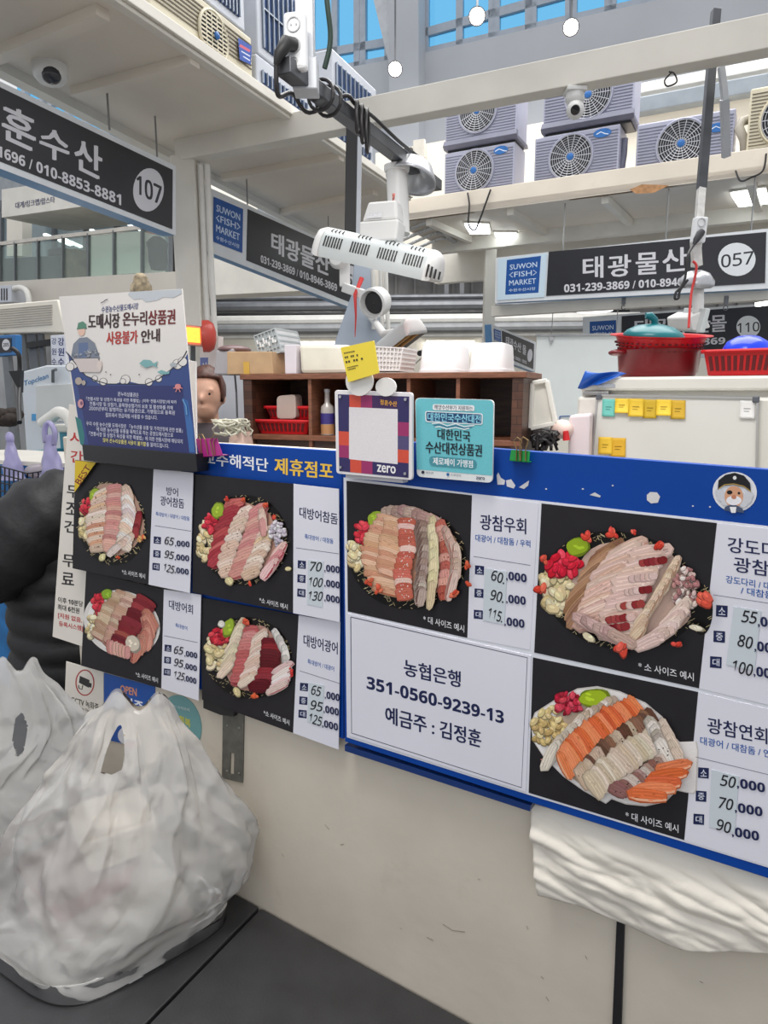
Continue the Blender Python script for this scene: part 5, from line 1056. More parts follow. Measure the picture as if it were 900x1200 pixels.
# bowls on top of the refrigerator
zf2 = zf + .002
def fcen(x, off): q = RF.hit(x, 441, off); q.z = zf2; return q
bc = fcen(770, -.17); Rw = (RF.hit(830, 415, -.17) - RF.hit(712, 415, -.17)); Rw = abs(Rw.dot(V((1, 0, 0)))) / 2 * 1.0
hbn = RF.hit(770, 412, -.17).z - zf2
r = thing('wash_basin', 'large dark red washing basin on the refrigerator top under the red colander', 'basin', bc)
m = MB(); m.lathe(bc, (0, 0, 1), [(.001, 0), (Rw * .86, 0), (Rw * .93, hbn * .2), (Rw * .97, hbn * .9), (Rw * 1.03, hbn * .97), (Rw * 1.05, hbn * 1.04), (Rw * .98, hbn * 1.06), (Rw * .93, hbn * .92), (Rw * .84, .008), (.001, .008)], 44); build('bowl', m, M('dark_red_plastic', (120, 18, 26), .28, var=.1), r, smooth=50)
m = MB(); q = bc + V((-Rw * 1.03, -.01, hbn * .95)); m.sph(q, (.03, .045, .011)); build('lug', m, M('dark_red_plastic'), r, smooth=60)
cz = hbn * 1.07; Rc = Rw * 1.08; hc = RF.hit(770, 391, -.17).z - zf2 - cz; r = thing('colander', 'bright red colander stacked on the dark red basin', 'colander', bc + V((0, 0, cz)))
m = MB(); m.lathe(bc + V((0, 0, cz - hc * .2)), (0, -.13, 1), [(.001, .002), (Rc * .84, .002), (Rc * .93, hc * .7), (Rc * .98, hc * 1.0), (Rc * 1.1, hc * 1.06), (Rc * 1.11, hc * 1.12), (Rc * .97, hc * 1.08), (Rc * .9, hc * .7), (Rc * .8, .01), (.001, .01)], 44); build('bowl', m, m_red, r, smooth=50)
m = MB()
for j in range(3):
    for k in range(44):
        a_ = 6.2832 * (k + .5 * (j % 2)) / 44; rr = Rc * (.87 + .035 * j); p = bc + V((math.cos(a_) * rr, math.sin(a_) * rr, cz + hc * (.05 + .2 * j) + math.sin(a_) * rr * .13)); m.box(p + V((math.cos(a_), math.sin(a_), 0)) * .004, (.004, .009, .004), (V((math.cos(a_), math.sin(a_), 0)), V((-math.sin(a_), math.cos(a_), 0)), V((0, 0, 1))))
build('perforations', m, M('dark_red_slot'), r)
tc_ = bc + V((-.02, 0, cz + hc * .75)); Rt = Rw * .72; r = thing('teal_strainer', 'teal plastic lid with a stem handle lying in the red colander', 'lid', tc_)
m = MB(); m.lathe(tc_, (.06, -.12, 1), [(Rt, 0), (Rt * 1.02, .006), (Rt * .9, .02), (Rt * .6, .036), (Rt * .2, .043), (.001, .044)], 36); build('dome', m, M('teal_plastic', (10, 108, 116), .3, var=.08), r, smooth=60)
m = MB(); m.tube([tc_ + V((0, -.005, .04)), tc_ + V((-.004, -.01, .056)), tc_ + V((-.02, -.012, .068)), tc_ + V((-.034, -.012, .068))], [.012, .011, .012, .009], 10); build('stem', m, M('teal_plastic'), r, smooth=60)
q0, q1 = RF.hit(822, 440, -.02), RF.hit(915, 440, -.02); wd = (q1 - q0).length; cbk = (q0 + q1) / 2 - RF.n * .1; cbk.z = zf2; hk = RF.hit(860, 411, -.02).z - zf2
basket('basket', 'red slotted basket holding the blue bowl at the right of the refrigerator top', cbk, (RF.u, RF.n), wd, .2, hk, m_red)
bb_ = cbk + V((0, 0, hk * .6)) + RF.u * .0; r = thing('blue_bowl', 'upturned bright blue bowl lying in the red basket', 'bowl', bb_); Rb = wd * .36
m = MB(); m.lathe(bb_, (-.1, -.25, 1), [(Rb * .96, 0), (Rb * 1.04, .003), (Rb, .012), (Rb * .95, Rb * .4), (Rb * .76, Rb * .78), (Rb * .42, Rb * .98), (.001, Rb * 1.03)], 36); build('bowl', m, M('blue_plastic', (20, 62, 222), .2, var=.05), r, smooth=60)
m = MB(); m.torus(bb_ + V((0, 0, .005)), (-.1, -.25, 1), Rb * 1.02, .005, 36, 6); build('rim', m, M('blue_plastic'), r, smooth=60)
# blue plastic sheet hanging off the corner
m = MB()
def bsh(u, v):
    a_, b_, c_, d_ = (686, 434.5), (734, 438), (700, 452), (677, 455); x = (a_[0] * (1 - u) + b_[0] * u) * (1 - v) + (d_[0] * (1 - u) + c_[0] * u) * v; y = (a_[1] * (1 - u) + b_[1] * u) * (1 - v) + (d_[1] * (1 - u) + c_[1] * u) * v
    return RF.hit(x, y + 1.5 * math.sin(u * 6), .012 + .012 * math.sin(v * 3 + u * 5))
m.grid(bsh, 14, 10); solo('blue_film', m, M('blue_film', (26, 92, 190), .35, var=.1), 'torn blue plastic film hanging over the refrigerator left corner', 'film', smooth=180, solid=.001)
# styrofoam box, lid and clutter between shelf and refrigerator
_q = W.shift(-1.0).hit(640, 500); MD = Plane(_q, _q + V((.93, -.36, 0))); zwt = 1.161
boxy('foam_box', 'upright pinkish white foam box left of the refrigerator', 'foam box', MD, [(667, 487), (692, 485), (690, 560), (666, 560)], 0, .14, M('pinkish_foam', (232, 218, 222), .75, var=.02), bevel=.008, base=zwt)
fl_ = thing('foam_tray', 'white foam box lid leaning against the end of the brown shelf', 'lid', MD.hit(636, 500, .0)); q = [(624, 449), (641, 446), (651, 496), (622, 502)]
build('lid_panel', slab(MD, q, -.03, -.012), m_foam, fl_, bevel=.004); P = [MD.hit(x, y, -.006) for x, y in q]; m = MB()
for k in range(4): m.bar(P[k], P[(k + 1) % 4], .014, .02, MD.n)
build('raised_rim', m, m_foam, fl_, bevel=.003)
m = MB(); c = MD.hit(659, 503, -.02); m.sph(c, (.036, .05, .03)); solo('foam_ball', m, M('pale_peach', (232, 206, 196), .6), 'pale rounded bundle left of the foam box', 'bundle', smooth=60)
m = MB(); rnd = random.Random(9)
for k in range(9):
    P = [MD.hit(622 + rnd.uniform(0, 34), 507 + rnd.uniform(0, 22), .02 + rnd.uniform(-.05, .05)) for _ in range(6)]
    Q = []
    for j in range(len(P) - 1):
        for t in range(5): Q.append(P[j].lerp(P[j + 1], t / 5) + V((0, 0, .008 * math.sin(t))))
    m.tube(Q, .005, 6)
solo('cable_pile', m, M('black_cable', (36, 34, 36), .4), 'pile of black cables behind the board right of the green clip', 'cable', smooth=60)
boxy('black_bundle', 'flat dark bundle under the leaning foam lid', 'bundle', MD, [(622, 500), (652, 506), (648, 520), (622, 518)], .0, .12, M('dark_brown_film', (52, 44, 44), .3, var=.4, scale=40, bump=.6), bevel=.006)
m = MB(); q0 = MD.hit(664, 516, .03); q1 = MD.hit(663, 505, .03); m.cyl(q0, q1, .011, .008, 14); solo('red_bottle_cap', m, m_red, 'small red cap in the clutter beside the foam box', 'cap')
# hanging white board
HB = Plane(at(600, 353, 6.7), at(900, 338, 5.6)).shift(-.14)
hb_ = thing('hanging_whiteboard', 'large white board hanging on strings behind the red basins', 'whiteboard', HB.hit(690, 500)); 
build('board', slab(HB, [(629, 393), (800, 391), (800, 500), (625, 500)], -.012, 0), M('bright_whiteboard', (240, 246, 244), .25, var=.01), hb_)
m = MB(); m.bar(HB.hit(628, 393, .004), HB.hit(800, 391, .004), .02, .03, HB.n); build('top_rail', m, M('aluminium'), hb_)
for a_, b_ in (((649, 351), (646, 394)), ((725, 347), (722, 392))): m = MB(); m.tube([HB.hit(*a_), HB.hit(*b_)], .004, 6); build('string', m, M('grey_string', (150, 150, 150), .6), hb_)
m = MB(); q = HB.hit(646, 397, .012); m.box(q, (.04, .02, .035)); m.cyl(q - V((0, 0, .015)), q - V((0, 0, .05)), .008, n=8); build('hook', m, M('aluminium'), hb_)
m = MB(); P = [HB.hit(x, y, .005) for x, y in ((656, 492), (656, 488), (668, 487.5))]; m.bar(P[0], P[1], .008, .004, HB.n); m.bar(P[1], P[2], .008, .004, HB.n); build('blue_tape', m, M('blue_tape', (40, 96, 170), .4), hb_)

# ================================================================== OVERHEAD SIGNS
m_signblk = M('sign_black', (36, 37, 44), .35, var=.05)
m_signwht = M('sign_white_frame', (222, 226, 230), .4, var=.03)
m_signblu = M('sign_blue_edge', (104, 152, 200), .4, var=.05)
def logo_plate(i, q, lines):
    """blue square with three lines of lettering; q: corner pixels"""
    i.poly(q, (30, 84, 158))
    def g(u, v): a_, b_, c_, d_ = map(V, q); return tuple((a_ * (1 - u) + b_ * u) * (1 - v) + (d_ * (1 - u) + c_ * u) * v)
    h = (V(q[3]) - V(q[0])).length
    for t, u0, u1, v, k in (('SUWON', .1, .9, .22, .15), ('FISH', .24, .76, .44, .15), ('MARKET', .1, .9, .67, .15), ('수원수산시장', .1, .9, .88, .09)): i.text(t, g(u0, v), g(u1, v), h * k, (206, 222, 240), .02)
    for u, s_ in ((.1, 1), (.9, -1)): i.line([g(u + .1 * s_, .37), g(u, .44), g(u + .1 * s_, .51)], max(.5, h * .022), (206, 222, 240))
def shop_sign(name, label, pl, body, face, depth, edge=m_signblu, anchor=None):
    r = thing(name, label, 'sign', pl.hit(*body[3])); build('sign_box', slab(pl, body, -depth, 0), edge, r, bevel=.006)
    ins = []; c = sum((V(p) for p in body), V((0, 0))) / 4
    build('light_frame', slab(pl, body, 0, .004), m_signwht, r); build('black_face', slab(pl, face, .004, .008), m_signblk, r); return r
def hanger(pl, pts, ztop, r):
    for x, y in pts:
        q = pl.hit(x, y, -.06); m = MB(); m.bar(q - V((0, 0, .02)), V((q.x, q.y, ztop)), .009, .009); build('hanger', m, M('zinc', (160, 160, 160), .3, .8), r)
# 107
a_, b_ = at(203, 197, 4.6), at(0, 100, 3.38); SL = Plane(b_, a_)
s107 = shop_sign('shop_sign', 'long black hanging sign 훈수산 107 at the upper left', SL, [(-40, 76), (206, 194.5), (206, 276), (-40, 182)], [(-40, 83), (202.5, 199), (202, 268.5), (-40, 173)], .1)
i = Ink(SL, .0085); wt = (214, 214, 220)
i.text('훈', (3, 140.5), (41, 158), 41, wt, .035); i.text('수', (47, 163.5), (80.5, 176.5), 34, wt, .035); i.text('산', (88, 177.5), (119, 193), 37, wt, .035); i.text('-1696 / 010-8853-8881', (-8, 174.5), (142, 234.5), 13, wt, .025); i.build('lettering', s107)
i = Ink(SL, .0087); i.ell(174, 222.5, 18, 25.5, wt, 5); i.text('107', (160.5, 215.5), (189, 229.5), 22, (40, 42, 50), .035); i.build('number_disc', s107)
hanger(SL, [(128, 148), (184, 180)], ZC, s107)
# left 057 sign, running away behind the column
a_, b_ = at(238, 290, 5.2), at(420, 362, 7.4); SM = Plane(a_, b_)
s57 = shop_sign('shop_sign', 'black sign 태광물산 seen at an angle behind the white column and the heater', SM, [(234, 214.5), (425, 302), (425, 366), (237, 292)], [(290.5, 245), (421, 303), (421, 358.5), (289, 305)], .08)
i = Ink(SM, .0085); logo_plate(i, [(250.5, 230.5), (285, 245), (284, 296.5), (249.7, 283)], None); i.build('market_logo', s57, label='blue square market logo')
i = Ink(SM, .0087); i.text('태광물산', (318.5, 283), (386, 312), 24, wt, .035); i.text('031-239-3869 / 010-8946-3869', (305.5, 303), (395, 337.5), 9, wt, .025); i.build('lettering', s57)
i = Ink(SM, .0087); i.ell(410, 327, 11, 16, wt); i.text('057', (401, 324), (419, 331), 14, (40, 42, 50), .03); i.build('number_disc', s57)
hanger(SM, [(290, 240), (385, 283)], ZC, s57)
i = Ink(SM, -.01); i.text('피그니', (334, 274), (383, 290), 9, (86, 58, 140), .02)
m = slab(SM, [(318, 262), (400, 290), (400, 300), (318, 270)], -.02, -.012); i.build('purple_scrawl', s57); build('scrawl_board', m, m_signwht, s57)
# right 057 sign facing the counter
a_, b_ = at(600, 353, 6.7), at(900, 338, 5.6); SR = Plane(a_, b_)
s57r = shop_sign('shop_sign', 'black hanging sign 태광물산 057 with phone number at the right', SR, [(581, 302), (906, 267), (904, 338), (580, 355)], [(643, 295), (898, 271.8), (896.5, 331.5), (640, 346.8)], .1)
i = Ink(SR, .0085); i.poly([(583.5, 303.5), (641, 297), (638, 348), (582.5, 352)], (206, 226, 240)); logo_plate(i, [(594, 304.7), (634, 299.8), (631, 343), (592, 345.5)], None); i.build('market_logo', s57r, label='blue square market logo on a pale panel')
i = Ink(SR, .0087)
for t, x0, x1, y0, y1 in (('태', 683.5, 706.5, 314, 312.5), ('광', 713, 739, 312.5, 310.5), ('물', 745.5, 771, 309.5, 308), ('산', 777, 805, 305.5, 303)): i.text(t, (x0, y0), (x1, y1), 25 if t != '산' else 27, wt, .035)
i.text('031-239-3869 / 010-8946-3869', (661, 338), (832, 328), 9.5, wt, .025); i.build('lettering', s57r)
i = Ink(SR, .0087); i.ell(863.5, 304, 22, 19.5, (226, 230, 234)); i.text('057', (845, 306.5), (883, 301.5), 15.5, (44, 46, 54), .01); i.build('number_disc', s57r)
hanger(SR, [(660, 290), (780, 280), (880, 270)], ZC, s57r)
# cream beam right under that sign
_b = SR.shift(-.115); z0, z1 = _b.hit(800, 357).z, _b.hit(800, 343).z; u0, u1 = _b.uz(576, 350)[0], _b.uz(1010, 340)[0]
m = MB(); m.prism([_b.P(u0, z0), _b.P(u1, z0), _b.P(u1, z1), _b.P(u0, z1)], _b.n * -.1); struct('beam_under_sign', m, m_white)
for x in (731, 851): q = _b.hit(x, 352, .004); m = MB(); m.box(q, (.03, .015, .07)); m.torus(q - V((0, 0, .06)), (0, 1, 0), .018, .004, 14, 5); solo('hook_eye', m, m_grey, 'small grey eye hook on the cream beam ' + ('near the red basins' if x < 800 else 'at the right near the blue bowl'), 'hook')
# 110 sign further back
a_, b_ = at(690, 412, 8.6), at(900, 405, 7.6); SF = Plane(a_, b_)
s110 = shop_sign('shop_sign', 'farther black sign 110 partly hidden by the red basins', SF, [(683, 371.5), (930, 353), (930, 418), (683, 420)], [(728.5, 370.5), (928, 356), (928, 414), (728, 415)], .1)
i = Ink(SF, .0085); i.poly([(686, 374), (727, 371), (727, 417), (686, 418)], (222, 228, 234)); logo_plate(i, [(691, 377), (722, 375), (722, 412), (691, 413)], None); i.build('market_logo', s110, label='blue square market logo on a pale panel')
i = Ink(SF, .0087)
for t, x0, x1 in (('태', 744, 764), ('광', 767, 788), ('수', 791, 811), ('산', 813, 832), ('몰', 833, 851)): i.text(t, (x0, 384 - (x0 - 744) * .05), (x1, 383 - (x0 - 744) * .05), 19, wt, .035)
i.text('031-239-3869', (750, 404), (850, 399), 8, wt, .025); i.build('lettering', s110)
i = Ink(SF, .0087); i.ell(877, 383, 14, 13, (226, 230, 234)); i.text('110', (864, 384.5), (890, 382.5), 11.5, (44, 46, 54), .01); i.build('number_disc', s110)
# small angled sign at the right of the rear post
a_, b_ = at(578, 400, 7.6), at(627, 425, 9.2); SG = Plane(a_, b_)
sg = shop_sign('shop_sign', 'small dark angled sign 태광수산 몰 above the right end of the brown shelf', SG, [(576, 380), (628, 401), (627, 436), (578, 418)], [(588.5, 387.5), (626, 403), (625, 432.5), (589.5, 417)], .08)
i = Ink(SG, .0085); logo_plate(i, [(579, 385), (587, 388), (587.5, 401), (579.5, 398)], None); i.build('market_logo', sg)
i = Ink(SG, .0087); i.text('태광수산 몰', (593, 399), (616.5, 411), 11, wt, .03); i.text('031-239-3869 / 010', (592, 414), (617, 425), 4, wt, .02); i.ell(621, 416.5, 3, 7.5, wt, 5); i.build('lettering', sg)
# ================================================================== CONDENSING UNITS
m_lav = M('lavender_grey_metal', (170, 172, 190), .4, .15, var=.05, scale=3)
m_lavd = M('lavender_grey_groove', (112, 114, 132), .5, var=.05)
m_hole = M('black_fan_opening', (34, 36, 42), .6)
m_wire = M('pale_grille_wire', (206, 208, 214), .35, .3)
m_logo = M('blue_badge', (44, 106, 176), .35, var=.1, scale=30)
m_beige = M('beige_metal', (212, 204, 180), .45, var=.05, scale=3)
m_beiged = M('beige_groove', (104, 94, 78), .5)
def fan_unit(name, label, pl, off, TL, BR, fan, fr_px, base_z, depth=.32, mat=m_lav, groove=m_lavd, logo=None, lip=False, group='condensing units on the right canopy', spokes=18, rings=8, hub=True, horiz=False, ztop=None):
    u0, z1 = pl.uz(TL[0], TL[1], off); u1, z0 = pl.uz(BR[0], BR[1], off)
    if base_z is not None: z0 = base_z
    if ztop is not None: z1 = ztop
    P = lambda u, z, o=0: pl.P(u, z, off + o)
    r = thing(name, label, 'air conditioner', P((u0 + u1) / 2, z0, -depth / 2), group)
    m = MB(); m.prism([P(u0, z0 + .03), P(u1, z0 + .03), P(u1, z1), P(u0, z1)], pl.n * -depth); build('casing', m, mat, r, bevel=.012)
    m = MB(); m.prism([P(u0 + .02, z0, -.03), P(u1 - .02, z0, -.03), P(u1 - .02, z0 + .035, -.03), P(u0 + .02, z0 + .035, -.03)], pl.n * -(depth - .06)); build('feet', m, m_dark, r)
    if lip:
        m = MB(); m.prism([P(u0 - .01, z0 + .02), P(u1 + .01, z0 + .02), P(u1 + .012, z0 + .05, .03), P(u0 - .012, z0 + .05, .03)], pl.n * -(depth + .02)); m.prism([P(u0 - .01, z0 + .05, .03), P(u1 + .01, z0 + .05, .03), P(u1 + .005, z0 + .1, .012), P(u0 - .005, z0 + .1, .012)], pl.n * -.05); build('base_lip', m, groove, r, bevel=.004)
    fu, fz = pl.uz(fan[0], fan[1], off); R = abs(pl.uz(fan[0], fan[1] - fr_px, off)[1] - fz)
    if fz + R > z1 - .01 and not lip: R = z1 - .015 - fz
    m = MB(); nl = max(6, int((z1 - z0) / .028))
    for k in range(1, nl):
        z = z0 + .06 + (z1 - z0 - .08) * k / nl; dz = abs(z - fz); h = math.sqrt(max(0, (R * 1.12) ** 2 - dz * dz))
        for s_, e_ in ((u0 + .015, fu - h), (fu + h, u1 - .015)):
            if e_ - s_ > .03: m.bar(P(s_, z, .001), P(e_, z, .001), .006, .007, pl.n)
    build('louvres', m, groove, r)
    c = P(fu, fz, .004); m = MB(); m.cyl(c - pl.n * .002, c + pl.n * .002, R, n=40); build('fan_opening', m, m_hole, r)
    fb2 = MB()
    for k in range(5):
        a_ = 1.2566 * k; d = pl.u * math.cos(a_) + V((0, 0, 1)) * math.sin(a_); e = pl.u * -math.sin(a_) + V((0, 0, 1)) * math.cos(a_); fb2.hexa([c + d * R * .15 - e * R * .1 + pl.n * .003, c + d * R * .9 - e * R * .2 + pl.n * .003, c + d * R * .9 + e * R * .25 + pl.n * .006, c + d * R * .15 + e * R * .12 + pl.n * .006] + [c + d * R * .15 - e * R * .1 + pl.n * .005, c + d * R * .9 - e * R * .2 + pl.n * .005, c + d * R * .9 + e * R * .25 + pl.n * .008, c + d * R * .15 + e * R * .12 + pl.n * .008])
    build('fan_blades', fb2, M('dark_blade', (44, 50, 60), .5), r)
    m = MB(); m.torus(c + pl.n * .004, pl.n, R * 1.04, .01, 44, 6); build('shroud_ring', m, mat, r, smooth=60)
    m = MB()
    if horiz:
        for k in range(-5, 6):
            z = R * k / 5.5; h = math.sqrt(max(0, R * R - z * z)); m.bar(c + pl.n * .010 - pl.u * h + V((0, 0, z)), c + pl.n * .010 + pl.u * h + V((0, 0, z)), .009, .0025, pl.n)
        for k in (-.6, -.2, .2, .6): h = math.sqrt(R * R - (R * k) ** 2); m.bar(c + pl.n * .011 + pl.u * R * k - V((0, 0, h)), c + pl.n * .011 + pl.u * R * k + V((0, 0, h)), .006, .003, pl.n)
    else:
        for k in range(1, rings + 1): m.torus(c + pl.n * (.014 + .012 * (1 - (k / rings) ** 2)), pl.n, R * (.12 + .86 * k / rings), .0022, 36, 4)
        for k in range(spokes):
            a_ = 6.2832 * k / spokes; d = pl.u * math.cos(a_) + V((0, 0, 1)) * math.sin(a_); m.bar(c + d * R * .14 + pl.n * .026, c + d * R * .99 + pl.n * .015, .0042, .004, pl.n)
    build('fan_grille', m, m_wire if not horiz else mat, r)
    if hub: m = MB(); m.lathe(c + pl.n * .022, pl.n, [(R * .17, 0), (R * .16, .008), (R * .1, .012), (.001, .013)], 20); build('hub_badge', m, m_logo, r, smooth=50)
    if logo:
        lu, lz = pl.uz(logo[0], logo[1], off); m = MB(); lw, lh = logo[2], logo[3]
        pts = [P(lu + lw * math.cos(k * .2618), lz + lh * math.sin(k * .2618), .003) for k in range(24)]; m.prism(pts, pl.n * .004); b = build('oval_badge', m, m_logo, r)
        i = Ink(pl, off + .0075); i.line([(logo[0] - 7, logo[1] + 1.5), (logo[0] - 2, logo[1] - 1.5), (logo[0] + 3, logo[1] + .5), (logo[0] + 7, logo[1] + 1)], 1.1, (216, 226, 240)); i.build('white_stroke', b)
    return r, (u0, u1, z0, z1)
AP = FA.shift(-.16); zA = ZC + .062
def zat(x, y): return AP.uz(x, y)[1]
lo_ = dict(base_z=zA)
fan_unit('air_conditioner', 'lower left grey outdoor unit of the left stack on the right canopy', AP, 0, (521, 180), (602, 217), (556, 200.5), 24, logo=(587, 176, .068, .036), **lo_)
z_up = zat(560, 176) + .0; z_l = zat(521, 180)
fan_unit('air_conditioner', 'upper grey outdoor unit of the left stack partly behind the cross beam', AP, .0, (522, 122), (605, 165), (560, 131), 24, z_l + .004, lip=True)
fan_unit('air_conditioner', 'lower grey outdoor unit of the middle stack with a blue oval badge', AP, 0, (627, 162), (724, 204), (669, 184.5), 26, logo=(706, 156, .075, .036), **lo_)
z_m = zat(627, 162)
fan_unit('air_conditioner', 'upper grey outdoor unit of the middle stack behind the round camera', AP, .0, (638, 92), (741, 152), (690, 112), 28, z_m + .004, lip=True)
fan_unit('air_conditioner', 'single grey outdoor unit on the right canopy behind the leaning dark post', AP, 0, (747, 146), (858, 188), (798.5, 169), 28, logo=(841, 149.5, .07, .035), **lo_)
fan_unit('air_conditioner', 'beige outdoor unit cut by the right picture edge', AP, .05, (880, 104), (985, 172), (926, 138), 32, zA, mat=m_beige, groove=m_beiged, hub=False)
# gas pipe of the beige unit, lamp pad between stacks
m = MB(); m.tube([AP.hit(886, 138, -.1), AP.hit(870, 142, -.05), AP.hit(866, 150, 0), AP.hit(872, 164, -.02), AP.hit(873, 178, -.05)], .035, 10); solo('insulated_pipe', m, M('beige_insulation', (176, 170, 158), .7), 'beige insulated elbow pipe beside the beige outdoor unit', 'pipe', smooth=60)
m = MB(); q = AP.hit(731, 180, -.12); m.tube([q + V((0, 0, .12)), q, q - V((.02, 0, .2))], .03, 8); solo('copper_pipe', m, m_lavd, 'dark bundled pipe between the middle stack and the single outdoor unit', 'pipe', smooth=60)
cp = fd; 
# units on the left canopy, seen on their long sides
EL = Plane(A, B).shift(-.04)
if EL.u.dot(eL) < 0: EL = EL
zL = ZC + .048
fan_unit('air_conditioner', 'beige outdoor unit with a slatted fan at the edge of the left canopy', EL, 0, (172, -42), (296.3, 90), (249, 43), 27, zL, ztop=EL.uz(296.3, 46)[1], depth=.34, mat=m_beige, groove=m_beiged, hub=True, horiz=True, group='condensing units on the left canopy')
u_, z_ = EL.uz(287, 60); m = MB()
q = [(279, 44), (295, 54), (294, 76), (281, 70)]; P_ = bpy.data.objects['air_conditioner.006']; i = Ink(EL, .014); i.poly(q, (40, 80, 168)); i.line([(281, 53), (293, 60)], 3, (206, 90, 110)); i.line([(283, 60), (293, 66)], 1.2, (220, 226, 236)); i.line([(285, 66), (293, 71)], 1.2, (220, 226, 236)); i.build('blue_sticker', P_)
m_fin = M('dark_blue_fins', (36, 62, 104), .45, .4, var=.2, scale=30); m_cas = M('pale_grey_casing', (196, 200, 208), .4, .1, var=.04); m_rail = M('fin_guard_wire', (170, 180, 192), .35, .4)
def fin_unit(name, label, TL, BR, z0, off, depth, nb, z1=None, fins=None, mid=True):
    u0, za = EL.uz(TL[0], TL[1], off); u1, zb_ = EL.uz(BR[0], BR[1], off); z0 = zb_ if z0 is None else z0; z1 = za if z1 is None else z1
    P = lambda u, z, o=0: EL.P(u, z, off + o); r = thing(name, label, 'air conditioner', P((u0 + u1) / 2, z0, -depth / 2), 'finned backs of outdoor units')
    m = MB(); m.prism([P(u0, z0), P(u1, z0), P(u1, z1), P(u0, z1)], EL.n * -depth); build('casing', m, m_cas, r, bevel=.01)
    a_, b_, c_, d_ = u0 + .05, u1 - .06, z0 + .05, z1 - .07
    m = MB(); m.prism([P(a_, c_, .001), P(b_, c_, .001), P(b_, d_, .001), P(a_, d_, .001)], EL.n * .004); build('fins', m, m_fin, r)
    m = MB()
    for k in range(nb + 1): u = a_ + (b_ - a_) * k / nb; m.bar(P(u, c_, .011), P(u, d_, .011), .007, .01, EL.n)
    if mid: m.bar(P(a_, (c_ + d_) / 2, .012), P(b_, (c_ + d_) / 2, .012), .008, .006, EL.n)
    build('guard_wires', m, m_rail, r); return r
fin_unit('air_conditioner', 'lower finned outdoor unit above the left end of the cross beam', (300, 62), (364, 130), zL, 0, .34, 11, mid=False)
zt_lo = EL.uz(300, 62)[1]
fin_unit('air_conditioner', 'upper finned outdoor unit with dark blue fins behind the white socket', (299, -60), (352, 60), zt_lo + .005, 0, .34, 7)
fin_unit('air_conditioner', 'bright ribbed outdoor unit stacked over the beige unit at the top', (215, -110), (287, 24), EL.uz(296, 46)[1] + .003, .0, .3, 12, mid=False)
fin_unit('air_conditioner', 'grey finned outdoor unit right of the white socket above the cross beam', (389, 56), (441, 116), EL.uz(400, 142)[1] + .006, 0, .38, 9)
fin_unit('air_conditioner', 'small finned outdoor unit showing under the cross beam by the dark pole', (382, 140), (437, 190), zL, 0, .38, 10, z1=EL.uz(400, 142)[1], mid=False)
# ================================================================== POSTS, RAILS, HEATERS
YR = 2.3
zr = at(350, 98, YR).z
R0 = at(332, 84, YR - .12); R0.z = zr; R1 = atz(512, 218, zr)
rail = thing('hanging_rail', 'dark square rail hung from a pale post and running away over the stall', 'rail', (R0 + R1) / 2)
m = MB(); m.bar(R0, R1, .05, .045, (0, 0, 1)); build('rail', m, M('dark_grey_rail', (88, 90, 94), .35, .6, var=.15), rail, bevel=.003)
ps = R0 + (R1 - R0) * .1; m = MB(); m.box(V((ps.x, ps.y, zr + .6)), (.055, .05, 1.2)); build('post', m, M('pale_steel_post', (186, 190, 196), .4, .3), rail, bevel=.003)
m = MB(); m.box(V((ps.x, ps.y, zr + .015)), (.075, .075, .09)); build('joint', m, M('pale_steel_post'), rail, bevel=.004)
# white socket strip on the post
sk = at(347, 50, YR - .08); so = thing('power_socket', 'white double socket with a black plug on the pale post', 'socket', sk - V((0, 0, .09)))
X_, Y_, Z_ = V((.97, -.24, 0)), V((.24, .97, 0)), V((0, 0, 1))
m = MB(); m.box(sk, (.066, .035, .155), (X_, Y_, Z_)); build('socket_body', m, M('white_socket', (234, 236, 238), .3, var=.01), so, bevel=.01)
for dz in (.04, -.015, -.055):
    c = sk - Y_ * .019 + Z_ * dz; m = MB(); R_s = .021 if dz > -.05 else .01; m.lathe(c, -Y_, [(R_s, 0), (R_s, .002), (R_s * .85, .002), (R_s * .82, -.003), (.001, -.003)], 20)
    for s_ in (-1, 1): m.cyl(c + X_ * .008 * s_ - Y_ * -.002, c + X_ * .008 * s_ - Y_ * .001, .003, n=8)
    build('socket_face', m, M('grey_socket_face', (196, 198, 200), .4), so, smooth=40)
pg = sk - Y_ * .045 + V((-.012, 0, -.02)); pl_ = thing('power_plug', 'black plug and looped cable hanging along the dark rail', 'plug', pg)
m = MB(); m.tube([sk - Y_ * .02 + V((0, 0, -.015)), pg, pg + V((-.02, -.01, -.035)), pg + V((-.03, -.005, -.06))], [.019, .021, .016, .008], 12); build('plug', m, M('black_rubber'), pl_, smooth=60)
rd = (R1 - R0).normalized(); rx = rd.cross(V((0, 0, 1)))
def rp(t, s_, z): return R0 + (R1 - R0) * t + rx * s_ + V((0, 0, z))
P = [pg + V((-.03, -.005, -.06)), pg + V((-.03, .02, -.13)), rp(.1, -.05, -.02), rp(.18, -.05, -.04), rp(.25, .03, .03), rp(.3, .035, .028), rp(.36, .04, .03), rp(.44, .035, .035), rp(.6, .03, .03), rp(.8, .03, .03), rp(.95, .0, .03)]
m = MB(); m.tube(smooth_path(P), .007, 8); 
for k in range(3): m.torus(rp(.3 + .03 * k, .045, -.015 - .01 * k), rx + rd * .3, .05 + .01 * k, .006, 20, 6, .5)
build('cable', m, M('black_cable'), pl_, smooth=60)
for s_ in (-1, 1): m = MB(); m.torus(rp(.19 + .02 * s_, 0, 0), rd, .045, .006, 18, 6); build('cable_tie', m, M('black_cable'), pl_)
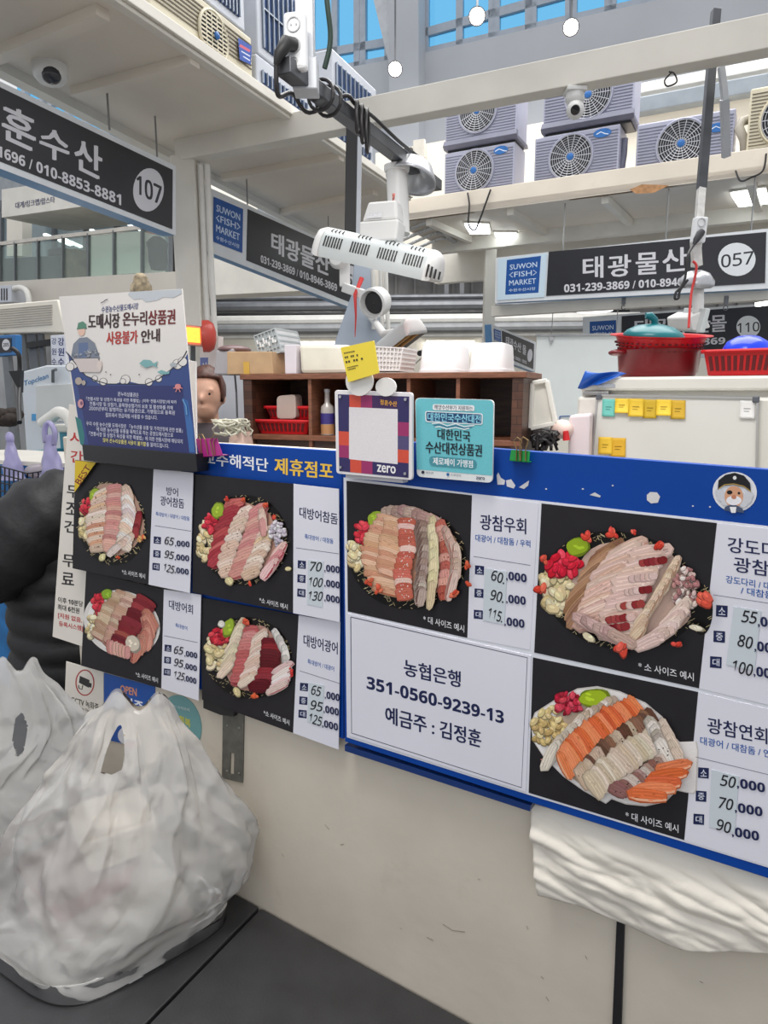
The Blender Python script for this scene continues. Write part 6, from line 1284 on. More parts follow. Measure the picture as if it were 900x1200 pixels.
m = MB(); w0 = ps + V((.045, -.01, .55)); m.tube(smooth_path([w0 + V((-.03, 0, .6)), w0, w0 + V((.02, 0, -.3)), w0 + V((.03, .02, -.42)), w0 + V((.01, .03, -.5))]), .008, 8); solo('green_cable', m, M('dark_green_cable', (38, 62, 54), .5), 'dark cable running down the right side of the pale post', 'cable', smooth=60)
# front heater
m_hw = M('heater_white', (226, 226, 224), .35, var=.02); m_hg = M('heater_grey_green', (200, 206, 206), .4, .1, var=.02); m_slot = M('dark_slot', (40, 40, 42), .6)
def heater(name, label, P0, P1, hgt, wid, up, slots=True, glow=True, cat='heater'):
    """long infrared heater: vaulted cover, flat lower reflector, rounded end caps"""
    r = thing(name, label, cat, (P0 + P1) / 2 - V((0, 0, hgt))); d = (P1 - P0); L = d.length; d.normalize(); up = (up - d * up.dot(d)).normalized(); sd_ = d.cross(up)
    prof = [(wid * .5, -.45), (wid * .5, -.2), (wid * .42, .2), (wid * .26, .48), (0, .56), (-wid * .26, .48), (-wid * .42, .2), (-wid * .5, -.2), (-wid * .5, -.45)]
    ring = lambda p, k=1.: [p + sd_ * (x * k) + up * (z * hgt * k) for x, z in prof]
    m = MB(); A_, B_ = ring(P0 + d * L * .08), ring(P1 - d * L * .08); n = len(prof); m.add(A_ + B_, [(k, k + 1, n + k + 1, n + k) for k in range(n - 1)]); build('cover', m, m_hg, r, smooth=50)
    m = MB(); m.add([p + up * hgt * .3 + sd_ * (x_ * wid * .06) for p, x_ in ((A_[0], -1), (A_[-1], 1), (B_[-1], 1), (B_[0], -1))], [(0, 1, 2, 3)]); build('reflector', m, M('reflector_steel', (150, 140, 132), .25, .9), r, solid=.003)
    m = MB()
    for s_ in (-.2, .2): m.cyl(P0 + d * L * .1 + sd_ * wid * s_ - up * hgt * .33, P1 - d * L * .1 + sd_ * wid * s_ - up * hgt * .33, .008, n=10)
    build('heating_tube', m, M('glowing_tube', (255, 110, 50), .5, emit=2.2) if glow else M('amber_tube', (214, 160, 90), .3), r)
    for p, s_ in ((P0, -1), (P1, 1)):
        m = MB(); rr = []; K = 5
        for k in range(K + 1):
            t = k / K; rr.append(ring(p - d * s_ * L * .08 + d * s_ * L * .085 * math.sin(t * 1.5708), max(.05, math.cos(t * 1.45) ** .6) * 1.02))
        m.add([q for q in sum(rr, [])], [(j * n + k, j * n + (k + 1) % n, (j + 1) * n + (k + 1) % n, (j + 1) * n + k) for j in range(K) for k in range(n)] + [tuple(range(K * n, K * n + n))]); e = build('end_cap', m, m_hw, r, smooth=50)
        if slots and s_ > 0:
            m = MB()
            for k in range(4): c = p - d * s_ * L * .05 + d * s_ * L * .028 * k + sd_ * wid * (.5 - .012 * k * k) * 1.0; m.bar(c - up * hgt * .32, c + up * hgt * (.08 - .05 * k), .0045, .012, sd_)
            build('vent_slots', m, m_slot, e)
    if slots:
        for f_ in (.18, .4, .62, .82):
            m = MB()
            for k in range(7):
                c = P0 + d * L * (f_ - .066 + .022 * k); m.bar(c + sd_ * wid * .487 - up * hgt * .08, c + sd_ * wid * .405 + up * hgt * .26, .0045, .005, sd_)
            build('vent_slots', m, m_slot, r)
            m = MB()
            for k in range(4): c = P0 + d * L * (f_ - .045 + .03 * k); m.bar(c + sd_ * wid * .3 + up * hgt * .44, c + sd_ * wid * .2 + up * hgt * .51, .0045, .005, up)
            build('vent_slots', m, m_slot, r)
    return r, d, sd_, up
HP0, HP1 = at(374, 284, 2.95), at(517, 316, 2.78)
hr, d_, s_, u_ = heater('infrared_heater', 'white infrared heater hanging over the stall in the middle of the picture', HP0, HP1, .115, .17, V((.05, -.12, 1)))
# gearbox, neck tube and dished shade of the heater
hc_ = at(448, 270, 2.9); nk = at(466, 225, 2.95)
def frus(a_, b_, w0, w1, d0, d1, X, Y): return MB().hexa([a_ - X * w0 - Y * d0, a_ + X * w0 - Y * d0, a_ + X * w0 + Y * d0, a_ - X * w0 + Y * d0, b_ - X * w1 - Y * d1, b_ + X * w1 - Y * d1, b_ + X * w1 + Y * d1, b_ - X * w1 + Y * d1])
g0, g1, g2 = at(447, 286, 2.88), at(449, 262, 2.9), at(452, 239, 2.92)
X_, Y_ = V((.96, -.28, 0)), V((.28, .96, 0))
build('motor_box', frus(g0, g1, .074, .08, .055, .06, X_, Y_), m_hw, hr, bevel=.008); build('motor_cap', frus(g1 + V((0, 0, .0)), g2, .072, .058, .055, .05, X_, Y_), m_hw, hr, bevel=.01)
m = MB(); m.prism([g1 - Y_ * .055 - X_ * .05 + V((0, 0, .01)), g1 - Y_ * .055 + X_ * .012 + V((0, 0, .01)), g2 - Y_ * .0495 + X_ * .008 - V((0, 0, .02)), g2 - Y_ * .0495 - X_ * .04 - V((0, 0, .02))], Y_ * -.0015); build('rating_sticker', m, M('grey_sticker', (214, 214, 216), .4, var=.12, scale=120), hr)
n0, n1 = at(468, 275, 2.97), at(465, 198, 2.99); m = MB(); m.cyl(n0, n1, .043, n=24); build('neck_tube', m, m_hw, hr, smooth=50)
m = MB(); m.lathe(n1, (0, 0, 1), [(.001, -.01), (.05, -.01), (.052, .0), (.052, .012), (.04, .02), (.001, .022)], 26); build('flange', m, m_hw, hr, smooth=50)
m = MB(); c = n0.lerp(n1, .5) - V((.012, .037, 0)); m.prism([c + V((-.012 + .02 * x, -.001, z)) for x, z in ((0, -.02), (1, -.02), (1, .022), (0, .022))], V((0, -.002, 0))); build('warning_sticker', m, M('red_white_sticker', (214, 120, 106), .4, var=.5, scale=90), hr)
sc_ = at(492, 211, 3.05); m = MB(); ax_ = V((.55, .3, -.65)); m.lathe(sc_ - ax_ * .05, (.25, .15, 1), [(.13, -.045), (.125, -.03), (.09, .02), (.03, .045), (.001, .047)], 30, None, 1, .8); build('shade_dish', m, M('dull_aluminium', (192, 194, 198), .3, .6), hr, smooth=60, solid=.004)
m = MB(); m.tube([n1 + V((0, 0, .02)), n1 + V((.02, .1, .06)), V((n1.x + .05, n1.y + .2, zr))], .012, 8); build('hook_arm', m, m_dark, hr)
# black pole behind, with the white bracket heater
pz = at(408, 155, 4.35); pb = at(407, 272, 4.35); r = thing('support_pole', 'dark pole hanging from the cross beam beside the angled sign', 'pole', pb)
m = MB(); m.bar(V((pb.x + .02, pb.y, pb.z)), V((pb.x + .035, pb.y, ZBEAM + .01)), .07, .05, (0, 1, 0)); build('pole', m, M('black_painted_steel'), r, bevel=.003); m = MB(); m.bar(V((pb.x + .065, pb.y, pb.z - .02)), V((pb.x + .08, pb.y, ZBEAM + .01)), .025, .05, (0, 1, 0)); build('pale_edge', m, M('pale_steel_post'), r)
hk = at(404, 298, 4.1); r = thing('bracket_heater', 'white bracket arm with a round heater head below the front heater', 'heater', hk - V((0, 0, .25)))
m = MB(); m.bar(at(404, 285, 4.15), at(404, 336, 4.15), .06, .03, (0, 1, 0)); m.bar(at(404, 337, 4.15), at(440, 350, 4.0), .05, .05, (0, 0, 1)); build('bracket_arm', m, m_hw, r, bevel=.004)
m = MB(); m.lathe(at(398, 305, 4.1), (-.3, -.9, .1), [(.05, 0), (.055, .02), (.04, .05), (.001, .052)], 20); build('clamp', m, m_hw, r, smooth=50)
m = MB(); c = at(441, 354, 3.95); m.lathe(c, (-.45, -.75, -.25), [(.001, -.09), (.05, -.08), (.078, -.03), (.082, .05), (.07, .055), (.062, .02), (.001, .0)], 26); build('heater_head', m, m_hw, r, smooth=50)
m = MB(); m.lathe(c, (-.45, -.75, -.25), [(.06, .022), (.05, .028), (.001, .03)], 20); build('dark_mesh', m, M('dark_slot'), r)
m = MB(); m.tube([at(424, 326, 4.1), at(420, 336, 4.08), at(416, 345, 4.05), at(417, 370, 4.05), at(416, 395, 4.05)], [.014, .012, .01, .006, .002], 8); solo('red_ribbon', m, M('red_cord', (214, 62, 60), .5), 'short red cord tied round the white bracket arm', 'cord', smooth=60)
for k, dx in enumerate((437, 446, 452)): m = MB(); m.tube([at(dx, 316, 4.52), at(dx + 1, 350, 4.52), at(dx + 1 + k, 386, 4.52)], .014, 8); solo('white_conduit', m, m_pipe, ('left', 'middle', 'right')[k] + ' of three white conduits dropping below the front heater', 'pipe')
gc = at(420, 395, 4.6); m = MB(); w_ = lambda x0, x1, y: [at(x0, y, 4.55), at(x1, y, 4.55), at(x1, y, 4.8), at(x0, y, 4.8)]
m.hexa(w_(383, 466, 428) + w_(412, 436, 345)); m2 = w_(412, 436, 345); m.hexa([p - V((0, 0, .0)) for p in m2] + w_(418, 438, 268)); solo('steel_column', m, M('blue_grey_steel', (176, 188, 202), .4, .2, var=.05), 'blue grey flared steel post behind the yellow card', 'post', bevel=.004)
h2a, h2b = at(448, 412, 3.3), at(488, 380, 3.1); h2r, d2, s2_, u2_ = heater('infrared_heater', 'small tilted heater with amber inside above the white lattice basket', h2a, h2b, .08, .12, V((-.6, .55, .6)), False, False)
m = MB(); m.tube([(h2a + h2b) / 2 + u2_ * .03, at(450, 392, 3.4), at(440, 378, 4.0), at(434, 372, 4.53)], .02, 10); build('support_arm', m, m_hw, h2r, smooth=60)
# right post with socket, dish and end-on heater
r = thing('leaning_post', 'dark post fixed to the cross beam at the right with a pale brace', 'post', at(820, 256, 3.45))
t0 = at(839, 12, 3.76); t1 = at(822, 222, 3.6); m = MB(); m.bar(t0, t1, .04, .035, (0, 1, 0)); build('post', m, M('dark_grey_rail'), r, bevel=.002)
m = MB(); m.bar(at(822, 220, 3.6), at(815, 312, 3.45), .035, .03, (0, 1, 0)); build('pale_lower_post', m, M('worn_white_steel', (216, 214, 210), .4, .2, var=.1, scale=30), r, bevel=.002)
m = MB(); m.bar(at(845, 78, 3.76), at(850, 118, 3.78), .03, .025, (0, 1, 0)); m.bar(at(849, 116, 3.78), at(851, 184, 3.9), .038, .03, (0, 1, 0)); build('brace', m, M('pale_steel_post'), r, bevel=.002)
sk = at(819, 270, 3.38); so = thing('power_socket', 'small white socket with a grey plug on the leaning post at the right', 'socket', sk - V((0, 0, .06)))
m = MB(); m.box(sk, (.062, .04, .115), (V((.97, .12, 0)), V((-.12, .97, 0)), V((.06, 0, 1)))); build('socket_body', m, M('white_socket'), so, bevel=.008)
m = MB(); m.lathe(sk + V((0, -.022, .03)), (0, -1, 0), [(.02, 0), (.02, .002), (.016, .002), (.015, -.004), (.001, -.004)], 18); build('socket_face', m, M('grey_socket_face'), so)
pgp = sk + V((-.005, -.03, -.02)); r2 = thing('power_plug', 'dark grey plug hanging in the small socket at the right', 'plug', pgp - V((0, 0, .03))); m = MB(); m.tube([pgp + V((.01, .0, .012)), pgp, pgp + V((-.018, 0, -.03)), pgp + V((-.026, 0, -.05))], [.014, .018, .014, .006], 10); build('plug', m, M('dark_grey_rubber', (66, 66, 70), .5), r2, smooth=60)
m = MB(); m.tube(smooth_path([pgp + V((-.026, 0, -.05)), at(806, 300, 3.3), at(803, 325, 3.3), at(798, 336, 3.3), at(792, 343, 3.3), at(791, 350, 3.3), at(795, 349, 3.3), at(797, 340, 3.3), at(806, 328, 3.3)]), .006, 8); build('cable', m, M('black_cable'), r2, smooth=60)
r = thing('post_heater', 'white heater seen end on below a dished shade on the leaning post', 'heater', at(820, 385, 3.4))
m = MB(); m.bar(at(815, 284, 3.4), at(817, 312, 3.4), .04, .03, (0, 1, 0)); build('stem', m, M('worn_white_steel'), r)
m = MB(); c = at(817, 328, 3.4); m.lathe(c, (0, -.35, 1), [(.072, -.025), (.078, -.018), (.076, .0), (.05, .03), (.02, .04), (.001, .04)], 28); build('shade_dish', m, M('dull_aluminium'), r, smooth=60, solid=.004)
m = MB(); m.lathe(c, (0, -.35, 1), [(.066, -.02), (.04, -.008), (.001, -.006)], 24); build('dark_mesh', m, M('dark_slot'), r)
m = MB(); m.cyl(at(818, 334, 3.4), at(818, 368, 3.4), .026, n=20); build('neck_tube', m, m_hw, r, smooth=50)
m = MB(); m.prism([at(x, y, 3.35) for x, y in rquad([(808, 372), (824, 364), (833, 384), (812, 388)], 3)], V((.01, .3, .03))); build('heater_end', m, m_hw, r, bevel=.006)
m = MB(); m.prism([at(x, y, 3.3) for x, y in ((828, 361), (833, 362), (826, 390), (820, 390))], V((.0, .25, .03))); build('side_plate', m, m_hg, r, bevel=.004)
m = MB(); P = [at(812, 306, 3.32), at(816, 311, 3.32), at(815, 322, 3.32), at(810, 345, 3.32), at(807, 384, 3.28)]; m.tube(smooth_path(P), [.006] * 25, 8); solo('red_strap', m, M('red_cord'), 'thin red strap hanging from the leaning post into the basins', 'strap', smooth=60)
# dome cameras
m = MB(); c = Plane(b1, b3).hit(674, 105, -.05); c.z = ZBEAM - .002; cam_r = thing('security_camera', 'white round security camera under the cross beam in front of the outdoor units', 'camera', c - V((0, 0, .13)))
m.box(c - V((0, 0, .01)), (.1, .1, .02)); build('mount_plate', m, m_hw, cam_r, bevel=.003); m = MB(); m.lathe(c, (0, 0, -1), [(.045, .02), (.048, .04), (.045, .06), (.03, .07)], 24); build('neck', m, m_hw, cam_r, smooth=60)
m = MB(); b = c + V((0, -.02, -.105)); m.sph(b, .045); build('ball', m, m_hw, cam_r, smooth=60); m = MB(); dd = (CAM - b).normalized(); m.lathe(b + dd * .04, dd + V((-.15, 0, -.1)), [(.024, 0), (.022, .008), (.001, .009)], 20); build('lens', m, M('black_lens', (18, 20, 26), .1), cam_r, smooth=50)
c = atz(58, 76, ZC); dcm = thing('dome_camera', 'white dome camera on the canopy underside above the 107 sign', 'camera', c - V((0, 0, .12)))
m = MB(); m.lathe(c, (0, 0, -1), [(.001, 0), (.085, 0), (.085, .03), (.08, .06), (.06, .085), (.001, .09)], 30); build('housing', m, m_hw, dcm, smooth=60)
m = MB(); q = c + V((.02, -.035, -.06)); m.sph(q, (.05, .05, .045)); build('dome', m, M('dark_dome', (60, 60, 66), .08), dcm, smooth=60)

# ================================================================== LEFT BACKGROUND
# glazed balcony railing
rl = thing('balcony_railing', 'glass balcony railing with grey posts on the upper floor at the left', 'railing', LB.hit(80, 330, -.1))
m_gl = clear_pane('greenish_glass', (238, 246, 242), .07, .07); m_post = M('rail_grey', (110, 114, 116), .4, .5)
top = lambda x: 289 - (x + 2) * .118; bot = lambda x: 331.5 - x * .064
xs = [-40, -14, 1, 18, 45, 74, 104, 134, 167, 200]
for a_, b_ in zip(xs[:-1], xs[1:]): build('glass_pane', slab(LB, [(a_ + .6, top(a_) + 1), (b_ - .6, top(b_) + 1), (b_ - .6, bot(b_)), (a_ + .6, bot(a_))], -.1, -.085), m_gl, rl)
for x in xs: m = MB(); m.bar(LB.hit(x, bot(x) + 1, -.08), LB.hit(x, top(x) - 3, -.08), .04, .05, LB.n); build('rail_post', m, m_post, rl)
m = MB(); m.bar(LB.hit(-40, top(-40) - 3, -.08), LB.hit(200, top(200) - 3, -.08), .06, .05, LB.n); build('hand_rail', m, M('cream_rail', (206, 200, 190), .4), rl)
def lbox(name, label, cat, q, off, d, mat, grp=None): 
    m = slab(LB, q, off - d, off); return solo(name, m, mat, label, cat, grp, bevel=.01)
lbox('foam_crate', 'left white foam crate behind the balcony glass', 'crate', [(106, 273), (132, 271), (133, 323), (106, 325)], -.3, .5, m_foam)
lbox('foam_crate', 'right white foam crate behind the balcony glass', 'crate', [(136, 272), (164, 271), (165, 320), (137, 322)], -.3, .5, m_foam)
lbox('brown_sack', 'brown sack standing behind the balcony glass', 'sack', [(77, 292), (88, 291), (91, 325), (74, 326)], -.3, .4, M('olive_brown', (118, 106, 76), .8, var=.2, scale=6))
lbox('fish_tank', 'dark fish tank row behind the left end of the balcony glass', 'tank', [(-20, 304), (72, 299), (73, 329), (-20, 334)], -.3, .5, M('dark_teal_tank', (52, 64, 72), .3, var=.3, scale=3))
lbox('dark_box', 'dark box above the fish tank on the balcony', 'box', [(56, 292), (72, 290), (73, 298), (56, 300)], -.32, .4, M('plum_grey', (66, 62, 70), .5))
lbox('orange_panel', 'narrow orange panel at the right end of the balcony', 'panel', [(166, 272), (180, 270), (180, 320), (167, 321)], -.95, .05, M('orange_panel', (196, 106, 66), .5, var=.1))
lbox('teal_notice', 'teal notice on the orange balcony panel', 'panel', [(168, 280), (176, 279), (176, 308), (168, 309)], -.9, .03, M('teal_notice', (110, 178, 166), .5, var=.1))
m = MB(); c = LB.hit(186, 316, -.42); hgt = (LB.hit(186, 277, -.42).z - c.z); m.lathe(c, (0, 0, 1), [(.001, 0), (.12, .0), (.15, hgt * .25), (.15, hgt * .6), (.17, hgt * .8), (.12, hgt * .92), (.06, hgt), (.001, hgt)], 18); solo('black_coat', m, M('black_cloth', (40, 38, 42), .8, var=.2, scale=12, bump=.6), 'black coat hanging at the right end of the balcony', 'coat', smooth=60)
i = Ink(LB, .105); i.text('대게/킹크랩/랍스타', (18, 241), (64, 233.5), 7.5, (70, 74, 110), .02); i.text('도매', (76, 231.5), (86, 229.5), 6.5, (70, 74, 110), .02); o_ = i.build('crab_lettering', None); o_['label'] = 'dark lettering about crab and lobster on the white beam at the left'; o_['category'] = 'lettering'
i = None
for k, (x0, y0, x1, y1) in enumerate(((52, 274.5, 64, 278), (66, 276.5, 76, 280), (103, 268, 121, 274.5), (150, 262, 171, 269))):
    P, Q = op.hit(x0, y0, -.5), op.hit(x1, y1, -.5); Q.y += .8; m = MB(); m.bar(P, Q, .09, .04); solo('office_light', m, m_lamp, ('leftmost', 'second from the left', 'third from the left', 'rightmost')[k] + ' of the strip lights behind the office glass', 'light', 'strip lights in the upper office')
q = LB.hit(5, 352, .1); m = MB(); m.prism([LB.hit(x, y, .35) for x, y in ((-12, 335), (13, 334), (13, 354), (-12, 355))], LB.n * -.3); o_ = thing('air_conditioner', 'small grey outdoor unit at the far left above the pale cabin roof', 'air conditioner', q); build('casing', m, m_cas, o_, bevel=.01)
m = MB(); 
for k in range(7): m.bar(LB.hit(-10 + 3.0 * k, 338, .352), LB.hit(-10 + 3.0 * k, 352, .352), .03, .01, LB.n)
build('louvres', m, M('dark_slot'), o_)
m = MB(); m.tube(smooth_path([LB.hit(17, 338, .3), LB.hit(24, 337, .3), LB.hit(31, 341, .3), LB.hit(34, 352, .3), LB.hit(34, 366, .3)]), .05, 8); solo('white_hose', m, m_pipe, 'white bent hose beside the small outdoor unit at the far left', 'hose', smooth=60)
# tan dome lamp above the poster, grey case beside it
c = at(166, 344, 5.6); r = thing('tan_floodlight', 'tan domed floodlight showing above the sea themed notice poster', 'floodlight', c)
m = MB(); m.lathe(c, (0, 0, 1), [(.001, 0), (.085, 0), (.08, .06), (.06, .085), (.055, .12), (.03, .15), (.001, .155)], 24); build('housing', m, M('tan_camo', (176, 158, 128), .6, var=.3, scale=25), r, smooth=50); m = MB(); m.cyl(c + V((0, 0, .01)), V((c.x, c.y, 0)), .03); build('pole', m, m_grey, r)
# pale cold cabin
CB = Plane(at(-20, 390, 6.2), at(-20, 390, 6.2) + V((.95, -.3, 0)))
cb_ = thing('market_cabin', 'pale walk-in cabin with a ribbed roof fascia at the left picture edge', 'cabin', CB.hit(30, 500)); cb_.location.z = 0
build('roof_box', slab(CB, [(-60, 362), (67, 351), (76.5, 389), (-60, 392)], -1.2, 0), m_cream, cb_, bevel=.01)
m = MB()
for k in range(9): y0 = 363 - .0 + k * 2.6; m.bar(CB.hit(-50, y0 + 4.2, .004), CB.hit(61, y0 - 5.5 + k * .2, .004), .006, .008, CB.n)
build('ribs', m, M('rib_grey', (176, 170, 162), .6), cb_)  # ribs in a plain grey, darker than the cream fascia
for x in (-30, 8, 27, 35, 40, 48): m = MB(); a_, b_ = CB.hit(x, 388, -.1), CB.hit(x, 388, -.1); b_.z = 0; m.bar(a_, b_, .04, .04); build('post', m, M('grey_post', (120, 124, 128), .5, .3), cb_)
build('back_panel', slab(CB, [(-60, 388), (70, 388), (70, 640), (-60, 640)], -1.2, -1.15), M('cabin_grey', (164, 166, 168), .6, var=.25, scale=1.2), cb_)
m = MB(); m.bar(CB.hit(34, 405, -.08), CB.hit(62, 401, -.08), .06, .05); build('dark_bar', m, m_dark, cb_)
build('name_post', slab(CB, [(59, 393), (77, 392), (77, 428), (60, 427)], -.2, .02), M('white_sign_post', (226, 228, 236), .5), cb_, bevel=.004)
i = Ink(CB, .0215)
for t, y in (('강', 400), ('원', 412), ('수', 424)): i.text(t, (60.5, y - .3), (66, y), 7.5, (90, 94, 130), .02); i.text(t, (68, y + .3), (75, y + .4), 9, (54, 62, 120), .03)
i.build('lettering', cb_)
bs = thing('small_blue_sign', 'small blue framed sign with a number disc at the left picture edge', 'sign', CB.hit(5, 418, .3)); build('sign_box', slab(CB, [(-20, 394), (18, 392), (18, 416), (-20, 419)], .25, .32), M('mid_blue_frame', (52, 112, 170), .4), bs, bevel=.006)
build('black_face', slab(CB, [(-20, 397), (13, 396), (13, 412.5), (-20, 415)], .32, .325), m_signblk, bs); i = Ink(CB, .3255); i.ell(7, 404, 4.6, 6.6, wt); i.text('205', (3.6, 404.3), (10.4, 403.8), 4.5, (50, 50, 58), .02); i.build('number_disc', bs)
m = MB(); m.bar(CB.hit(8, 418, .285), V((CB.hit(8, 418, .285).x, CB.hit(8, 418, .285).y, 0)), .05, .05); build('sign_post', m, M('grey_post'), bs)
# white equipment box with blue lettering
TB = Plane(at(24, 494, 5.2), at(24, 494, 5.2) + V((.96, -.28, 0)))
tb = thing('equipment_box', 'tall white equipment box with blue lettering left of the sea themed notice poster', 'equipment box', TB.hit(50, 520)); tb.location.z = 0
f = [TB.hit(x, y) for x, y in ((24, 436), (54, 428), (96, 428), (96, 500), (25, 500))]; f[3].z = f[4].z = 0; m = MB(); m.prism(f, TB.n * -.6); build('body', m, M('box_white', (226, 232, 238), .4, var=.02), tb, bevel=.01)
build('front_panel', slab(TB, [(42, 452), (90, 449), (90, 494), (42, 494)], 0, .015), M('panel_offwhite', (222, 224, 222), .45, var=.02), tb, bevel=.004)
i = Ink(TB, .002); i.text('Topclean', (28, 450.5), (56.5, 441), 8, (64, 134, 190), .02); i.build('lettering', tb); build('blue_tag', slab(TB, [(37, 485), (42.5, 485), (42.5, 493), (37, 493)], .0, .004), M('blue_tag', (84, 166, 222), .4), tb)
m = MB(); m.tube([TB.hit(62, 448, .02), TB.hit(62, 434, .04), TB.hit(66, 433, .04)], .012, 8); build('handle', m, M('grey_post'), tb)
m = MB(); m.tube(smooth_path([at(50, 496, 4.3), at(60, 489, 4.25), at(70, 483, 4.2), at(80, 490, 4.2), at(84, 500, 4.2)]), .035, 10); solo('white_elbow_pipe', m, m_pipe, 'white bent pipe in front of the white equipment box', 'pipe', smooth=60)
m = MB(); m.prism([at(x, y, 4.9) for x, y in ((10, 435), (24, 434), (23, 460))], V((0, .05, 0))); solo('dark_flap', m, m_dark, 'dark triangular flap left of the white equipment box', 'flap')
m = MB(); m.tube(smooth_path([at(14, 408, 5.0), at(22, 416, 5.0), at(23, 440, 5.0), at(22, 470, 4.8), at(23, 495, 4.6)]), .016, 8); solo('black_hose', m, M('black_cable'), 'black hose running down beside the white equipment box', 'hose', smooth=60)
m = MB(); c = at(4, 492, 4.8); 
for k in range(6): m.sph(c + V((.07 * (k % 3) - .1, .05 * (k % 2), .035 * (k // 3))), (.08, .06, .05), None, 10, 6)
solo('net_heap', m, M('dark_brown_net', (58, 48, 44), .8, var=.4, scale=30), 'dark brown heap on the rim of the tank at the left edge', 'heap', smooth=60)
# water tank with thick white rim, bags and wire basket on it
tk = thing('water_tank', 'long teal water tank with a white rim at the left picture edge', 'tank', at(20, 620, 4.0)); zr1 = at(30, 496, 4.3).z; tk.location.z = 0
TK = Plane(at(20, 600, 3.4), at(20, 600, 3.4) + V((.93, -.36, 0)))
u0, u1 = TK.uz(-90, 520)[0], TK.uz(90, 520)[0]
def tkb(z0, z1, o0, o1, ua=None, ub=None): m = MB(); a_, b_ = (u0 if ua is None else ua), (u1 if ub is None else ub); m.prism([TK.P(a_, z0, o0), TK.P(b_, z0, o0), TK.P(b_, z1, o0), TK.P(a_, z1, o0)], TK.n * (o1 - o0)); return m
m_teal = M('teal_tank', (66, 148, 168), .3, var=.25, scale=2.5)
zt0 = TK.hit(20, 545).z; zbk = TK.hit(30, 505, -.9).z
build('front_wall', tkb(0, zt0, -.06, 0), M('blue_tank_front', (40, 110, 170), .25, var=.3, scale=5), tk, bevel=.01); build('back_wall', tkb(0, zbk, -.96, -.9), m_teal, tk); build('left_wall', tkb(0, zt0, -.9, -.06, u0, u0 + .06), m_teal, tk); build('right_wall', tkb(0, zt0, -.9, -.06, u1 - .06, u1), m_teal, tk)
build('rim', tkb(zbk, zbk + .05, -1.02, -.86), m_white, tk, bevel=.01); build('water', tkb(zt0 - .28, zt0 - .26, -.9, -.06), M('tank_water', (70, 160, 180), .06, var=.2, scale=6, bump=.3, bscale=14), tk)
build('lid_board', tkb(zt0, zt0 + .02, -.5, .0), m_white, tk)
def small_bag(name, label, q, Y, mat, seed, loop):
    r = thing(name, label, 'plastic bag', at(q[0], q[3], Y)); cx, w_, y0, y1 = q
    b0, b1 = at(cx, y1, Y), at(cx, y0, Y); H = b1.z - b0.z; W_ = (at(cx + w_ / 2, y1, Y) - b0).length
    def g(u, v):
        a_ = 6.2832 * u; k = (1 - .72 * v ** .8) * (1 + .05 * (v < .05)); n_ = noise.noise(V((math.cos(a_) * 1.5 + seed, math.sin(a_) * 1.5, v * 4)))
        return b0 + V((math.cos(a_) * W_ * k * (1 + .3 * n_), math.sin(a_) * W_ * .7 * k * (1 + .3 * n_), H * v * .85))
    m = MB(); m.grid(g, 40, 18, True); build('bag_body', m, mat, r, smooth=180)
    m = MB(); 
    if loop: m.tube(smooth_path([b0 + V((-W_ * .3, 0, H * .7)), b0 + V((-W_ * .28, 0, H * .95)), b0 + V((W_ * .05, 0, H * 1.08)), b0 + V((W_ * .42, 0, H * .92)), b0 + V((W_ * .3, 0, H * .66))]), .02, 8, True, .5)
    else: m.sph(b0 + V((0, 0, H * .9)), (W_ * .34, W_ * .25, H * .14))
    build('handle', m, mat, r, smooth=180); return r
m_lavb = plastic_film('lavender_film', (206, 202, 240), .12, .25, .5)
small_bag('plastic_bag', 'lavender plastic bag with a knotted top on the tank at the left edge', (16, 30, 508, 562), 3.35, m_lavb, 2.2, False)
small_bag('plastic_bag', 'lavender plastic bag with an open loop handle behind the black jacket', (62, 32, 500, 562), 3.2, m_lavb, 5.1, True)
m = MB(); c = at(44, 552, 3.3); m.sph(c, (.06, .05, .035)); solo('clear_packet', m, plastic_film('clear_packet_film', (226, 216, 222), .35, .1, .8), 'shiny clear packet between the two lavender bags', 'packet', smooth=180)
wk = thing('wire_basket', 'black wire grid basket beside the black jacket at the left edge', 'basket', at(10, 640, 2.9)); m = MB()
Wp = [at(-20, 541, 3.2), at(32, 555, 3.1), at(32, 640, 3.1), at(-20, 640, 3.2)]
for k in range(11): m.bar(Wp[0].lerp(Wp[1], k / 10), Wp[3].lerp(Wp[2], k / 10), .005, .005)
for k in range(11): m.bar(Wp[0].lerp(Wp[3], k / 10), Wp[1].lerp(Wp[2], k / 10), .005, .005)
build('front_grid', m, m_dark, wk); m = MB(); off_ = V((.05, .2, 0))
for k in range(7): m.bar(Wp[1].lerp(Wp[2], k / 6), Wp[1].lerp(Wp[2], k / 6) + off_, .005, .005); m.bar(Wp[1] + off_ * (k / 6), Wp[2] + off_ * (k / 6), .005, .005)
build('side_grid', m, m_dark, wk); m = MB()
for p in (Wp[3], Wp[2], Wp[2] + off_, Wp[3] + off_): m.bar(p, V((p.x, p.y, 0)), .02, .02)
build('stand', m, m_dark, wk)
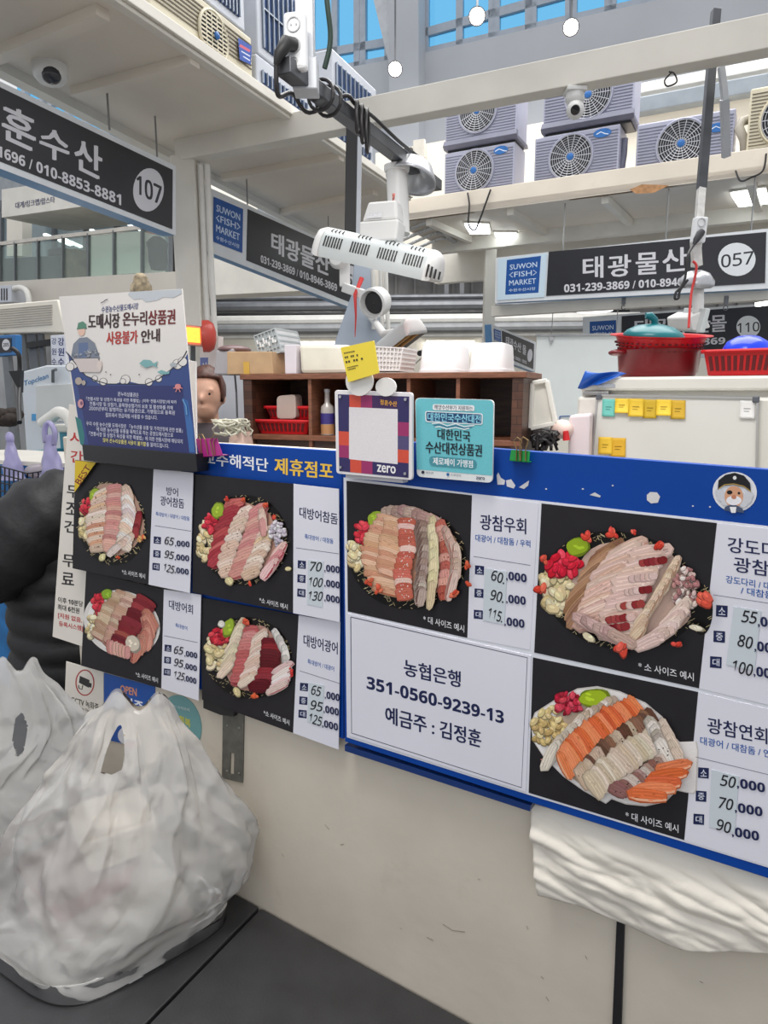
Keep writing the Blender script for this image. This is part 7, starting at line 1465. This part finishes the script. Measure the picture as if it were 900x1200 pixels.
# red-orange heat lamp on the column
hl = thing('heat_lamp', 'glowing orange square heat lamp with a red hood on the white column', 'heat lamp', at(230, 404, 4.5))
m = MB(); f = [at(x, y, 4.5) for x, y in ((214, 380), (236, 382), (237, 406), (215, 404))]; m.prism(f, V((.02, .12, 0))); build('lamp_box', m, M('warm_grey_box', (196, 150, 130), .4), hl, bevel=.006)
m = MB(); g = [at(x, y, 4.488) for x, y in ((216.5, 383), (234, 384.5), (234.6, 402), (217, 400.5))]; m.prism(g, V((0, .006, 0))); build('glowing_face', m, M('glowing_face', (255, 120, 40), .5, emit=3.5, var=.35, scale=40), hl)
m = MB(); c = at(243, 394, 4.52); m.lathe(c + V((-.02, 0, 0)), (1, .2, 0), [(.1, -.01), (.1, .03), (.08, .06), (.03, .075), (.001, .076)], 20, None, .8, 1.0); build('red_hood', m, M('red_hood', (196, 74, 62), .35), hl, smooth=60)
m = MB(); m.bar(at(226, 404, 4.6), at(226, 440, 4.7), .03, .03); m.bar(at(226, 394, 4.6), V((pc.x, pc.y - .08, at(226, 394, 4.6).z)), .03, .03); build('bracket', m, m_grey, hl)
sp = thing('vertical_sign', 'white vertical sign with blue 산 panel behind the heat lamp', 'sign', at(240, 460, 4.6)); VP_ = Plane(at(236, 440, 4.85), at(236, 440, 4.85) + V((.93, -.36, 0)))
build('panel', slab(VP_, [(234, 398), (256, 394), (254, 470), (234, 470)], -.06, 0), M('warm_white_sign', (236, 222, 216), .4), sp, bevel=.003); i = Ink(VP_, .0005); i.poly([(234.5, 419), (244, 419), (243.5, 441), (234.5, 441)], (112, 122, 176)); i.text('산', (236, 430), (243, 430), 10, (230, 232, 240), .03); i.build('lettering', sp)
# ================================================================== LAMPS OF THE HALL
def spot(label, x, y, Y, pw):
    c = at(x, y, Y); r = thing('spotlight', label, 'spotlight', c - V((0, 0, .1)), 'round spotlights under the roof')
    dd = V((-.1, -.8, -.5)).normalized(); m = MB(); m.lathe(c, -dd, [(.001, .16), (.06, .16), (.1, .1), (.12, .0), (.13, -.01), (.115, -.01)], 22); build('housing', m, m_grey, r, smooth=50)
    m = MB(); m.cyl(c - dd * .002, c + dd * .004, .11, n=24); build('lit_lens', m, m_spot, r); m = MB(); m.bar(c + V((0, 0, .05)), c + V((0, .05, 1.6)), .03, .03); build('rod', m, m_grey, r); return r
spot('left one of the lit round spotlights, above the steel arm', 463, 81, 13.2, 60); spot('lit round spotlight at the top middle under a small fitting', 559, 19, 11.5, 60); spot('right one of the lit round spotlights against the grey upper wall', 669, 32, 12.0, 60)
def panel_light(label, q, z=None):
    P = [atz(x, y, ZC - .02) for x, y in q]; r = thing('panel_light', label, 'light', sum(P, V()) / 4, 'flat lit panels under the right canopy'); m = MB(); m.prism(P, V((0, 0, -.02))); build('lit_panel', m, m_panel, r)
    c = sum(P, V()) / 4; m = MB(); m.prism([c + (p - c) * 1.1 + V((0, 0, .018)) for p in P], V((0, 0, -.015))); build('frame', m, m_white, r)
panel_light('left lit flat panel light under the right canopy', [(545, 262), (572, 263), (574, 272), (551, 272)])
panel_light('smaller lit flat panel light right of the left one under the canopy', [(580, 273), (604, 273), (607, 279), (585, 280)])
panel_light('lit flat panel light under the right canopy near the picture edge', [(857, 226), (896, 221), (900, 236), (866, 240)])
for k, (x0, x1, y, Y, s_) in enumerate(((340, 426, 404, 15.9, 'left'), (499, 556, 403, 15.9, 'right'))):
    r = thing('tube_light', s_ + ' long lit tube light seen over the brown shelf', 'light', at((x0 + x1) / 2, y, Y), 'lit tube lights over the shelf'); m = MB(); m.bar(at(x0, y, Y), at(x1, y, Y), .1, .09); build('lit_tube', m, m_lamp, r); m = MB(); m.bar(at(x0, y - 3, Y) + V((0, .07, 0)), at(x1, y - 3, Y) + V((0, .07, 0)), .16, .05); build('housing', m, m_white, r)
q = at(655, 346, 5.6); q = at(293 / 1 + 0, 345, 5.6)
r = thing('round_ceiling_light', 'flat round ceiling light above the hanging white board', 'light', at(696, 366, 7.0)); m = MB(); m.lathe(at(696, 365, 7.0), (0, 0, 1), [(.001, 0), (.17, 0), (.2, .02), (.2, .04), (.001, .045)], 26); build('lit_disc', m, M('soft_lit_disc', (250, 250, 250), .5, emit=1.6), r, smooth=50)
r = thing('slim_lamp', 'slim bright lamp under the cream beam at the right picture edge', 'light', at(895, 318 + 38, 6.5)); m = MB(); m.bar(at(887, 357, 6.6), at(915, 353, 6.4), .06, .03); build('lit_tube', m, m_lamp, r)
# bundle of wrapped pipes under the canopy
for k in range(4): m = MB(); m.tube(smooth_path([atz(x - 6 * k, y - 6 * k, ZC - .03) for x, y in ((470, 300), (500, 286), (522, 279), (541, 290))]), .018, 8); solo('wrapped_pipe', m, M('foil_pipe_wrap', (196, 198, 200), .4, .3, var=.2, scale=30), ('lowest', 'second lowest', 'second highest', 'highest')[k] + ' of the wrapped pipes behind the front heater', 'pipe', 'wrapped refrigerant pipes', smooth=60)
m = MB(); P = [FA.hit(548, 226, .02), FA.hit(550, 240, .03), FA.hit(549, 262, .03), FA.hit(556, 270, .0), FA.hit(562, 258, .03), FA.hit(570, 236, .03), FA.hit(575, 222, .02)]; m.tube(smooth_path(P), .008, 6); solo('loose_wire', m, M('black_cable'), 'loose black wire looping down from the left end of the cream fascia', 'wire', smooth=60)
m = MB(); P = [FA.hit(862, 200, .03), FA.hit(868, 212, .05), FA.hit(880, 208, .04), FA.hit(894, 200, .03), FA.hit(898, 180, .02)]; m.tube(smooth_path(P), .007, 6); solo('loose_wire', m, M('black_cable'), 'thin loose wire on the cream fascia near the right picture edge', 'wire', smooth=60)
BP = Plane(b1, b3); m = MB(); P = [BP.hit(x, y, .005) for x, y in ((778, 92), (784, 84), (790, 86), (793, 96), (782, 101), (779, 94), (788, 84))]; m.tube(smooth_path(P[1:]), .004, 6); solo('wire_coil', m, M('black_cable'), 'small coil of dark wire hanging from the cross beam left of the dark post', 'wire', smooth=60)
for x, y, s_ in ((541, 182, 'grey'), ): 
    m = MB(); m.prism([GW.hit(a_, b_, .0) for a_, b_ in ((473, 176), (484, 174), (485, 188), (474, 190))], GW.n * .06); solo('junction_box', m, M('dark_box', (74, 76, 80), .5), 'dark square box on the cream gallery wall beside the shade dish', 'box', bevel=.004)
m = MB(); m.prism([GW.hit(a_, b_, .0) for a_, b_ in ((486, 166), (499, 164), (500, 186), (487, 188))], GW.n * .05); solo('junction_box', m, M('cream_box_paint', (206, 202, 192), .5), 'cream cover box on the gallery wall left of the outdoor units', 'box', bevel=.004)
m = MB(); c = at(501, 412, 8.0); m.tube([c, c + V((-.05, -.1, -.02)), c + V((-.1, -.2, -.03))], [.035, .04, .03], 10); solo('wall_camera', m, m_dark, 'small dark tube camera between the lattice basket and the left white tub', 'camera', smooth=60)
m = MB(); m.bar(c, V((c.x, 16.0, c.z)), .03, .03); struct('trim_arm', m, m_white)
# ================================================================== PEOPLE
def figure(name, label, base, h, yaw, skin, parts):
    """one continuous body from overlapping forms; parts: clothing builders"""
    r = thing(name, label, 'person', base); s = h / 1.70; f = V((math.cos(yaw), math.sin(yaw), 0)); rt = V((math.sin(yaw), -math.cos(yaw), 0)); Z = V((0, 0, 1)); b = V(base)
    T = lambda x, y, z: b + rt * (x * s) + f * (y * s) + Z * (z * s)
    ax = (rt, f); m = MB()
    m.lathe(b, Z, [(.001, .84 * s), (.15 * s, .86 * s), (.165 * s, .95 * s), (.135 * s, 1.1 * s), (.16 * s, 1.28 * s), (.17 * s, 1.38 * s), (.08 * s, 1.45 * s), (.055 * s, 1.47 * s), (.05 * s, 1.54 * s), (.001, 1.56 * s)], 24, None, 1, .68, ax)
    m.sph(T(0, .015, 1.615), (.076 * s, .094 * s, .105 * s), (rt, f, Z)); m.sph(T(0, .045, 1.55), (.052 * s, .06 * s, .055 * s), (rt, f, Z))
    m.sph(T(0, .112, 1.595), (.013 * s, .02 * s, .02 * s), (rt, f, Z)); m.sph(T(0, .095, 1.555), (.026 * s, .016 * s, .009 * s), (rt, f, Z))
    for q in (-1, 1):
        m.sph(T(.078 * q, .0, 1.6), (.012 * s, .02 * s, .032 * s), (rt, f, Z)); m.sph(T(.032 * q, .092, 1.635), (.022 * s, .012 * s, .008 * s), (rt, f, Z))
        m.tube([T(.09 * q, 0, .9), T(.1 * q, .02, .68), T(.1 * q, .02, .5), T(.1 * q, -.01, .3), T(.1 * q, -.02, .07)], [.09 * s, .075 * s, .055 * s, .05 * s, .038 * s], 14); m.tube([T(.1 * q, -.05, .045), T(.1 * q, .05, .045), T(.105 * q, .15, .03)], [.04 * s, .042 * s, .03 * s], 12)
    for q, (el, wr) in zip((-1, 1), parts['arms']):
        sh_ = T(.18 * q, 0, 1.38); E, Wr = T(*el), T(*wr); m.tube([T(.12 * q, 0, 1.38), sh_, E, Wr], [.06 * s, .055 * s, .042 * s, .028 * s], 12)
        d = (Wr - E).normalized(); sx = d.cross(Z).normalized(); pm = Wr + d * .05 * s; m.sph(pm, (.04 * s, .05 * s, .018 * s), (sx, d, sx.cross(d)))
        for k, L in enumerate((.075, .085, .08, .06)):
            o_ = pm + sx * ((k - 1.5) * .02 * s) + d * .035 * s; m.tube([o_, o_ + d * L * .5 * s, o_ + d * L * .85 * s - Z * .025 * s], [.0095 * s, .009 * s, .007 * s], 8)
        o_ = pm - sx * .03 * s * q; m.tube([o_ - d * .02 * s, o_ - sx * .025 * s * q + d * .02 * s, o_ - sx * .02 * s * q + d * .05 * s - Z * .015 * s], [.012 * s, .011 * s, .009 * s], 8)
    o = build('body', m, skin, r, smooth=180); md = o.modifiers.new('remesh', 'REMESH'); md.mode = 'VOXEL'; md.voxel_size = .008; md.use_smooth_shade = True; ms = o.modifiers.new('smooth', 'SMOOTH'); ms.iterations = 4; ms.factor = .5
    m = MB()
    for q in (-1, 1): m.sph(T(.032 * q, .094, 1.618), .0075 * s, (rt, f, Z), 12, 8)
    build('eyes', m, M('dark_eye', (40, 30, 28), .2), r, smooth=180)
    m = MB()
    def hair(u, v):
        a_ = 6.2832 * u; t = v * 2.0; zz = math.cos(t); rr = math.sin(t); fr_ = math.sin(a_)          # fringe stays above the eyes
        lim = 1 if fr_ < .35 else 1 - .95 * min(1, (fr_ - .35) / .4) * max(0, (t - .95) / 1.05); k = 1.1 + .04 * noise.noise(V((math.cos(a_) * 3, fr_ * 3, t * 3)))
        return T(.076 * k * rr * math.cos(a_), .0 + .096 * k * rr * fr_ * lim, 1.63 + (.105 * k * zz if lim > .99 else .105 * k * max(zz, math.cos(.95) - .1 * (t - .95))))
    m.grid(hair, 36, 16, True); build('hair', m, parts['hair'], r, smooth=180, solid=.012)
    return r, T, s
def quilt(P, R, nb, n=24, amp=.09, flat=1.0, seed=0, per=8):
    """padded sleeve or trunk: closed loft with puffed bands"""
    Q = smooth_path(P, per); N_ = len(Q); K = len(P) - 1; rs = []
    for i_ in range(N_):
        t = i_ / (N_ - 1) * K; j = min(int(t), K - 1); rr = R[j] * (1 - (t - j)) + R[j + 1] * (t - j); rs.append(rr * (1 - amp + amp * 1.6 * abs(math.sin(math.pi * nb * i_ / (N_ - 1)))))
    m = MB(); m.tube(Q, rs, n, True, flat); 
    for p in m.v: p += V((noise.noise(p * 9 + V((seed, 0, 0))), noise.noise(p * 9 + V((0, seed, 5))), noise.noise(p * 9 + V((3, 0, seed))))) * .014
    return m
m_skin = M('skin', (206, 160, 136), .5, var=.05, scale=20)
m_puff = M('black_nylon', (25, 25, 28), .6, var=.15, scale=30, bump=.35, bscale=28)
b1_ = at(126, 600, 2.5); b1_.z = 0; yaw1 = math.radians(172)
p1, T, s = figure('person', 'person in a black padded jacket turned away at the left behind the counter end', b1_, 1.5, yaw1, m_skin, dict(arms=[((-.30, .29, 1.10), (-.22, .58, 1.06)), ((.28, .33, 1.08), (.2, .58, 1.05))], hair=M('black_hair', (34, 28, 28), .5, var=.2, scale=60)))
def trunk(u, v):
    a_ = 6.2832 * u; z = .42 + 1.04 * v; sh_y = .13 * (1 - max(0, (v - .8) / .2)); k = (.95 + .07 * abs(math.sin(math.pi * 11 * v + .35 * math.sin(a_ * 2))) ** .7); prof = [(.0, .27), (.15, .30), (.5, .31), (.82, .29), (.92, .22), (.975, .13), (1.0, .09)]
    for (t0_, r0_), (t1_, r1_) in zip(prof[:-1], prof[1:]):
        if v <= t1_: rr = r0_ + (r1_ - r0_) * (v - t0_) / (t1_ - t0_); break
    n_ = 1 + .05 * noise.noise(V((math.cos(a_) * 2, math.sin(a_) * 2, v * 8)))
    return T(rr * k * n_ * math.cos(a_), sh_y + rr * .95 * k * n_ * math.sin(a_), z)
m = MB(); m.grid(trunk, 48, 60, True); build('jacket', m, m_puff, p1, smooth=180, solid=.01)
for q, (el, wr) in zip((-1, 1), [((-.31, .14, 1.10), (-.23, .40, 1.06)), ((.29, .18, 1.08), (.2, .42, 1.05))]):
    m = quilt([T(.12 * q, 0, 1.36), T(.24 * q, .12, 1.29), T(el[0], el[1] + .16, el[2]), T(wr[0], wr[1] + .16, wr[2])], [.10, .14, .125, .08], 8, 32, .07, 1, q * 3.0); build('sleeve', m, m_puff, p1, smooth=180)
m = MB(); 
for q in (-1, 1): m.tube([T(.09 * q, 0, .86), T(.1 * q, .02, .5), T(.1 * q, -.02, .08)], [.12, .085, .07], 16)
build('trousers', m, M('charcoal_trousers', (44, 44, 50), .8, var=.1), p1, smooth=60)
m = MB()
for q in (-1, 1): m.tube([T(.1 * q, -.08, .05), T(.1 * q, .06, .05), T(.105 * q, .17, .035)], [.05, .055, .035], 14)
build('shoes', m, M('black_rubber'), p1, smooth=60)
b2_ = at(243, 480, 3.15); b2_.z = 0
p2, T, s = figure('person', 'person with short brown hair behind the counter beside the brown shelf', b2_, 1.62, math.radians(-88), m_skin, dict(arms=[((-.26, .05, 1.10), (-.14, .3, 1.02)), ((.26, .05, 1.10), (.14, .3, 1.02))], hair=M('brown_hair', (84, 50, 40), .5, var=.25, scale=60)))
def shirt(u, v):
    a_ = 6.2832 * u; z = .78 + .70 * v; prof = [(0, .185), (.4, .19), (.8, .2), (.92, .15), (1, .07)]
    for (t0_, r0_), (t1_, r1_) in zip(prof[:-1], prof[1:]):
        if v <= t1_: rr = r0_ + (r1_ - r0_) * (v - t0_) / (t1_ - t0_); break
    return T(rr * math.cos(a_), rr * .75 * math.sin(a_), z)
m = MB(); m.grid(shirt, 36, 24, True); build('jacket', m, M('dark_work_jacket', (70, 62, 66), .8, var=.15), p2, smooth=180, solid=.01)
for q, (el, wr) in zip((-1, 1), [((-.26, .05, 1.10), (-.14, .3, 1.02)), ((.26, .05, 1.10), (.14, .3, 1.02))]): build('sleeve', quilt([T(.12 * q, 0, 1.36), T(.2 * q, .0, 1.33), T(*el), T(*wr)], [.07, .075, .065, .05], 2, 18, .03, 1, q), M('dark_work_jacket'), p2, smooth=180)
m = MB()
for q in (-1, 1): m.tube([T(.09 * q, 0, .86), T(.1 * q, .02, .5), T(.1 * q, -.02, .08)], [.115, .08, .065], 16)
build('trousers', m, M('charcoal_trousers'), p2, smooth=60)
m = MB()
for q in (-1, 1): m.tube([T(.1 * q, -.08, .05), T(.1 * q, .06, .05), T(.105 * q, .17, .035)], [.05, .055, .035], 14)
build('shoes', m, M('black_rubber'), p2, smooth=60)
